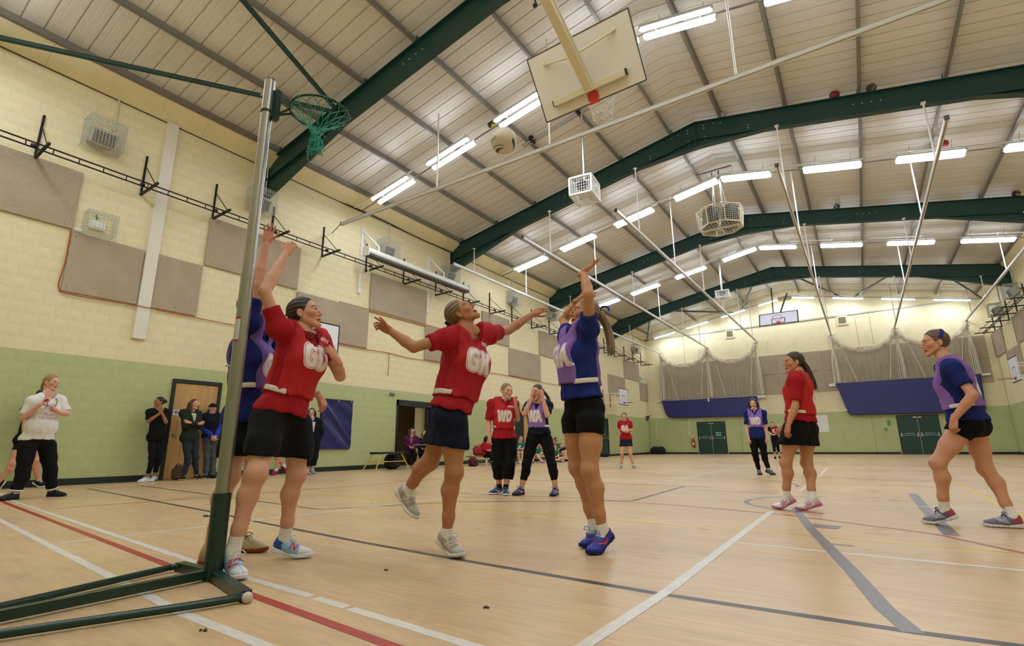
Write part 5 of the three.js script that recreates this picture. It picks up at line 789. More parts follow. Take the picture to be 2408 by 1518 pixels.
function bibMat(bg, letters, logo) {                       // 0.5 m square printed panel, letters mid-chest
  const k = bg + letters + logo; if (!bibMats.has(k)) bibMats.set(k, new THREE.MeshPhysicalMaterial({ roughness: 0.7, specularIntensity: 0.35, bumpMap: weaveTex, bumpScale: 0.0003, map: canvasTexture(512, 512, (c) => { c.fillStyle = bg; c.fillRect(0, 0, 512, 512); c.bg = bg; const w = letters.length > 1 ? 0.92 : 1; bibFont(c, letters, 200, 256, 300, letters.includes('W') ? 0.66 : 0.8); if (logo) { c.font = 'bold 44px sans-serif'; c.fillStyle = '#ece6e2'; c.textAlign = 'center'; c.fillText(logo, 352, 168); } }) })); return bibMats.get(k);
}
const printMats = new Map();
function logoShoe(base, heel, toe, mark, markColor) {       // shoe side print, two halves for the two sides
  const k = [base, heel, toe, mark, markColor].join(); if (!printMats.has(k)) printMats.set(k, canvasMat(512, 128, (c) => { for (const s of [0, 1]) { c.save(); c.translate(s * 256, 0); c.fillStyle = base; c.fillRect(0, 0, 256, 128); c.fillStyle = heel; c.beginPath(); c.moveTo(0, 0); c.lineTo(70, 0); c.lineTo(52, 64); c.lineTo(120, 128); c.lineTo(0, 128); c.fill(); c.fillStyle = toe; c.fillRect(160, 0, 96, 128); c.strokeStyle = markColor; c.fillStyle = markColor; c.lineWidth = 9;
    c.save();
    if (mark === 'N') { c.save(); c.translate(118, 70); c.scale(s ? -1 : 1, -1); c.font = 'italic bold 62px sans-serif'; c.textAlign = 'center'; c.textBaseline = 'middle'; c.fillText('N', 0, 0); c.restore(); }
    if (mark === 'tick') { c.beginPath(); c.moveTo(66, 66); c.quadraticCurveTo(84, 22, 100, 30); c.lineTo(168, 84); c.lineTo(100, 46); c.quadraticCurveTo(84, 44, 66, 66); c.fill(); }
    if (mark === 'stripes') { c.lineWidth = 6; for (const x of [84, 108]) { c.beginPath(); c.moveTo(x, 26); c.quadraticCurveTo(x + 24, 66, x + 40, 104); c.stroke(); } c.beginPath(); c.moveTo(74, 84); c.quadraticCurveTo(120, 66, 160, 30); c.stroke(); c.beginPath(); c.moveTo(70, 62); c.quadraticCurveTo(110, 50, 140, 26); c.stroke(); }
    if (mark === 'flash') { c.lineWidth = 5; for (let i = 0; i < 4; i++) { c.beginPath(); c.moveTo(80 + i * 16, 30 + i * 5); c.lineTo(120 + i * 14, 100 - i * 8); c.stroke(); } }
    c.restore(); c.restore(); } }, 0.45)); printMats.get(k).map.flipY = false; return printMats.get(k);
}
// colour-carrying skin geometry helpers
const withColor = (g, c = [1, 1, 1]) => { const n = flatKeep(g); if (!n.attributes.color) { const a = new Float32Array(n.attributes.position.count * 3); for (let i = 0; i < a.length; i += 3) a.set(c, i); n.setAttribute('color', new THREE.BufferAttribute(a, 3)); } return n; };
const flatKeep = (g) => g.clone();
function person(o) {
  const J = o.j, Q = (a, b, t) => v3.mix(a, b, t), root = thing('person', o.label, 'person', [J.pel[0], 0, J.pel[2]]), org = [J.pel[0], 0, J.pel[2]], wgt = o.w ?? 1, cell = o.cell ?? 0.013;
  if (o.group) root.userData.group = o.group;
  for (const k in J) J[k] = [J[k][0] - org[0], J[k][1], J[k][2] - org[2]];
  J.nek = v3.mix(J.nek, J.che, o.neckDrop ?? 0.14);
  // ankles: put flat soles on the floor, lift heels where the ankle is high
  const feet = {}; for (const s of ['R', 'L']) { const A = J['an' + s], T = v3.unit([o['foot' + s][0], 0, o['foot' + s][1]]), air = o.air?.includes(s); let pitch = o['pitch' + s] ?? 0;
    if (!air) { if (!pitch && A[1] > 0.112) pitch = Math.min(1.1, Math.max(0, (A[1] - 0.088) / 0.1)); A[1] = 0.086 * Math.cos(pitch) + 0.11 * Math.sin(pitch) + (pitch ? 0.002 : 0); }
    feet[s] = { A, T, pitch, bend: air ? (o.airBend ?? 0.1) : pitch }; }
  const up = v3.unit(v3.sub(J.nek, J.pel)), R = v3.unit(v3.sub(J.shR, J.shL)), F = v3.unit(v3.cross(up, R)), Rt = v3.cross(F, up), C = { r: Rt, u: up, f: F };
  const pR = v3.unit(v3.sub(J.hiR, J.hiL)), pu = v3.unit(v3.sub(Q(J.pel, J.che, 1), v3.mix(J.hiR, J.hiL, 0.5))), pF = v3.unit(v3.cross(pu, pR)), PF = { r: v3.cross(pF, pu), u: pu, f: pF };
  const at = (p, a, b, c, fr = C) => v3.add(v3.add(v3.add(p, fr.r, a), fr.u, b), fr.f, c);
  const hw = 0.13 * wgt, waist = Q(J.pel, J.che, 0.5);
  const torso = [ell(at(J.che, 0, 0.0, -0.005), [hw + 0.006, 0.155, 0.092 * wgt], C), ell(at(J.che, 0, 0.075, -0.01), [hw, 0.085, 0.078 * wgt], C), ell(waist, [0.11 * wgt, 0.13, 0.083 * wgt], C), ell(at(J.pel, 0, -0.01, -0.005, PF), [0.143 * wgt, 0.115, 0.1 * wgt], PF), ...[-1, 1].map((s) => orb(at(J.pel, s * 0.066 * wgt, -0.06, -0.042 * wgt, PF), 0.079 * wgt)), ...[-1, 1].map((s) => ell(at(J.che, s * 0.062 * wgt, 0.005, 0.066 * wgt), [0.058 * wgt, 0.06, 0.048 * wgt], C)), cone(at(J.shR, 0, -0.012, 0), at(J.shL, 0, -0.012, 0), 0.045, 0.045), cone(v3.mix(J.nek, J.hed, 0.22), at(J.shR, 0, -0.006, 0), 0.04, 0.04), cone(v3.mix(J.nek, J.hed, 0.22), at(J.shL, 0, -0.006, 0), 0.04, 0.04)];
  if (wgt > 1.1) torso.push(ell(at(waist, 0, -0.03, 0.035), [0.158 * wgt, 0.17, 0.122 * wgt], C));
  const neck = [cone(at(J.nek, 0, -0.03, -0.01), v3.mix(J.nek, J.hed, 0.8), 0.053, 0.046)];
  const armOf = (s) => { const a = J['sh' + s], b = J['el' + s], c = J['wr' + s], k = o.limb ?? wgt; return [orb(a, 0.045 * k), cone(a, b, 0.042 * k, 0.035 * k), cone(b, Q(b, c, 0.35), 0.0375 * k, 0.0375 * k), cone(Q(b, c, 0.35), c, 0.037 * k, 0.0245 * k)]; };
  const legOf = (s) => { const a = J['hi' + s], b = J['kn' + s], c = J['an' + s], k = o.limb ?? wgt, d = v3.unit(v3.sub(c, b)), th = v3.unit(v3.sub(b, a)); let back = v3.sub(v3.mul(feet[s].T, -1), v3.mul(d, -v3.dot(feet[s].T, d))); back = v3.unit(back); const calf = v3.add(Q(b, c, 0.3), back, 0.016);
    return [cone(v3.add(a, th, 0.02), Q(a, b, 0.5), 0.088 * k, 0.073 * k), cone(Q(a, b, 0.5), b, 0.073 * k, 0.053 * k), orb(v3.add(b, back, -0.006), 0.053 * k), cone(b, calf, 0.05 * k, 0.0535 * k), cone(calf, Q(b, c, 0.72), 0.0535 * k, 0.036 * k), cone(Q(b, c, 0.72), c, 0.037 * k, 0.033 * k), cone(c, v3.add(c, [0, -0.03, 0], 1), 0.034, 0.036)]; };
  const arms = { R: armOf('R'), L: armOf('L') }, legs = { R: legOf('R'), L: legOf('L') };
  const bT = blend([...torso, ...neck], 0.045), bA = { R: blend(arms.R, 0.012), L: blend(arms.L, 0.012) }, bL = { R: blend(legs.R, 0.03), L: blend(legs.L, 0.03) };
  const trunk = (x, y, z) => smin(bT(x, y, z), Math.min(bL.R(x, y, z), bL.L(x, y, z)), 0.03);
  const bodyF = (x, y, z) => smin(trunk(x, y, z), Math.min(bA.R(x, y, z), bA.L(x, y, z)), 0.028);
  const skinC = o.skinPatch;
  const list = [withColor(net3(bodyF, boundsOf([...torso, ...neck, ...arms.R, ...arms.L, ...legs.R, ...legs.L], 0.03), cell, (p) => [(p[0] + p[2]) * 3, p[1] * 3]))];
  // head
  const hf = v3.unit(o.face), hu0 = o.crown ?? [0, 1, 0], hr = v3.unit(v3.cross(hu0, hf)), hu = v3.cross(hf, hr), hs = o.headScale ?? 1;   // x axis of the head = left of the person
  const HM = new THREE.Matrix4().makeBasis(V(...hr), V(...hu), V(...hf)).scale(V(hs, hs, hs)).setPosition(...J.hed), Hl = (p) => { const q = V(...p).applyMatrix4(HM); return [q.x, q.y, q.z]; };
  list.push(withColor(headGeometry(o.headCell ?? 0.0042, o.mouth ?? 0, o.blush ?? 0.5).clone().applyMatrix4(HM)));
  // hands
  for (const s of ['R', 'L']) {
    const hd = o['hand' + s] ?? {}, dir = v3.unit(hd.d ?? v3.sub(J['wr' + s], J['el' + s])), nrm0 = hd.n ?? v3.mul(F, -1), nx = v3.unit(v3.cross(dir, nrm0)), nz = v3.cross(nx, dir), k = (o.handScale ?? 0.93);
    const g = handGeometry(hd.pose ?? 'relax', o.handCell ?? 0.0042).clone(); if (s === 'L') { g.scale(-1, 1, 1); const ix = g.index.array; for (let i = 0; i < ix.length; i += 3) { const t = ix[i + 1]; ix[i + 1] = ix[i + 2]; ix[i + 2] = t; } g.computeVertexNormals(); }
    g.applyMatrix4(new THREE.Matrix4().makeBasis(V(...nx), V(...dir), V(...nz)).scale(V(k, k, k)).setPosition(...J['wr' + s])); list.push(withColor(g, o.handTint ?? [1, 0.86, 0.84]));
  }
  const bg = mergeGeometries(list.map((g) => { const n = g.toNonIndexed ? g : g; for (const q of Object.keys(n.attributes)) if (!['position', 'normal', 'uv', 'color'].includes(q)) n.deleteAttribute(q); return n; }));
  part('body', bg, skin(o.skin ?? 0xd9a588), root);
  // face details
  if (!o.small) {
    for (const s of [-1, 1]) { const e = part('eye', eyeGeo, eyeMat, root); const m = HM.clone().multiply(new THREE.Matrix4().makeTranslation(s * 0.0315, -0.0005, 0.0712)).multiply(new THREE.Matrix4().makeRotationY(-Math.PI / 2 + (o.gaze ?? 0))); e.applyMatrix4(m); }
    const br = [], onFace = (pts, r, lift) => new THREE.TubeGeometry(new THREE.CatmullRomCurve3(pts.map(([a, b]) => V(a, b, plainHead.front(a, b) + lift))), 14, r, 6).applyMatrix4(HM); for (const s of [-1, 1]) { br.push(onFace([[0.013, 0.0205], [0.022, 0.0245], [0.033, 0.0265], [0.042, 0.0245], [0.05, 0.0195]].map(([a, b]) => [a * s, b]), 0.0024, 0.0004)); br.push(onFace([[0.0185, 0.0015], [0.025, 0.0062], [0.0325, 0.0078], [0.04, 0.006], [0.0475, 0.0012]].map(([a, b]) => [a * s, b]), 0.0014, 0.0004)); }
    part('eyebrows', br, hairMat(o.brow ?? o.hair ?? 0x3a2618), root);
  } else { const e = []; for (const s of [-1, 1]) e.push(ball(0.009, s * 0.031, 0.003, 0.0815, 8).scale(1.2, 0.8, 1).applyMatrix4(HM)); part('eyes', e, std(0x2a1d17, 0.4), root); }
  // hair
  const hairC = hairMat(o.hair ?? 0x4a3322), cap = ell([0, 0.03, -0.016], [0.081, 0.094, 0.099]), inv = HM.clone().invert(), style = o.style ?? 'pony', fr = o.fringe ?? 0;
  const hc = (x, y, z) => { const q = V(x, y, z).applyMatrix4(inv), a = Math.atan2(q.x, q.y - 0.02), str = 0.0014 * Math.sin(a * 52 + q.z * 40) + 0.0018 * Math.sin(a * 17 + q.z * 23) ; let d = cap(q.x, q.y, q.z) - str; const hl = q.z * 0.86 - (q.y - 0.012) * 0.5 - (0.022 + fr); d = smax(d, hl, 0.006); d = smax(d, -0.085 - q.y - (style === 'long' ? 0.05 : 0), 0.01); const ear = Math.hypot((Math.abs(q.x) - 0.08) / 1, (q.y + 0.008) / 1.25, q.z + 0.008) - 0.026; if (style !== 'long') d = smax(d, -ear, 0.006); return d * hs; };
  const hg = []; if (style !== 'cap') hg.push(net3(hc, (() => { const c = J.hed, r = 0.15 * hs; return [[c[0] - r, c[1] - r, c[2] - r], [c[0] + r, c[1] + r, c[2] + r]]; })(), o.hairCell ?? 0.0045, (p) => { const q = V(...p).applyMatrix4(inv); return [Math.atan2(q.x, q.y - 0.02) / 6.283 * 2, q.z * 3]; }));
  const strand = (pts, r0, r1, waves = 10) => { const cv = new THREE.CatmullRomCurve3(pts.map((p) => V(...p))), n = 26, m = 20, pos = [], uv = [], idx = [], fr2 = cv.computeFrenetFrames(n); for (let i = 0; i <= n; i++) { const t = i / n, p = cv.getPointAt(t), rad = (r0 + (r1 - r0) * t) * (t < 0.08 ? 0.6 + 5 * t : 1) * (t > 0.8 ? 1 - 0.75 * (t - 0.8) / 0.2 : 1); for (let j = 0; j <= m; j++) { const a = j / m * 6.28318, k = rad * (1 + 0.13 * Math.sin(a * waves * 0.5 + t * 4) + 0.07 * Math.sin(a * 9 + t * 11)); const N = fr2.normals[i], B2 = fr2.binormals[i]; pos.push(p.x + k * (Math.cos(a) * N.x + Math.sin(a) * B2.x), p.y + k * (Math.cos(a) * N.y + Math.sin(a) * B2.y), p.z + k * (Math.cos(a) * N.z + Math.sin(a) * B2.z)); uv.push(j / m * 1.0, t * 0.6); } } for (let i = 0; i < n; i++) for (let j = 0; j < m; j++) { const c = i * (m + 1) + j; idx.push(c, c + 1, c + m + 1, c + 1, c + m + 2, c + m + 1); } const g = new THREE.BufferGeometry(); g.setAttribute('position', new THREE.Float32BufferAttribute(pos, 3)); g.setAttribute('uv', new THREE.Float32BufferAttribute(uv, 2)); g.setIndex(idx); g.computeVertexNormals(); return g; };
  if (style === 'bun') { const b = Hl([0, 0.05 + (o.bunY ?? 0), -0.125]); const be = ell(b, [0.048, 0.042, 0.042]); hg.push(net3((x, y, z) => be(x, y, z) - 0.003 * Math.sin(x * 160 + y * 130), [v3.add(b, [-0.07, -0.07, -0.07]), v3.add(b, [0.07, 0.07, 0.07])], 0.006)); }
  if (style === 'long') for (const s of [-1, 1]) hg.push(strand([Hl([s * 0.05, 0.06, 0.01]), Hl([s * 0.083, 0.0, -0.005]), Hl([s * 0.088, -0.09, -0.01]), Hl([s * 0.085, -0.2, 0.03])], 0.03, 0.034), strand([Hl([s * 0.03, 0.05, -0.08]), Hl([s * 0.05, -0.05, -0.085]), Hl([s * 0.05, -0.2, -0.07])], 0.045, 0.05));
  const hairPart = hg.length ? part('hair', hg, hairC, root) : null;
  if (o.tail) { const pts = [Hl(o.tailFrom ?? [0, 0.045, -0.105]), ...o.tail.map((p) => v3.sub(p, org))]; const tr = o.tailR ?? 0.026, locks = [strand(pts, tr * 0.75, tr * 0.7)]; for (let q = 0; q < 9; q++) { const a = q / 9 * 6.28, off = [Math.cos(a) * tr * 0.55, 0, Math.sin(a) * tr * 0.55], end = rr(0.82, 1.1), n = pts.length - 1; locks.push(strand(pts.map((p, i) => v3.add(i === n ? v3.mix(pts[n - 1], p, end) : p, off, i ? 0.8 + 0.45 * i / n + rr(-0.1, 0.1) : 0.4)), tr * 0.42, tr * 0.24, 6)); } part('ponytail', join(locks), hairC, root); part('hair_tie', new THREE.TorusGeometry(0.02, 0.007, 8, 18).applyQuaternion(new THREE.Quaternion().setFromUnitVectors(V(0, 0, 1), V(...v3.unit(v3.sub(pts[1], pts[0]))))).translate(...v3.mix(pts[0], pts[1], 0.12)), cloth(o.tie ?? 0x222233), root); if (o.ribbon) { const c = v3.mix(pts[0], pts[1], 0.12); part('ribbon', [tube([c, v3.add(c, [0.03, 0.03, 0.02]), v3.add(c, [0.07, 0.03, 0.0]), v3.add(c, [0.08, 0.0, 0])], 0.008, 14, 6), tube([c, v3.add(c, [-0.02, -0.03, 0.03]), v3.add(c, [0.0, -0.06, 0.03])], 0.008, 10, 6)], cloth(o.ribbon), root); } }
  if (o.headband) part('headband', [new THREE.TorusGeometry(0.1, 0.008, 8, 40, 3.0).rotateZ(0.07).scale(0.83, 1, 1.9).rotateX(-0.5).translate(0, 0.03, -0.01).applyMatrix4(HM), ...(o.bow ? [tube([[0, 0.125, 0], [0.03, 0.145, -0.01], [0.06, 0.12, -0.03], [0.0, 0.122, 0]], 0.008, 14, 6).applyMatrix4(HM), tube([[0, 0.125, 0], [-0.03, 0.145, 0.02], [-0.05, 0.13, 0.03], [0, 0.122, 0]], 0.008, 14, 6).applyMatrix4(HM)] : [])], cloth(o.headband), root);
  if (style === 'cap') { part('cap', [new THREE.SphereGeometry(0.1, 20, 12, 0, 6.3, 0, 1.55).scale(0.9, 1, 1.05).translate(0, 0.03, -0.01).applyMatrix4(HM), box(0.13, 0.012, 0.1, 0, 0.04, 0.12).applyMatrix4(HM)], cloth(0x1b1c22), root); hg.push(); part('hair', [strand([Hl([-0.06, 0.02, -0.06]), Hl([-0.075, -0.06, -0.05]), Hl([-0.07, -0.14, -0.02])], 0.02, 0.02), strand([Hl([0.06, 0.02, -0.06]), Hl([0.075, -0.06, -0.05]), Hl([0.07, -0.14, -0.02])], 0.02, 0.02)], hairC, root); }
  if (o.glasses) part('glasses', [...[-1, 1].map((s) => new THREE.TorusGeometry(0.021, 0.0025, 6, 20).scale(1.1, 0.85, 1).translate(s * 0.031, -0.003, 0.098).applyMatrix4(HM)), rod(Hl([-0.009, 0.0, 0.1]), Hl([0.009, 0, 0.1]), 0.002, 5), rod(Hl([0.053, 0, 0.095]), Hl([0.078, 0.005, 0]), 0.002, 5), rod(Hl([-0.053, 0, 0.095]), Hl([-0.078, 0.005, 0]), 0.002, 5)], std(0x2a1c1c, 0.3), root);
  // ------------------------------------------------ clothes
  const wr = (x, y, z, k = 1) => { const p = [x - J.che[0], y - J.che[1], z - J.che[2]], a = v3.dot(p, C.r), b = v3.dot(p, C.u), c = v3.dot(p, C.f), g = Math.atan2(c, a), low = Math.min(1.2, Math.max(0, (0.06 - b) / 0.26)), dg = a * 0.8 + b * 0.5 + 0.05 * Math.sin(b * 7 + a * 3);
    return k * (low * (0.0032 * Math.sin(g * 8 + 2.2 * Math.sin(b * 9)) + 0.0018 * Math.sin(g * 15 + 1.7 + b * 11)) + 0.003 * Math.sin(dg * 40 + 2 * Math.sin(b * 6)) * Math.sin(b * 8 + a * 5 + 1) + 0.0016 * Math.sin((a - b * 0.7) * 62 + 2 * Math.sin(b * 14)) * Math.sin(a * 9 + c * 7)); };
  const local = (p) => { const q = v3.sub(p, J.che); return [v3.dot(q, C.r), v3.dot(q, C.u), v3.dot(q, C.f)]; };
  const t = o.top ?? {}, hemH = t.hem ?? -0.06, loose = t.loose ?? 0.016, hemC = at(J.pel, 0, hemH, 0, PF), neckAx = v3.unit(v3.sub(J.hed, J.nek)), nb = at(J.nek, 0, 0.005, 0.015);
  const neckHole = cone(v3.add(nb, neckAx, t.neck ?? (t.collar ? -0.004 : -0.02)), v3.add(nb, neckAx, 0.2), t.neckR ?? (t.collar ? 0.066 : 0.074), 0.15), vneck = t.v ? cone(at(J.nek, 0, -0.02, 0.09), at(J.nek, 0, -0.02 - t.v, 0.12), 0.06, 0.02) : null;
  const flare = cone(at(J.pel, 0, 0.12, 0), at(J.pel, 0, -0.1, 0, PF), 0.1, 0.1), hips2 = ell(at(J.pel, 0, -0.03, 0, PF), [0.14 * wgt, 0.14, 0.098 * wgt], PF);
  const tB = blend([...torso, ...(t.tight ? [] : [hips2, ...(o.skirt || o.legwear?.name === 'shorts' ? [legs.R[0], legs.L[0]].filter(() => (t.hem ?? 0) < -0.07) : []), ell(at(waist, 0, 0, 0), [0.113 * wgt, 0.15, 0.087 * wgt], C)])], 0.06);
  const sleeve = (s) => { const a = J['sh' + s], b = J['el' + s], c = J['wr' + s], len = t.sleeve ?? 0.62, k = o.limb ?? wgt; const caps = [orb(a, 0.045 * k), cone(a, b, 0.045 * k, 0.044 * k + 0.006)]; if (len > 1) caps.push(cone(b, c, 0.045 * k, 0.034 * k)); const f = blend(caps, 0.03, loose * 0.65), end = len > 1 ? Q(b, c, len - 1) : Q(a, b, len), dir = v3.unit(len > 1 ? v3.sub(c, b) : v3.sub(b, a)), pl = plane(end, dir), inner = bA[s]; const g = (x, y, z) => smax(f(x, y, z), pl(x, y, z), 0.004); g.parts = caps; return g; };
  const shirtF0 = (x, y, z) => tB(x, y, z) - loose;
  if (o.top) {
    const sl = t.sleeve === 0 ? [] : [sleeve('R'), sleeve('L')], hp = plane(hemC, v3.mul(PF.u, -1)), wk = t.wrinkle ?? 1;
    const f = (x, y, z) => { let d = shirtF0(x, y, z); d = smax(d, hp(x, y, z) + 0.006 * Math.sin(x * 22) * Math.cos(z * 19), 0.006); for (const s of sl) d = smin(d, s(x, y, z), 0.02); d = smax(d, -neckHole(x, y, z), 0.006); if (vneck) d = smax(d, -vneck(x, y, z), 0.008); return d + wr(x, y, z, wk); };
    part(t.name ?? 'shirt', net3(f, boundsOf([...torso, hips2, ...sl.flatMap((s) => s.parts)], 0.06), o.clothCell ?? cell, (p) => { const q = local(p); return t.print ? (q[2] > 0 ? [q[0] * -2 + 0.5, q[1] * 2 + 0.5] : [0.02, 0.02]) : [q[0] * 8, q[1] * 8]; }), t.print ?? cloth(t.c, t.rough), root);
    if (t.collar) { const cc = cone(v3.add(nb, neckAx, -0.035), v3.add(nb, neckAx, 0.07), 0.096, 0.062), cf = (x, y, z) => { const c1 = cc(x, y, z); const h = v3.dot(v3.sub([x, y, z], nb), neckAx), q = local([x, y, z]); const slit = Math.abs(q[0]) - 0.006 - 0.35 * Math.max(0, 0.03 - h); let d = smax(Math.abs(c1) - 0.005, Math.abs(h - 0.014 + 0.25 * Math.max(0, q[2] - 0.02)) - 0.026, 0.004); return q[2] > 0 ? smax(d, -slit, 0.004) : d; }; part('collar', net3(cf, [v3.add(nb, [-0.13, -0.13, -0.13]), v3.add(nb, [0.13, 0.13, 0.13])], 0.0065, (p) => [p[0] * 8, p[1] * 8]), cloth(t.collar, t.rough), root); }
    if (t.hood) { const hd0 = blend([cone(at(J.nek, -0.09, 0.0, -0.02), at(J.nek, 0.09, 0, -0.02), 0.045, 0.045), cone(at(J.nek, -0.09, 0, -0.01), at(J.nek, -0.04, -0.06, 0.09), 0.035, 0.022), cone(at(J.nek, 0.09, 0, -0.01), at(J.nek, 0.04, -0.06, 0.09), 0.035, 0.022)], 0.03); part('hood', net3((x, y, z) => hd0(x, y, z) + wr(x, y, z, 1.5), [v3.add(J.nek, [-0.2, -0.16, -0.2]), v3.add(J.nek, [0.2, 0.14, 0.2])], 0.01), cloth(t.hood), root); }
    if (t.inset) { const f3 = (x, y, z) => { const q = local([x, y, z]); return smax(Math.abs(shirtF0(x, y, z) - 0.004) - 0.004, Math.max(Math.abs(q[0]) - (0.012 + 0.05 * Math.max(0, (q[1] + 0.12) / 0.26)), -q[2], q[1] - 0.13, -0.14 - q[1]), 0.003); }; part('blouse', net3(f3, boundsOf(torso, 0.05), 0.009), cloth(t.inset), root); }
  }
  if (o.vest) { const hp = plane(at(J.pel, 0, -0.02, 0, PF), v3.mul(PF.u, -1)); part('vest', net3((x, y, z) => smax(smax(shirtF0(x, y, z) - 0.014 + wr(x, y, z), hp(x, y, z), 0.01), -neckHole(x, y, z) - 0.01, 0.01), boundsOf(torso, 0.06), cell), cloth(o.vest), root); }
  if (o.bib) {
    const sl2 = t.sleeve === 0 ? [] : [sleeve('R'), sleeve('L')], wk = t.wrinkle ?? 1, b = o.bib, lo = b.hem ?? -0.2, W3 = b.w ?? 0.15, base0 = tB, off = loose + 0.004;
    const bibHole = cone(v3.add(nb, neckAx, -0.04), v3.add(nb, neckAx, 0.2), 0.088, 0.17), bibV = cone(at(J.nek, 0, 0.02, 0.05), at(J.nek, 0, -(b.v ?? 0.09), 0.13), 0.075, 0.012);
    const f = (x, y, z) => { const q = local([x, y, z]); let s = base0(x, y, z) - loose; for (const g of sl2) s = smin(s, g(x, y, z), 0.02); let d = smax(s - 0.0155, -(s + 0.012), 0.002); d = smax(d, Math.abs(q[0]) - W3, 0.006); if (q[1] < 0.07) d = smax(d, 0.028 - Math.abs(q[2]), 0.004); d = smax(d, lo - q[1] + 0.004 * Math.sin(q[0] * 40), 0.006); d = smax(d, -bibHole(x, y, z), 0.008); if (q[2] > 0) d = smax(d, -bibV(x, y, z), 0.008); return d + wr(x, y, z, wk); };
    part('bib', net3(f, boundsOf(torso, 0.06), o.clothCell ?? Math.min(cell, 0.011), (p) => { const q = local(p); return q[2] >= 0 ? [0.5 - q[0] * 2, 0.5 + (q[1] + 0.02 - (b.dy ?? 0.02)) * 2] : [0.5 + q[0] * 2, 0.5 + (q[1] + 0.02 - (b.dy ?? 0.02)) * 2]; }), bibMat(b.c, b.t, b.logo ?? ''), root, `bib printed ${b.t}`);
    for (const sd of [-1, 1]) { const ef = (x, y, z) => { const q = local([x, y, z]); const s = Math.min(base0(x, y, z), 9) - off; return smax(smax(s - 0.0115, -(s + 0.014), 0.001), Math.max(Math.abs(q[1] - lo - 0.022 + 0.12 * (q[2]) * (b.tiltBelt ?? 0)) - 0.017, (W3 - 0.045) - sd * q[0], Math.abs(q[2]) - 0.085), 0.002); };
    part('elastic_belt', net3(ef, boundsOf(torso, 0.06), 0.0075), cloth(0xddd6c9), root, 'white elastic side strap'); }
  }
  if (o.skirt) {
    const k = o.skirt, cutP = plane(at(J.pel, 0, -(k.len ?? 0.26), 0, PF), v3.mul(v3.unit(v3.add(PF.u, [0, 1, 0], 0.6)), -1)), topP = plane(at(J.pel, 0, 0.1, 0, PF), PF.u);
    const hips = blend([torso[2], torso[3], torso[4], torso[5], ...legs.R.slice(0, 2), ...legs.L.slice(0, 2), cone(at(J.pel, 0, 0, 0, PF), at(J.pel, 0, -0.25, 0, PF), 0.075, 0.07)], 0.035);
    const f = (x, y, z) => { const q = [x - J.pel[0], y - J.pel[1], z - J.pel[2]], a = Math.atan2(v3.dot(q, PF.f), v3.dot(q, PF.r)), dn = Math.max(0, -v3.dot(q, PF.u)); return smax(smax(hips(x, y, z) - 0.008 - dn * (k.flare ?? 0.05) * 0.5 + 0.02 * dn * Math.sin(a * (k.pleats ?? 5)) , cutP(x, y, z), 0.004), topP(x, y, z), 0.004) + wr(x, y, z, 0.6); };
    part('skirt', net3(f, boundsOf([torso[3], ...legs.R.slice(0, 2), ...legs.L.slice(0, 2)], 0.1), o.clothCell ?? cell, (p) => [(p[0] + p[2]) * 8, p[1] * 8]), cloth(k.c, 0.8), root);
  }
  if (o.legwear) {
    const k = o.legwear, off = k.off ?? 0.008, cut = (s) => { const a = J['hi' + s], b = J['kn' + s], c = J['an' + s], L = k.len; const end = L > 1 ? Q(b, c, L - 1) : Q(a, b, L), dir = v3.unit(L > 1 ? v3.sub(c, b) : v3.sub(b, a)); const pl = plane(end, dir), lf = blend(legs[s], 0.03), fl = k.flare ?? 0; return (x, y, z) => { const q = pl(x, y, z); return smax(lf(x, y, z) - off - fl * Math.max(0, 1 + Math.min(0, q) * 2.2), q, 0.004); }; };
    const cR = cut('R'), cL = cut('L'), hb = blend([torso[2], torso[3], torso[4], torso[5]], 0.05), topP = plane(at(J.pel, 0, k.rise ?? 0.11, 0, PF), PF.u);
    const f = (x, y, z) => smax(smin(smax(hb(x, y, z) - off, -(y - (J.pel[1] - 0.2)), 0.01), Math.min(cR(x, y, z), cL(x, y, z)), 0.025), topP(x, y, z), 0.004) + wr(x, y, z, k.wrinkle ?? 0.6);
    part(k.name ?? 'leggings', net3(f, boundsOf([torso[3], ...legs.R, ...legs.L], 0.06), cell, (p) => [(p[0] + p[2]) * 8, p[1] * 8]), cloth(k.c, k.rough ?? 0.85), root);
    if (k.bands) for (const s of ['R', 'L']) { const b = J['kn' + s], c = J['an' + s], p = Q(b, c, k.bands), d = v3.unit(v3.sub(c, b)); part('trouser_band', cyl(0.072, 0.072, 0.018, 0, 0, 0, 20).applyQuaternion(new THREE.Quaternion().setFromUnitVectors(V(0, 1, 0), V(...d))).translate(...p), cloth(0xdedede), root); }
  }
  if (o.lanyard) { const c = (a, b2, f2) => at(J.nek, a, b2, f2); part('lanyard', tube([c(0.05, 0.0, 0.02), c(0.075, -0.06, 0.12), c(0.05, -0.17, 0.155), v3.add(J.wrR, [0, 0.02, 0]), c(-0.03, -0.17, 0.16), c(-0.07, -0.06, 0.12), c(-0.05, 0.0, 0.02)], 0.005, 40, 6), cloth(0x7a4a52), root); part('whistle', [rbox(0.03, 0.025, 0.05, 0.008).translate(...v3.add(J.wrR, v3.mul(v3.unit(v3.sub(J.wrR, J.elR)), 0.09))), ball(0.014, ...v3.add(J.wrR, v3.mul(v3.unit(v3.sub(J.wrR, J.elR)), 0.115)))], std(0xb32436, 0.4), root); }
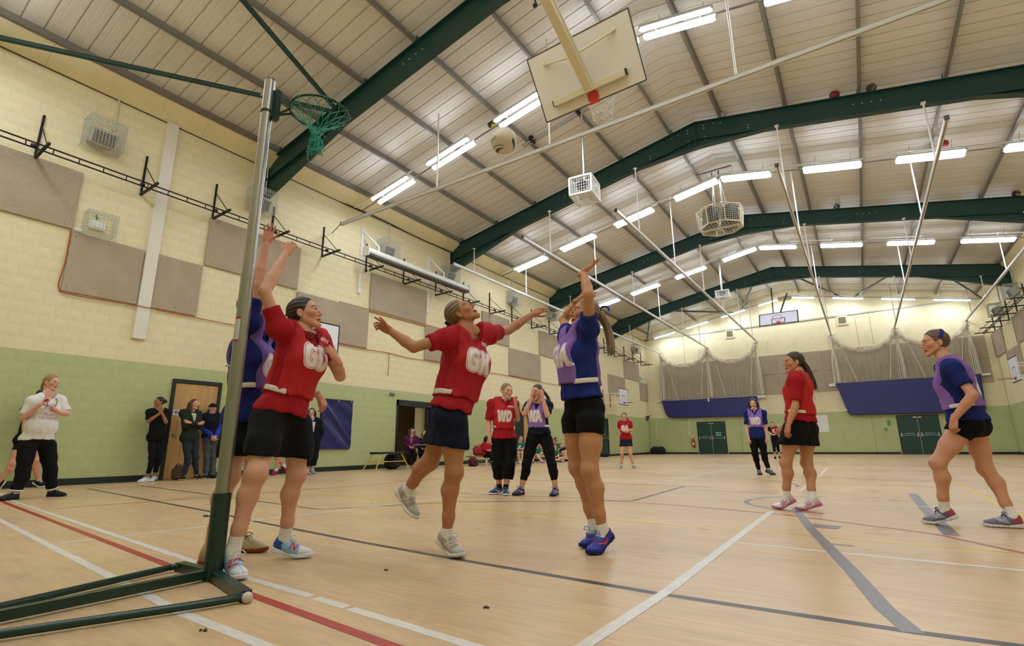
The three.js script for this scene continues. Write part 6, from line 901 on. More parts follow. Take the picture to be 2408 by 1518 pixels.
  // shoes and socks
  for (const s of ['R', 'L']) {
    const ft = feet[s], sh = o.shoes, b = J['kn' + s], c = J['an' + s];
    if (o.socks) { const tp = Q(b, c, 1 - (o.sockLen ?? 0.09) / v3.len(v3.sub(c, b))), k = o.limb ?? wgt, caps = [cone(tp, c, 0.0385 * k, 0.037), cone(c, v3.add(c, v3.add([0, -0.04, 0], ft.T, 0.02)), 0.037, 0.036)], pl = plane(tp, v3.unit(v3.sub(b, c))); const cb = blend(caps, 0.02); part('sock', net3((x, y, z) => smax(cb(x, y, z), pl(x, y, z), 0.003) + 0.0012 * Math.sin(y * 300), boundsOf(caps, 0.02), 0.0075, (p) => [p[0] * 8, p[1] * 8]), cloth(o.socks), root); }
    const G = shoeGeometry(Math.round(ft.bend * 20) / 20, o.shoeCell ?? 0.006, sh.high ?? 0), side = v3.cross([0, 1, 0], ft.T), cp = Math.cos(ft.pitch), sp = Math.sin(ft.pitch), up2 = v3.add(v3.mul([0, 1, 0], cp), ft.T, sp), fw = v3.add(v3.mul(ft.T, cp), [0, 1, 0], -sp), rx = v3.cross(up2, fw), k = sh.size ?? 0.96;
    const M = new THREE.Matrix4().makeBasis(V(...rx), V(...up2), V(...fw)).scale(V(k, k, k)), off2 = V(0, 0.086, 0.055).applyMatrix4(M); M.setPosition(c[0] - off2.x, c[1] - off2.y, c[2] - off2.z);
    const m = part('shoe', G.upper, sh.print ? logoShoe(...sh.print) : cloth(sh.c, 0.6), root); m.applyMatrix4(M); part('sole', G.sole, cloth(sh.sole ?? 0xdddddd, 0.6), m); if (!o.small) part('laces', G.lace, cloth(sh.lace ?? 0xe4e0da), m);
  }
  return root;
}
// ================================================================ THE PEOPLE (joints in metres)
person({ label: 'player in a red GD bib and black skirt stretching one arm up beside the post', j: { pel: [-3.044, 0.916, -1.921], che: [-3.007, 1.226, -1.981], nek: [-3.002, 1.409, -1.988], hed: [-3.001, 1.549, -1.99], shR: [-2.963, 1.418, -1.788], shL: [-3.054, 1.404, -2.168], elR: [-2.964, 1.619, -1.674], wrR: [-2.997, 1.915, -1.809], elL: [-2.962, 1.158, -2.277], wrL: [-2.832, 1.241, -2.145], hiR: [-3.024, 0.851, -1.822], hiL: [-3.057, 0.854, -2.032], knR: [-2.889, 0.54, -1.699], knL: [-3.05, 0.512, -2.062], anR: [-2.957, 0.143, -1.647], anL: [-3.146, 0.113, -2.079] }, cell: 0.011, headCell: 0.003, handCell: 0.004, hairCell: 0.004, shoeCell: 0.005, face: [0.774, 0.3, -0.552], footR: [0.986, 0.031], footL: [0.718, -0.67], handR: { d: [0.007, 0.85, -0.291], n: [-0.532, 0.25, -0.75], pose: 'claw' }, handL: { d: [-0.124, 0.75, 0.572], n: [-0.886, -0.3, 0.091], pose: 'curled' }, hair: 0x35261b, blush: 1, skin: 0xd9a58c, top: { c: 0xa01b24, sleeve: 0.58, hem: -0.03, collar: 0x74121b }, bib: { c: '#b3242b', t: 'GD', logo: 'mitre', dy: 0.1, hem: -0.23, w: 0.155, tiltBelt: 1 }, skirt: { c: 0xf0f11, len: 0.29, flare: 0.14, pleats: 2 }, socks: 0xe2dfd8, sockLen: 0.13, shoes: { print: ['#8fbbe2', '#2456a6', '#e4e0e8', 'N', '#c02636'], sole: 0xdfe3ec }, mouth: 0.001, tailR: 0.024, tail: [[-3.072, 1.485, -1.971], [-3.076, 1.446, -1.964]] });
person({ label: 'player in blue with a purple bib, half behind the post, one open hand raised', j: { pel: [-3.485, 0.93, -1.963], che: [-3.502, 1.268, -1.934], nek: [-3.509, 1.496, -1.922], hed: [-3.506, 1.647, -1.925], shR: [-3.399, 1.534, -1.83], shL: [-3.587, 1.488, -2.088], elR: [-3.366, 1.776, -1.848], wrR: [-3.405, 2.127, -1.902], elL: [-3.497, 1.198, -2.268], wrL: [-3.31, 1.045, -2.376], hiR: [-3.443, 0.867, -1.875], hiL: [-3.523, 0.877, -2.059], knR: [-3.394, 0.503, -1.819], knL: [-3.565, 0.487, -2.065], anR: [-3.337, 0.101, -1.716], anL: [-3.607, 0.104, -2.052] }, cell: 0.011, headCell: 0.003, handCell: 0.004, hairCell: 0.004, shoeCell: 0.005, face: [0.194, 0.25, -0.752], footR: [0.766, -0.544], footL: [0.853, -0.495], handR: { d: [0.025, 1, -0.044], n: [0.92, 0.1, 0.404], pose: 'open' }, handL: { d: [0.308, -0.8, -0.343], n: [-0.768, -0.3, 0.141], pose: 'curled' }, hair: 0x6b4d35, skin: 0xd29a7e, top: { c: 0x1b2563, sleeve: 0.6, hem: -0.08, loose: 0.02, collar: 0x131a48 }, bib: { c: '#6f549c', t: 'GS', hem: -0.2, w: 0.11 }, skirt: { c: 0xf0f11, len: 0.3, flare: 0.12, pleats: 3 }, shoes: { print: ['#bfa98a', '#b59a76', '#cbb798', 'stripes', '#d9cfc0'], sole: 0x8a4a22, lace: 0x9b8468 } });
person({ label: 'player in a red GK bib and navy skirt leaping with both arms spread, face upturned', j: { pel: [-2.307, 0.923, -2.698], che: [-2.242, 1.227, -2.754], nek: [-2.245, 1.493, -2.777], hed: [-2.276, 1.601, -2.751], shR: [-2.27, 1.39, -2.572], shL: [-2.185, 1.477, -2.96], elR: [-2.369, 1.311, -2.382], wrR: [-2.561, 1.439, -2.349], elL: [-2.179, 1.549, -3.202], wrL: [-2.102, 1.706, -3.426], hiR: [-2.247, 0.853, -2.644], hiL: [-2.387, 0.862, -2.749], knR: [-2.237, 0.515, -2.653], knL: [-2.48, 0.578, -2.682], anR: [-2.321, 0.137, -2.687], anL: [-2.659, 0.394, -2.661] }, cell: 0.011, headCell: 0.003, handCell: 0.004, hairCell: 0.004, shoeCell: 0.005, face: [0.638, 0.74, -0.177], crown: [-0.635, 0.6, 0.411], footR: [0.992, 0.007], footL: [0.83, -0.183], air: ['L'], pitchL: 0.85, airBend: 0.15, handR: { d: [-0.614, 0.5, 0.59], n: [0.303, -0.5, 0.662], pose: 'point' }, handL: { d: [0.478, 0.5, -0.672], n: [-0.254, -0.45, -0.836], pose: 'open' }, hair: 0x7d6243, skin: 0xb98361, blush: 0.3, top: { c: 0xa01b24, sleeve: 0.52, hem: -0.005, loose: 0.02 }, bib: { c: '#a81e27', t: 'GK', logo: 'mitre', dy: 0.085, hem: -0.24, w: 0.15 }, skirt: { c: 0x12152a, len: 0.25, flare: 0.14, pleats: 4 }, socks: 0xe2dfd8, sockLen: 0.045, shoes: { print: ['#a39a8d', '#b9aaa8', '#b7b0a8', 'stripes', '#d4b9c4'], sole: 0xdcd8d2, lace: 0xd8d4cc }, tailR: 0.026, headScale: 0.97, tail: [[-2.402, 1.472, -2.775], [-2.458, 1.306, -2.78], [-2.451, 1.103, -2.76]] });
person({ label: 'shooter in blue shirt, purple bib and black shorts on tiptoe, hands just releasing the ball', j: { pel: [-1.635, 0.975, -3.319], che: [-1.649, 1.296, -3.312], nek: [-1.602, 1.515, -3.335], hed: [-1.603, 1.626, -3.368], shL: [-1.507, 1.488, -3.226], shR: [-1.767, 1.477, -3.399], elL: [-1.433, 1.678, -3.084], wrL: [-1.501, 1.873, -3.162], elR: [-1.869, 1.652, -3.538], wrR: [-1.707, 1.775, -3.484], hiL: [-1.544, 0.851, -3.275], hiR: [-1.716, 0.861, -3.368], knL: [-1.548, 0.516, -3.228], knR: [-1.714, 0.527, -3.369], anL: [-1.504, 0.144, -3.295], anR: [-1.631, 0.167, -3.433] }, cell: 0.011, headCell: 0.003, handCell: 0.004, hairCell: 0.004, shoeCell: 0.005, face: [-0.657, 0.22, 0.658], footR: [-0.496, 0.69], footL: [-0.363, 0.848], handL: { d: [0.74, 0.55, -0.309], n: [-0.404, 0.8, 0.311], pose: 'open' }, handR: { d: [0.807, 0.25, -0.286], n: [-0.376, 0.45, -0.762], pose: 'open' }, hair: 0x8a7150, skin: 0xc48f6d, blush: 0.5, top: { c: 0x1c2a70, sleeve: 0.42, hem: 0.02, loose: 0.022, collar: 0x141c4c }, bib: { c: '#8560ac', t: 'GA', dy: 0.06, hem: -0.2, w: 0.118, tiltBelt: 1.2 }, legwear: { c: 0xf0f11, len: 0.3, off: 0.012, name: 'shorts' }, socks: 0xe2dfd8, sockLen: 0.05, shoes: { print: ['#2a349c', '#27308f', '#2d39a8', 'tick', '#e0455e'], sole: 0x202a70, lace: 0x7593cc }, tailR: 0.034, tie: 0x2030a0, ribbon: 0x2636a8, mouth: 0.004, tail: [[-1.508, 1.626, -3.438], [-1.472, 1.522, -3.467], [-1.447, 1.405, -3.456], [-1.441, 1.307, -3.437]] });
person({ label: 'umpire in white printed T-shirt and black tracksuit bottoms holding a red whistle', j: { pel: [-10.093, 0.847, -2.508], che: [-10.09, 1.249, -2.521], nek: [-10.088, 1.508, -2.529], hed: [-10.084, 1.669, -2.543], shR: [-10.028, 1.379, -2.355], shL: [-10.128, 1.42, -2.7], elR: [-10.042, 1.145, -2.298], wrR: [-9.829, 1.323, -2.409], elL: [-10.044, 1.215, -2.79], wrL: [-9.812, 1.228, -2.602], hiR: [-10.074, 0.756, -2.419], hiL: [-10.102, 0.756, -2.636], knR: [-10.063, 0.4, -2.422], knL: [-10.137, 0.386, -2.747], anR: [-10.081, 0.095, -2.39], anL: [-10.219, 0.092, -2.83] }, cell: 0.014, headCell: 0.004, handCell: 0.005, hairCell: 0.005, shoeCell: 0.006, w: 1.14, limb: 1.12, face: [0.804, -0.02, -0.542], footR: [0.123, 0.958], footL: [0.69, -0.704], handR: { d: [0.315, 0.7, -0.437], n: [-0.341, -0.3, -0.703], pose: 'curled' }, handL: { d: [0.219, 0.3, 0.776], n: [-0.534, 0.5, -0.339], pose: 'curled' }, hair: 0xa98458, skin: 0xe2b19b, blush: 0.9, top: { c: 0xdedbd6, sleeve: 0.85, hem: -0.02, loose: 0.02, name: 't_shirt', print: umpirePrint() }, legwear: { c: 0x121316, len: 1.9, off: 0.014, flare: 0.012, name: 'tracksuit_trousers', bands: 0.86 }, lanyard: true, shoes: { c: 0x262a30, sole: 0x1b1c20, lace: 0x9fae6a }, tailR: 0.022, mouth: 0.003, tail: [[-10.204, 1.632, -2.475], [-10.223, 1.551, -2.483]] });
person({ label: 'player in a red WD bib and cropped black trousers, one hand at her chin', j: { pel: [-4.4, 0.798, -6.344], che: [-4.408, 1.144, -6.338], nek: [-4.376, 1.357, -6.36], hed: [-4.348, 1.474, -6.343], shR: [-4.549, 1.289, -6.24], shL: [-4.305, 1.291, -6.47], elR: [-4.602, 1.016, -6.228], wrR: [-4.555, 0.812, -6.175], elL: [-4.249, 1.062, -6.473], wrL: [-4.195, 1.283, -6.339], hiR: [-4.472, 0.75, -6.294], hiL: [-4.328, 0.749, -6.393], knR: [-4.461, 0.426, -6.277], knL: [-4.3, 0.426, -6.315], anR: [-4.521, 0.075, -6.381], anL: [-4.371, 0.072, -6.327] }, cell: 0.014, headCell: 0.004, handCell: 0.005, hairCell: 0.005, shoeCell: 0.006, face: [0.919, -0.05, 0.36], footR: [-0.246, 0.962], footL: [0.611, 0.793], handR: { pose: 'relax', n: [0.626, 0, -0.677] }, handL: { d: [0.032, 1, 0.221], n: [0.917, 0, 0.094], pose: 'curled' }, hair: 0x9c8058, skin: 0xdfb09a, blush: 0.7, w: 1.03, top: { c: 0xa01b24, sleeve: 0.85, hem: -0.02, loose: 0.024, collar: 0x84141d }, bib: { c: '#b3242b', t: 'WD', logo: 'mitre', hem: -0.22, w: 0.15 }, legwear: { c: 0xf0f11, len: 1.58, off: 0.016, flare: 0.03, name: 'cropped_trousers', wrinkle: 1.2 }, socks: 0x17171c, shoes: { print: ['#2c3b66', '#27345c', '#2f3f6c', 'tick', '#e4e4ea'], sole: 0xdfe0e4, lace: 0x5b7096 } });
person({ label: 'player in a purple WA bib and black leggings with both hands up to her head', j: { pel: [-3.881, 0.851, -6.476], che: [-3.897, 1.129, -6.467], nek: [-3.872, 1.306, -6.481], hed: [-3.876, 1.433, -6.444], shR: [-4.033, 1.25, -6.444], shL: [-3.732, 1.239, -6.507], elR: [-4.007, 1.125, -6.284], wrR: [-3.905, 1.328, -6.322], elL: [-3.676, 1.091, -6.366], wrL: [-3.727, 1.343, -6.335], hiR: [-3.96, 0.78, -6.429], hiL: [-3.798, 0.778, -6.526], knR: [-4.044, 0.415, -6.379], knL: [-3.709, 0.415, -6.521], anR: [-4.164, 0.085, -6.423], anL: [-3.696, 0.068, -6.587] }, cell: 0.014, headCell: 0.004, handCell: 0.005, hairCell: 0.005, shoeCell: 0.006, face: [-0.114, -0.02, 0.977], footR: [-0.061, 0.969], footL: [0.188, 0.995], handR: { d: [0.086, 1, -0.051], n: [0.481, 0, -0.754], pose: 'relax' }, handL: { d: [-0.111, 1, 0.009], n: [-0.909, 0, -0.155], pose: 'relax' }, hair: 0x49362a, skin: 0xdbab93, blush: 0.5, headband: 0xd9d4cf, style: 'pony', top: { c: 0x15172f, sleeve: 0.75, hem: -0.02, loose: 0.016 }, bib: { c: '#8a66ae', t: 'WA', hem: -0.2, w: 0.14 }, legwear: { c: 0xf0f11, len: 1.62, off: 0.007 }, shoes: { print: ['#2a2b4c', '#26274a', '#3b3a6a', 'tick', '#dcdce6'], sole: 0x24253a, lace: 0x5a4f9a }, tailR: 0.03, tail: [[-3.809, 1.363, -6.636], [-3.791, 1.207, -6.646]] });
person({ label: 'distant player in a red GA bib and dark skirt standing alone, hands together', j: { pel: [-5.831, 0.886, -14.685], che: [-5.848, 1.193, -14.678], nek: [-5.839, 1.366, -14.682], hed: [-5.844, 1.491, -14.68], shR: [-5.968, 1.307, -14.63], shL: [-5.705, 1.302, -14.735], elR: [-6.032, 1.111, -14.659], wrR: [-5.77, 1.053, -14.494], elL: [-5.688, 1.118, -14.795], wrL: [-5.702, 1.064, -14.521], hiR: [-5.903, 0.814, -14.656], hiL: [-5.767, 0.812, -14.71], knR: [-5.938, 0.451, -14.588], knL: [-5.724, 0.45, -14.673], anR: [-6.017, 0.101, -14.665], anL: [-5.702, 0.1, -14.79] }, cell: 0.019, headCell: 0.006, handCell: 0.007, hairCell: 0.007, shoeCell: 0.009, small: true, face: [0.23, 0, 0.985], footR: [0.137, 1.022], footL: [0.694, 0.8], hair: 0x4a3424, skin: 0xd9a78c, top: { c: 0xa01b24, sleeve: 0.75, hem: -0.06, loose: 0.02, collar: 0x84141d }, bib: { c: '#a81c26', t: 'GA', hem: -0.2, w: 0.145 }, skirt: { c: 0x1d212c, len: 0.25, flare: 0.12, pleats: 2 }, socks: 0xe2dfd8, sockLen: 0.05, shoes: { c: 0x8f8d8a, sole: 0xdddddd }, tailR: 0.03, tail: [[-5.804, 1.419, -14.803], [-5.783, 1.256, -14.79]] });
person({ label: 'distant player in a purple WD bib over navy shirt, black leggings, arms at sides', j: { pel: [-2.017, 0.887, -12.944], che: [-2.016, 1.219, -12.944], nek: [-2.011, 1.429, -12.945], hed: [-2.021, 1.574, -12.943], shR: [-2.167, 1.367, -12.92], shL: [-1.836, 1.356, -12.972], elR: [-2.217, 1.053, -12.963], wrR: [-2.183, 0.795, -12.867], elL: [-1.835, 1.045, -13.023], wrL: [-1.821, 0.808, -12.924], hiR: [-2.113, 0.794, -12.929], hiL: [-1.941, 0.792, -12.956], knR: [-2.099, 0.439, -12.931], knL: [-1.92, 0.439, -12.959], anR: [-2.08, 0.049, -13.035], anL: [-1.87, 0.128, -12.967] }, cell: 0.014, headCell: 0.004, handCell: 0.005, hairCell: 0.005, shoeCell: 0.006, face: [0.035, -0.05, 1.007], footR: [0.302, 0.965], footL: [0.833, 0.477], hair: 0x231a16, fringe: 0.012, skin: 0xdfb39c, top: { c: 0x1b2563, sleeve: 0.8, hem: -0.1, loose: 0.02, collar: 0x131a48 }, bib: { c: '#8560ac', t: 'WD', hem: -0.18, w: 0.145 }, legwear: { c: 0xf0f11, len: 1.93, off: 0.007 }, shoes: { c: 0x5b5a5c, sole: 0x1f1f22, lace: 0xb9b7b2 }, style: 'long' });
person({ label: 'player in red C bib and black skirt seen from the side with a long ponytail', j: { pel: [-0.55, 0.915, -6.376], che: [-0.523, 1.201, -6.379], nek: [-0.498, 1.407, -6.381], hed: [-0.539, 1.542, -6.377], shL: [-0.525, 1.334, -6.228], shR: [-0.493, 1.361, -6.532], elL: [-0.562, 1.054, -6.175], wrL: [-0.647, 0.858, -6.117], elR: [-0.59, 1.078, -6.574], wrR: [-0.742, 0.858, -6.56], hiL: [-0.606, 0.852, -6.291], hiR: [-0.505, 0.854, -6.461], knL: [-0.734, 0.475, -6.31], knR: [-0.554, 0.471, -6.476], anL: [-0.772, 0.138, -6.357], anR: [-0.531, 0.119, -6.358] }, cell: 0.013, headCell: 0.003, handCell: 0.005, hairCell: 0.005, shoeCell: 0.006, face: [-0.866, 0.05, 0.436], footR: [-0.938, 0.181], footL: [-0.934, 0.231], handL: { d: [-0.249, -1, 0.021], n: [0.546, 0, -0.649], pose: 'relax' }, handR: { d: [-0.78, -0.55, 0.268], n: [0.247, -0.4, -0.624], pose: 'curled' }, hair: 0x36261b, skin: 0xc8926f, blush: 0.4, top: { c: 0xa01b24, sleeve: 0.78, hem: -0.01, loose: 0.022, collar: 0x84141d }, bib: { c: '#b8282a', t: 'C', hem: -0.22, w: 0.16 }, skirt: { c: 0xf0f11, len: 0.26, flare: 0.3, pleats: 6 }, socks: 0xe2dfd8, sockLen: 0.13, shoes: { print: ['#e6e1e4', '#c9b9c0', '#e8e4e6', 'stripes', '#b33a66'], sole: 0xc05a7c, lace: 0xefe9ea }, tailR: 0.036, tailFrom: [0, 0.075, -0.085], mouth: 0.002, tail: [[-0.464, 1.573, -6.414], [-0.421, 1.461, -6.418], [-0.388, 1.332, -6.41], [-0.373, 1.235, -6.412]] });
person({ label: 'player in navy shirt, purple bib and black shorts striding in at the right edge', j: { pel: [0.742, 0.865, -5.853], che: [0.725, 1.156, -5.855], nek: [0.689, 1.373, -5.86], hed: [0.637, 1.541, -5.867], shL: [0.695, 1.288, -5.688], shR: [0.764, 1.32, -6.012], elL: [0.782, 1.05, -5.606], wrL: [0.635, 0.861, -5.645], elR: [0.812, 1.077, -6.096], wrR: [0.679, 0.876, -6.113], hiL: [0.69, 0.793, -5.769], hiR: [0.783, 0.794, -5.939], knL: [0.484, 0.504, -5.765], knR: [0.809, 0.453, -5.946], anL: [0.478, 0.12, -5.836], anR: [0.904, 0.062, -5.883] }, cell: 0.013, headCell: 0.003, handCell: 0.004, hairCell: 0.005, shoeCell: 0.006, face: [-0.943, 0.02, 0.284], footR: [-0.975, -0.023], footL: [-0.977, -0.003], handL: { d: [-0.211, -0.95, 0.074], n: [0.69, 0.1, -0.669], pose: 'curled' }, handR: { pose: 'curled', n: [0.52, 0, 0.671] }, hair: 0x66503c, skin: 0xd29c80, blush: 0.6, headband: 0x2c3186, style: 'pony', top: { c: 0x1b2563, sleeve: 0.66, hem: -0.02, loose: 0.02, collar: 0x131a48 }, bib: { c: '#8560ac', t: 'C', hem: -0.2, w: 0.145 }, legwear: { c: 0x8080a, len: 0.2, off: 0.012, name: 'shorts' }, socks: 0xe2dfd8, sockLen: 0.1, shoes: { print: ['#67647f', '#9a4463', '#6c6a73', 'flash', '#d9d6de'], sole: 0xd6d2d2, lace: 0x33365e }, mouth: 0.002 });
person({ label: 'tiny distant player in black with a red bib by the far wall', j: { pel: [-3.374, 0.928, -26.284], che: [-3.386, 1.267, -26.283], nek: [-3.404, 1.419, -26.281], hed: [-3.41, 1.514, -26.28], shR: [-3.549, 1.346, -26.262], shL: [-3.258, 1.34, -26.299], elR: [-3.59, 1.139, -26.257], wrR: [-3.45, 1.077, -26.073], elL: [-3.248, 1.133, -26.3], wrL: [-3.331, 1.075, -26.088], hiR: [-3.448, 0.873, -26.275], hiL: [-3.312, 0.871, -26.292], knR: [-3.452, 0.537, -26.274], knL: [-3.3, 0.536, -26.294], anR: [-3.465, 0.184, -26.323], anL: [-3.279, 0.184, -26.347] }, cell: 0.019, headCell: 0.006, handCell: 0.007, hairCell: 0.007, shoeCell: 0.009, small: true, face: [0.127, 0, 0.992], footR: [0.127, 0.992], footL: [0.524, 0.941], hair: 0x2a1e18, skin: 0xddb09a, top: { c: 0x121216, sleeve: 0.6, hem: 0, loose: 0.018 }, bib: { c: '#9a1f2a', t: 'C', hem: -0.14, w: 0.12 }, legwear: { c: 0x17181f, len: 1.6, off: 0.008 }, shoes: { c: 0x15151a, sole: 0x15151a } });
person({ label: 'distant player in navy almost hidden behind the red C player, one blue shoe showing', j: { pel: [-1.077, 0.833, -12.955], che: [-1.05, 1.185, -12.958], nek: [-1.027, 1.367, -12.959], hed: [-1.01, 1.505, -12.961], shR: [-1.157, 1.308, -12.949], shL: [-0.907, 1.299, -12.969], elR: [-1.196, 1.027, -12.996], wrR: [-1.194, 0.799, -12.946], elL: [-0.938, 1.02, -13.017], wrL: [-0.978, 0.795, -12.964], hiR: [-1.158, 0.762, -12.949], hiL: [-1.006, 0.76, -12.961], knR: [-1.158, 0.44, -12.949], knL: [-1.062, 0.44, -12.957], anR: [-1.171, 0.083, -13.048], anL: [-1.067, 0.085, -13.056] }, cell: 0.019, headCell: 0.006, handCell: 0.007, hairCell: 0.007, shoeCell: 0.009, small: true, face: [0.382, 0, 0.972], footR: [0.282, 0.98], footL: [0.481, 0.963], hair: 0x4a3424, skin: 0xd9a78c, top: { c: 0x1b2563, sleeve: 0.7, hem: -0.06 }, legwear: { c: 0xf0f11, len: 0.3, off: 0.01, name: 'shorts' }, socks: 0xe2dfd8, sockLen: 0.04, shoes: { c: 0x25309a, sole: 0xdddddd } });
person({ label: 'woman in black T-shirt and leggings with a dark bun, hands clasped, beside the door', j: { pel: [-12.75, 0.977, -5.147], che: [-12.758, 1.312, -5.129], nek: [-12.753, 1.533, -5.139], hed: [-12.769, 1.68, -5.101], shR: [-12.775, 1.461, -4.951], shL: [-12.75, 1.466, -5.282], elR: [-12.728, 1.259, -4.936], wrR: [-12.569, 1.421, -5.062], elL: [-12.61, 1.247, -5.227], wrL: [-12.553, 1.44, -5.102], hiR: [-12.772, 0.886, -5.094], hiL: [-12.72, 0.886, -5.222], knR: [-12.731, 0.504, -5.114], knL: [-12.716, 0.501, -5.231], anR: [-12.79, 0.109, -5.103], anL: [-12.866, 0.117, -5.262] }, cell: 0.014, headCell: 0.004, handCell: 0.005, hairCell: 0.005, shoeCell: 0.006, face: [0.157, 0.05, 0.948], footR: [0.257, 0.966], footL: [0.685, 0.708], handR: { d: [0.075, 1, -0.185], n: [0.151, 0, -0.909], pose: 'relax' }, handL: { d: [-0.037, 1, 0.093], n: [-0.522, 0, 0.76], pose: 'relax' }, hair: 0x15110f, skin: 0xaa7857, blush: 0.2, style: 'bun', bunY: -0.02, top: { c: 0x111216, sleeve: 0.85, hem: -0.14, loose: 0.024 }, legwear: { c: 0x131317, len: 1.78, off: 0.006 }, shoes: { c: 0xd6d6d8, sole: 0xe4e4e6, lace: 0xd0d0d4 } });
person({ label: 'woman with long auburn hair in a dark green parka, arms crossed, by the oak door', j: { pel: [-12.644, 0.982, -5.774], che: [-12.665, 1.331, -5.729], nek: [-12.661, 1.531, -5.737], hed: [-12.616, 1.665, -5.764], shR: [-12.631, 1.465, -5.562], shL: [-12.696, 1.464, -5.901], elR: [-12.555, 1.182, -5.608], wrR: [-12.452, 1.223, -5.834], elL: [-12.557, 1.191, -5.916], wrL: [-12.433, 1.245, -5.634], hiR: [-12.631, 0.906, -5.706], hiL: [-12.646, 0.908, -5.866], knR: [-12.592, 0.49, -5.768], knL: [-12.603, 0.486, -5.936], anR: [-12.629, 0.08, -5.759], anL: [-12.658, 0.083, -6.031] }, cell: 0.014, headCell: 0.004, handCell: 0.005, hairCell: 0.005, shoeCell: 0.006, face: [0.904, 0.1, -0.247], footR: [0.653, 0.738], footL: [0.647, -0.694], handR: { d: [0.332, 0.2, -0.728], n: [-0.91, 0, -0.415], pose: 'relax' }, handL: { d: [-0.332, 0.2, 0.728], n: [-0.91, 0, -0.415], pose: 'relax' }, hair: 0x55321f, skin: 0xdcab92, blush: 0.6, style: 'long', top: { c: 0x252d20, sleeve: 1.95, hem: -0.24, loose: 0.034, name: 'parka', wrinkle: 1.6, hood: 0x2b3122, inset: 0xb7bf92 }, legwear: { c: 0x2b3038, len: 1.94, off: 0.01, name: 'jeans' }, shoes: { c: 0x2a211d, sole: 0xbfa887, lace: 0x4a3a30 } });
person({ label: 'person in a black cap, blue hoodie and dark vest holding a white sheet of paper', j: { pel: [-12.917, 0.974, -6.365], che: [-12.928, 1.282, -6.343], nek: [-12.93, 1.483, -6.339], hed: [-12.932, 1.614, -6.334], shR: [-12.993, 1.42, -6.211], shL: [-12.864, 1.425, -6.472], elR: [-12.991, 1.151, -6.214], wrR: [-12.68, 0.95, -6.28], elL: [-12.839, 1.154, -6.523], wrL: [-12.649, 0.95, -6.342], hiR: [-12.943, 0.876, -6.312], hiL: [-12.881, 0.875, -6.438], knR: [-12.928, 0.504, -6.342], knL: [-12.87, 0.502, -6.459], anR: [-12.965, 0.107, -6.381], anL: [-12.948, 0.11, -6.527] }, cell: 0.014, headCell: 0.004, handCell: 0.005, hairCell: 0.005, shoeCell: 0.006, face: [0.949, 0.1, 0.223], footR: [0.853, 0.532], footL: [1.052, 0.128], handR: { d: [0.624, -0.5, -0.361], n: [-0.897, 0, -0.442], pose: 'curled' }, handL: { d: [0.138, -0.6, 0.625], n: [-0.897, 0, -0.442], pose: 'curled' }, hair: 0x3b2a20, skin: 0xdaa98f, style: 'cap', vest: 0x171a26, top: { c: 0x2743a4, sleeve: 1.96, hem: -0.05, loose: 0.026, name: 'hoodie', wrinkle: 1.4, hood: 0x2743a4 }, legwear: { c: 0x555a60, len: 1.93, off: 0.014, flare: 0.012, name: 'jeans' }, shoes: { c: 0x24262a, sole: 0x1c1c1f } });
person({ label: 'dark-haired woman in navy jacket and white blouse standing beside the blue mat', j: { pel: [-12.149, 0.907, -8.626], che: [-12.163, 1.217, -8.607], nek: [-12.191, 1.44, -8.567], hed: [-12.204, 1.596, -8.549], shR: [-12.285, 1.36, -8.434], shL: [-12.076, 1.363, -8.729], elR: [-12.291, 1.083, -8.427], wrR: [-12.249, 0.842, -8.485], elL: [-12.04, 1.084, -8.78], wrL: [-12.067, 0.851, -8.742], hiR: [-12.194, 0.83, -8.563], hiL: [-12.103, 0.83, -8.691], knR: [-12.178, 0.46, -8.586], knL: [-12.111, 0.458, -8.68], anR: [-12.192, 0.105, -8.566], anL: [-12.179, 0.123, -8.67] }, cell: 0.014, headCell: 0.004, handCell: 0.005, hairCell: 0.005, shoeCell: 0.006, face: [0.757, 0, 0.66], footR: [0.931, 0.416], footL: [1.017, -0.137], hair: 0x17110f, skin: 0xdcb19c, blush: 0.4, style: 'long', top: { c: 0x11131f, sleeve: 1.95, hem: -0.16, loose: 0.028, name: 'jacket', inset: 0xdcdad8 }, legwear: { c: 0x121216, len: 1.68, off: 0.018, flare: 0.03, name: 'cropped_trousers' }, shoes: { c: 0x9b9690, sole: 0x8a8680 } });
person({ label: 'bare-legged girl in black bending behind the umpire at the left edge', j: { pel: [-12.847, 0.877, -3.033], che: [-12.841, 1.264, -3.059], nek: [-12.833, 1.54, -3.092], hed: [-12.824, 1.678, -3.13], shR: [-12.769, 1.41, -2.929], shL: [-12.91, 1.447, -3.201], elR: [-12.762, 1.142, -2.958], wrR: [-12.757, 0.913, -2.977], elL: [-12.889, 1.155, -3.291], wrL: [-12.783, 0.916, -3.301], hiR: [-12.856, 0.763, -2.995], hiL: [-12.823, 0.762, -3.135], knR: [-12.822, 0.457, -2.921], knL: [-12.801, 0.493, -3.226], anR: [-12.899, 0.189, -2.812], anL: [-12.878, 0.138, -3.338] }, cell: 0.014, headCell: 0.004, handCell: 0.005, hairCell: 0.005, shoeCell: 0.006, face: [0.796, -0.3, -0.326], footR: [0.303, 0.893], footL: [0.647, -0.566], hair: 0x3b2a20, skin: 0xdca28c, top: { c: 0x15151a, sleeve: 0.6, hem: -0.05 }, legwear: { c: 0x121216, len: 0.3, off: 0.012, name: 'shorts' }, shoes: { c: 0x15171c, sole: 0xdad6d0 } });
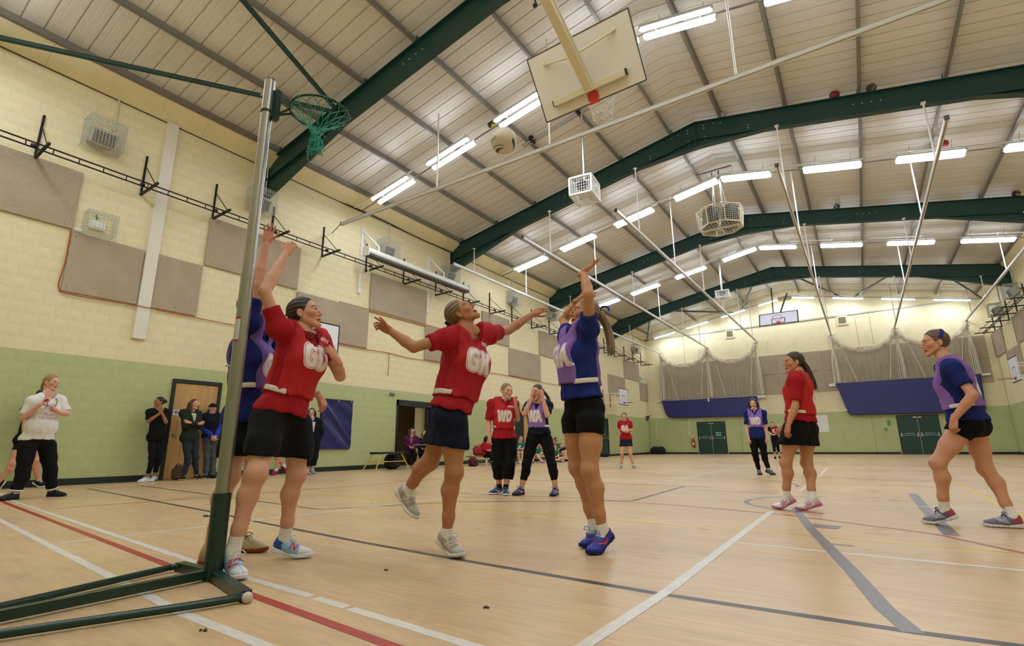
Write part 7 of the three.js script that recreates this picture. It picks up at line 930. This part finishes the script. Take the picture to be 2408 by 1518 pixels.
person({ label: 'girl in grey shorts and crimson trainers seen only between the GD legs', j: { pel: [-12.637, 1.061, -7.894], che: [-12.659, 1.419, -7.859], nek: [-12.675, 1.638, -7.834], hed: [-12.687, 1.791, -7.813], shR: [-12.751, 1.558, -7.711], shL: [-12.579, 1.564, -7.986], elR: [-12.754, 1.287, -7.707], wrR: [-12.707, 1.093, -7.781], elL: [-12.556, 1.29, -8.024], wrL: [-12.579, 1.093, -7.986], hiR: [-12.666, 0.899, -7.847], hiL: [-12.586, 0.899, -7.975], knR: [-12.786, 0.514, -7.939], knL: [-12.561, 0.578, -7.921], anR: [-12.728, 0.218, -8.221], anL: [-12.608, 0.124, -7.94] }, cell: 0.014, headCell: 0.004, handCell: 0.005, hairCell: 0.005, shoeCell: 0.006, face: [0.646, 0, -0.657], footR: [0.652, -0.477], footL: [0.053, 0.859], air: ['R'], pitchR: 0.7, hair: 0x5a4030, skin: 0xd9a083, top: { c: 0x6d7078, sleeve: 0.6, hem: -0.02 }, legwear: { c: 0x8a8d95, len: 0.3, off: 0.016, name: 'shorts' }, socks: 0xe2dfd8, sockLen: 0.06, shoes: { c: 0xa01f45, sole: 0x7a1a34, lace: 0xe0d0d4 } });
person({ label: 'woman with glasses in a maroon top seated at the scorer table behind trophies', j: { pel: [-12.818, 0.535, -12.921], che: [-12.816, 0.843, -12.923], nek: [-12.81, 1.041, -12.928], hed: [-12.783, 1.182, -12.913], shR: [-12.929, 0.957, -12.81], shL: [-12.687, 0.955, -13.05], elR: [-12.944, 0.76, -12.796], wrR: [-12.63, 0.675, -12.685], elL: [-12.652, 0.757, -13.085], wrL: [-12.531, 0.674, -12.783], hiR: [-12.876, 0.48, -12.863], hiL: [-12.756, 0.478, -12.982], knR: [-12.537, 0.43, -12.565], knL: [-12.4, 0.428, -12.701], anR: [-12.591, 0.051, -12.582], anL: [-12.47, 0.045, -12.772] }, cell: 0.019, headCell: 0.006, handCell: 0.007, hairCell: 0.007, shoeCell: 0.009, small: true, face: [0.954, -0.1, 0.251], footR: [0.704, 0.71], footL: [0.846, 0.569], hair: 0x4b3426, skin: 0xdcae98, glasses: true, style: 'long', top: { c: 0x561a44, sleeve: 1.95, hem: -0.05, loose: 0.026, name: 'sweater', inset: 0x8f6a78 }, legwear: { c: 0x17171c, len: 1.93, off: 0.012, name: 'trousers' }, shoes: { c: 0xbdbab5, sole: 0xd6d4d0 } });
person({ label: 'woman with fair hair seated behind the score panel, only her head showing', j: { pel: [-12.797, 0.498, -13.498], che: [-12.792, 0.771, -13.503], nek: [-12.786, 0.959, -13.509], hed: [-12.758, 1.104, -13.494], shR: [-12.911, 0.874, -13.39], shL: [-12.667, 0.871, -13.621], elR: [-12.917, 0.672, -13.384], wrR: [-12.624, 0.615, -13.249], elL: [-12.641, 0.669, -13.646], wrL: [-12.509, 0.613, -13.357], hiR: [-12.859, 0.442, -13.44], hiL: [-12.732, 0.44, -13.56], knR: [-12.536, 0.392, -13.125], knL: [-12.371, 0.389, -13.282], anR: [-12.562, 0.016, -13.17], anL: [-12.431, 0.011, -13.362] }, cell: 0.019, headCell: 0.006, handCell: 0.007, hairCell: 0.007, shoeCell: 0.009, small: true, face: [0.543, -0.15, 0.863], footR: [0.688, 0.726], footL: [0.833, 0.588], hair: 0x9b8266, skin: 0xdcae98, style: 'long', top: { c: 0x191a20, sleeve: 1.95, hem: -0.05, loose: 0.026, name: 'sweater' }, legwear: { c: 0x17171c, len: 1.93, off: 0.012, name: 'trousers' }, shoes: { c: 0x25262a, sole: 0xd6d4d0 } });
person({ label: 'dark-haired girl in a red top seated at the near end of the gym bench', j: { pel: [-11.697, 0.404, -15.727], che: [-11.71, 0.649, -15.717], nek: [-11.698, 0.818, -15.726], hed: [-11.673, 0.942, -15.745], shR: [-11.781, 0.727, -15.602], shL: [-11.626, 0.725, -15.842], elR: [-11.738, 0.559, -15.572], wrR: [-11.468, 0.528, -15.523], elL: [-11.558, 0.555, -15.83], wrL: [-11.431, 0.528, -15.551], hiR: [-11.735, 0.359, -15.699], hiL: [-11.646, 0.358, -15.765], knR: [-11.381, 0.377, -15.588], knL: [-11.39, 0.374, -15.706], anR: [-11.381, 0.092, -15.588], anL: [-11.365, 0.088, -15.725] }, cell: 0.019, headCell: 0.006, handCell: 0.007, hairCell: 0.007, shoeCell: 0.009, small: true, footR: [0.959, 0.284], footL: [1, 0.004], face: [0.86, -0.15, -0.017], hair: 0x17110f, style: 'long', skin: 0xd2a088, top: { c: 0xa61f2a, sleeve: 1.7, hem: -0.08, loose: 0.02 }, legwear: { c: 0x141418, len: 1.8, off: 0.012, name: 'trousers' }, shoes: { c: 0x2a2a2e, sole: 0xcccccc } });
person({ label: 'girl in a green shirt seated on the bench facing the court with bare legs', j: { pel: [-11.302, 0.443, -17.223], che: [-11.286, 0.653, -17.233], nek: [-11.243, 0.83, -17.262], hed: [-11.184, 0.943, -17.265], shR: [-11.341, 0.751, -17.137], shL: [-11.173, 0.748, -17.367], elR: [-11.329, 0.59, -17.085], wrR: [-11.027, 0.557, -17.044], elL: [-11.107, 0.586, -17.351], wrL: [-10.986, 0.556, -17.071], hiR: [-11.358, 0.38, -17.186], hiL: [-11.248, 0.378, -17.258], knR: [-11.028, 0.433, -16.804], knL: [-10.92, 0.431, -16.935], anR: [-11.005, 0.072, -16.879], anL: [-10.965, 0.068, -17.025] }, cell: 0.019, headCell: 0.006, handCell: 0.007, hairCell: 0.007, shoeCell: 0.009, small: true, footR: [0.941, 0.34], footL: [0.998, 0.063], face: [0.632, 0, 0.781], hair: 0x5b3a28, skin: 0xdfb7a0, top: { c: 0x1d6a3f, sleeve: 0.7, hem: -0.06, loose: 0.02 }, bib: { c: '#1d6a3f', t: 'C', hem: -0.2, w: 0.14 }, legwear: { c: 0x141418, len: 0.5, off: 0.012, name: 'shorts' }, socks: 0xe2dfd8, sockLen: 0.04, shoes: { c: 0xdedad6, sole: 0xe2e0dc } });
person({ label: 'girl in green shirt on the bench half hidden behind the WD player', j: { pel: [-11.398, 0.416, -16.919], che: [-11.369, 0.623, -16.938], nek: [-11.327, 0.799, -16.967], hed: [-11.285, 0.911, -16.995], shR: [-11.423, 0.704, -16.842], shL: [-11.273, 0.702, -17.063], elR: [-11.409, 0.545, -16.791], wrR: [-11.163, 0.513, -16.716], elL: [-11.206, 0.541, -17.048], wrL: [-11.095, 0.513, -16.761], hiR: [-11.426, 0.353, -16.9], hiL: [-11.344, 0.352, -16.955], knR: [-11.092, 0.391, -16.522], knL: [-11.054, 0.451, -16.668], anR: [-11.201, 0.052, -16.449], anL: [-11.164, 0.064, -16.594] }, cell: 0.019, headCell: 0.006, handCell: 0.007, hairCell: 0.007, shoeCell: 0.009, small: true, footR: [0.945, 0.328], footL: [0.999, 0.051], face: [-0.051, 0, 0.999], hair: 0x2a1c16, skin: 0xdaa98f, top: { c: 0x1d6a3f, sleeve: 0.7, hem: -0.06, loose: 0.02 }, bib: { c: '#1d6a3f', t: 'D', hem: -0.2, w: 0.14 }, legwear: { c: 0x141418, len: 0.5, off: 0.012, name: 'shorts' }, socks: 0xe2dfd8, sockLen: 0.04, shoes: { c: 0xdedad6, sole: 0x6b5a4a } });
person({ label: 'girl in green sitting on the floor, framed between the legs of the WA player', j: { pel: [-11.163, 0.228, -18.258], che: [-11.13, 0.445, -18.278], nek: [-11.083, 0.611, -18.307], hed: [-11.036, 0.729, -18.3], shR: [-11.176, 0.529, -18.191], shL: [-11.022, 0.527, -18.402], elR: [-11.167, 0.364, -18.138], wrR: [-10.918, 0.332, -18.056], elL: [-10.93, 0.36, -18.342], wrL: [-10.86, 0.332, -18.091], hiR: [-11.208, 0.146, -18.23], hiL: [-11.106, 0.145, -18.293], knR: [-10.929, 0.337, -17.815], knL: [-10.841, 0.302, -17.927], anR: [-10.924, 0.064, -17.701], anL: [-10.6, 0.079, -17.84] }, cell: 0.019, headCell: 0.006, handCell: 0.007, hairCell: 0.007, shoeCell: 0.009, small: true, footR: [0.929, 0.37], footL: [0.996, 0.095], face: [0.692, -0.1, 0.749], hair: 0x8f8478, skin: 0xdfb29a, style: 'long', top: { c: 0x1d6a3f, sleeve: 0.7, hem: -0.06, loose: 0.02 }, legwear: { c: 0x141418, len: 0.4, off: 0.012, name: 'shorts' }, socks: 0xe2dfd8, sockLen: 0.04, shoes: { c: 0x9a7a9a, sole: 0xd0c0d0 } });
person({ label: 'girl with dark hair and glasses in green seated highest on the bench', j: { pel: [-11.295, 0.367, -20.035], che: [-11.274, 0.564, -20.047], nek: [-11.238, 0.744, -20.068], hed: [-11.187, 0.905, -20.062], shR: [-11.343, 0.673, -19.951], shL: [-11.151, 0.67, -20.174], elR: [-11.338, 0.512, -19.896], wrR: [-11.147, 0.406, -19.775], elL: [-11.099, 0.509, -20.146], wrL: [-11.052, 0.406, -19.828], hiR: [-11.345, 0.296, -20.007], hiL: [-11.233, 0.295, -20.071], knR: [-11.069, 0.284, -19.704], knL: [-10.975, 0.284, -19.757], anR: [-11.06, 0.039, -19.709], anL: [-10.966, 0.039, -19.762] }, cell: 0.019, headCell: 0.006, handCell: 0.007, hairCell: 0.007, shoeCell: 0.009, small: true, footR: [0.916, 0.402], footL: [0.992, 0.13], face: [0.853, -0.05, 0.495], hair: 0x1a1310, skin: 0xc8987c, glasses: true, top: { c: 0x1d6a3f, sleeve: 0.7, hem: -0.06, loose: 0.02 }, legwear: { c: 0x141418, len: 1.8, off: 0.012, name: 'trousers' }, shoes: { c: 0x2a2a2e, sole: 0xcccccc } });
person({ label: 'girl in green sitting cross-legged on the floor right of the WA player', j: { pel: [-10.794, 0.159, -19.17], che: [-10.79, 0.346, -19.173], nek: [-10.77, 0.5, -19.183], hed: [-10.737, 0.62, -19.167], shR: [-10.88, 0.433, -19.122], shL: [-10.65, 0.431, -19.251], elR: [-10.849, 0.281, -19.024], wrR: [-10.63, 0.233, -18.918], elL: [-10.575, 0.278, -19.179], wrL: [-10.555, 0.232, -18.96], hiR: [-10.857, 0.108, -19.135], hiL: [-10.734, 0.107, -19.204], knR: [-10.649, 0.153, -18.735], knL: [-10.283, 0.182, -18.999], anR: [-10.324, 0.056, -18.746], anL: [-10.443, 0.057, -18.679] }, cell: 0.019, headCell: 0.006, handCell: 0.007, hairCell: 0.007, shoeCell: 0.009, small: true, footR: [0.915, 0.403], footL: [0.991, 0.13], face: [0.534, -0.05, 0.847], hair: 0x3a2418, skin: 0xdfb29a, style: 'bun', top: { c: 0x1d6a3f, sleeve: 0.7, hem: -0.06, loose: 0.02 }, legwear: { c: 0x141418, len: 0.5, off: 0.012, name: 'shorts' }, shoes: { c: 0x3a3a3e, sole: 0xcccccc } });
person({ label: 'girl in a black printed shirt lounging at the end of the bench', j: { pel: [-11.263, 0.246, -20.739], che: [-11.258, 0.411, -20.741], nek: [-11.287, 0.577, -20.726], hed: [-11.318, 0.669, -20.709], shR: [-11.372, 0.504, -20.68], shL: [-11.14, 0.502, -20.806], elR: [-11.392, 0.357, -20.669], wrR: [-11.184, 0.288, -20.44], elL: [-11.111, 0.355, -20.821], wrL: [-11.037, 0.287, -20.52], hiR: [-11.314, 0.192, -20.711], hiL: [-11.215, 0.191, -20.765], knR: [-11.052, 0.397, -20.398], knL: [-10.953, 0.433, -20.452], anR: [-10.9, 0.076, -20.367], anL: [-10.835, 0.111, -20.403] }, cell: 0.019, headCell: 0.006, handCell: 0.007, hairCell: 0.007, shoeCell: 0.009, small: true, footR: [0.909, 0.417], footL: [0.989, 0.145], face: [0.693, -0.2, 0.648], hair: 0x6b5a4a, skin: 0xdfb29a, top: { c: 0x141416, sleeve: 0.7, hem: -0.06, loose: 0.02 }, legwear: { c: 0x141418, len: 0.6, off: 0.012, name: 'shorts' }, shoes: { c: 0x25262a, sole: 0x25262a } });
person({ label: 'person in dark blue seated last on the bench behind the shooter', j: { pel: [-11.428, 0.263, -21.784], che: [-11.421, 0.512, -21.788], nek: [-11.432, 0.704, -21.782], hed: [-11.445, 0.858, -21.776], shR: [-11.556, 0.628, -21.717], shL: [-11.296, 0.625, -21.854], elR: [-11.579, 0.456, -21.705], wrR: [-11.401, 0.362, -21.573], elL: [-11.266, 0.453, -21.869], wrL: [-11.247, 0.361, -21.654], hiR: [-11.483, 0.188, -21.756], hiL: [-11.362, 0.187, -21.819], knR: [-11.227, 0.233, -21.438], knL: [-11.125, 0.232, -21.492], anR: [-11.218, -0.029, -21.443], anL: [-11.116, -0.03, -21.496] }, cell: 0.019, headCell: 0.006, handCell: 0.007, hairCell: 0.007, shoeCell: 0.009, small: true, footR: [0.903, 0.43], footL: [0.987, 0.16], face: [0.199, 0, 1.025], hair: 0x2a1c16, skin: 0xdaa98f, top: { c: 0x1a2350, sleeve: 1.9, hem: -0.06, loose: 0.024 }, legwear: { c: 0x141418, len: 1.9, off: 0.012, name: 'trousers' }, shoes: { c: 0x25262a, sole: 0xcccccc } });
function umpirePrint() { return canvasMat(512, 512, (c) => { c.fillStyle = '#dedbd6'; c.fillRect(0, 0, 512, 512); c.fillStyle = '#b98f93'; c.textAlign = 'center'; c.font = 'bold 58px sans-serif'; ['KEEP', 'CALM'].forEach((s, i) => c.fillText(s, 256, 190 + i * 54)); c.font = 'bold 26px sans-serif'; c.fillText('AND', 256, 278); c.font = 'bold 58px sans-serif'; ['PLAY', 'NETBALL'].forEach((s, i) => c.fillText(s, 256, 336 + i * 56)); }, 0.85); }
// ================================================================ END
scene.traverse((o) => { if (o.isMesh) { o.castShadow = true; o.receiveShadow = true; } });
renderer.render(scene, camera);
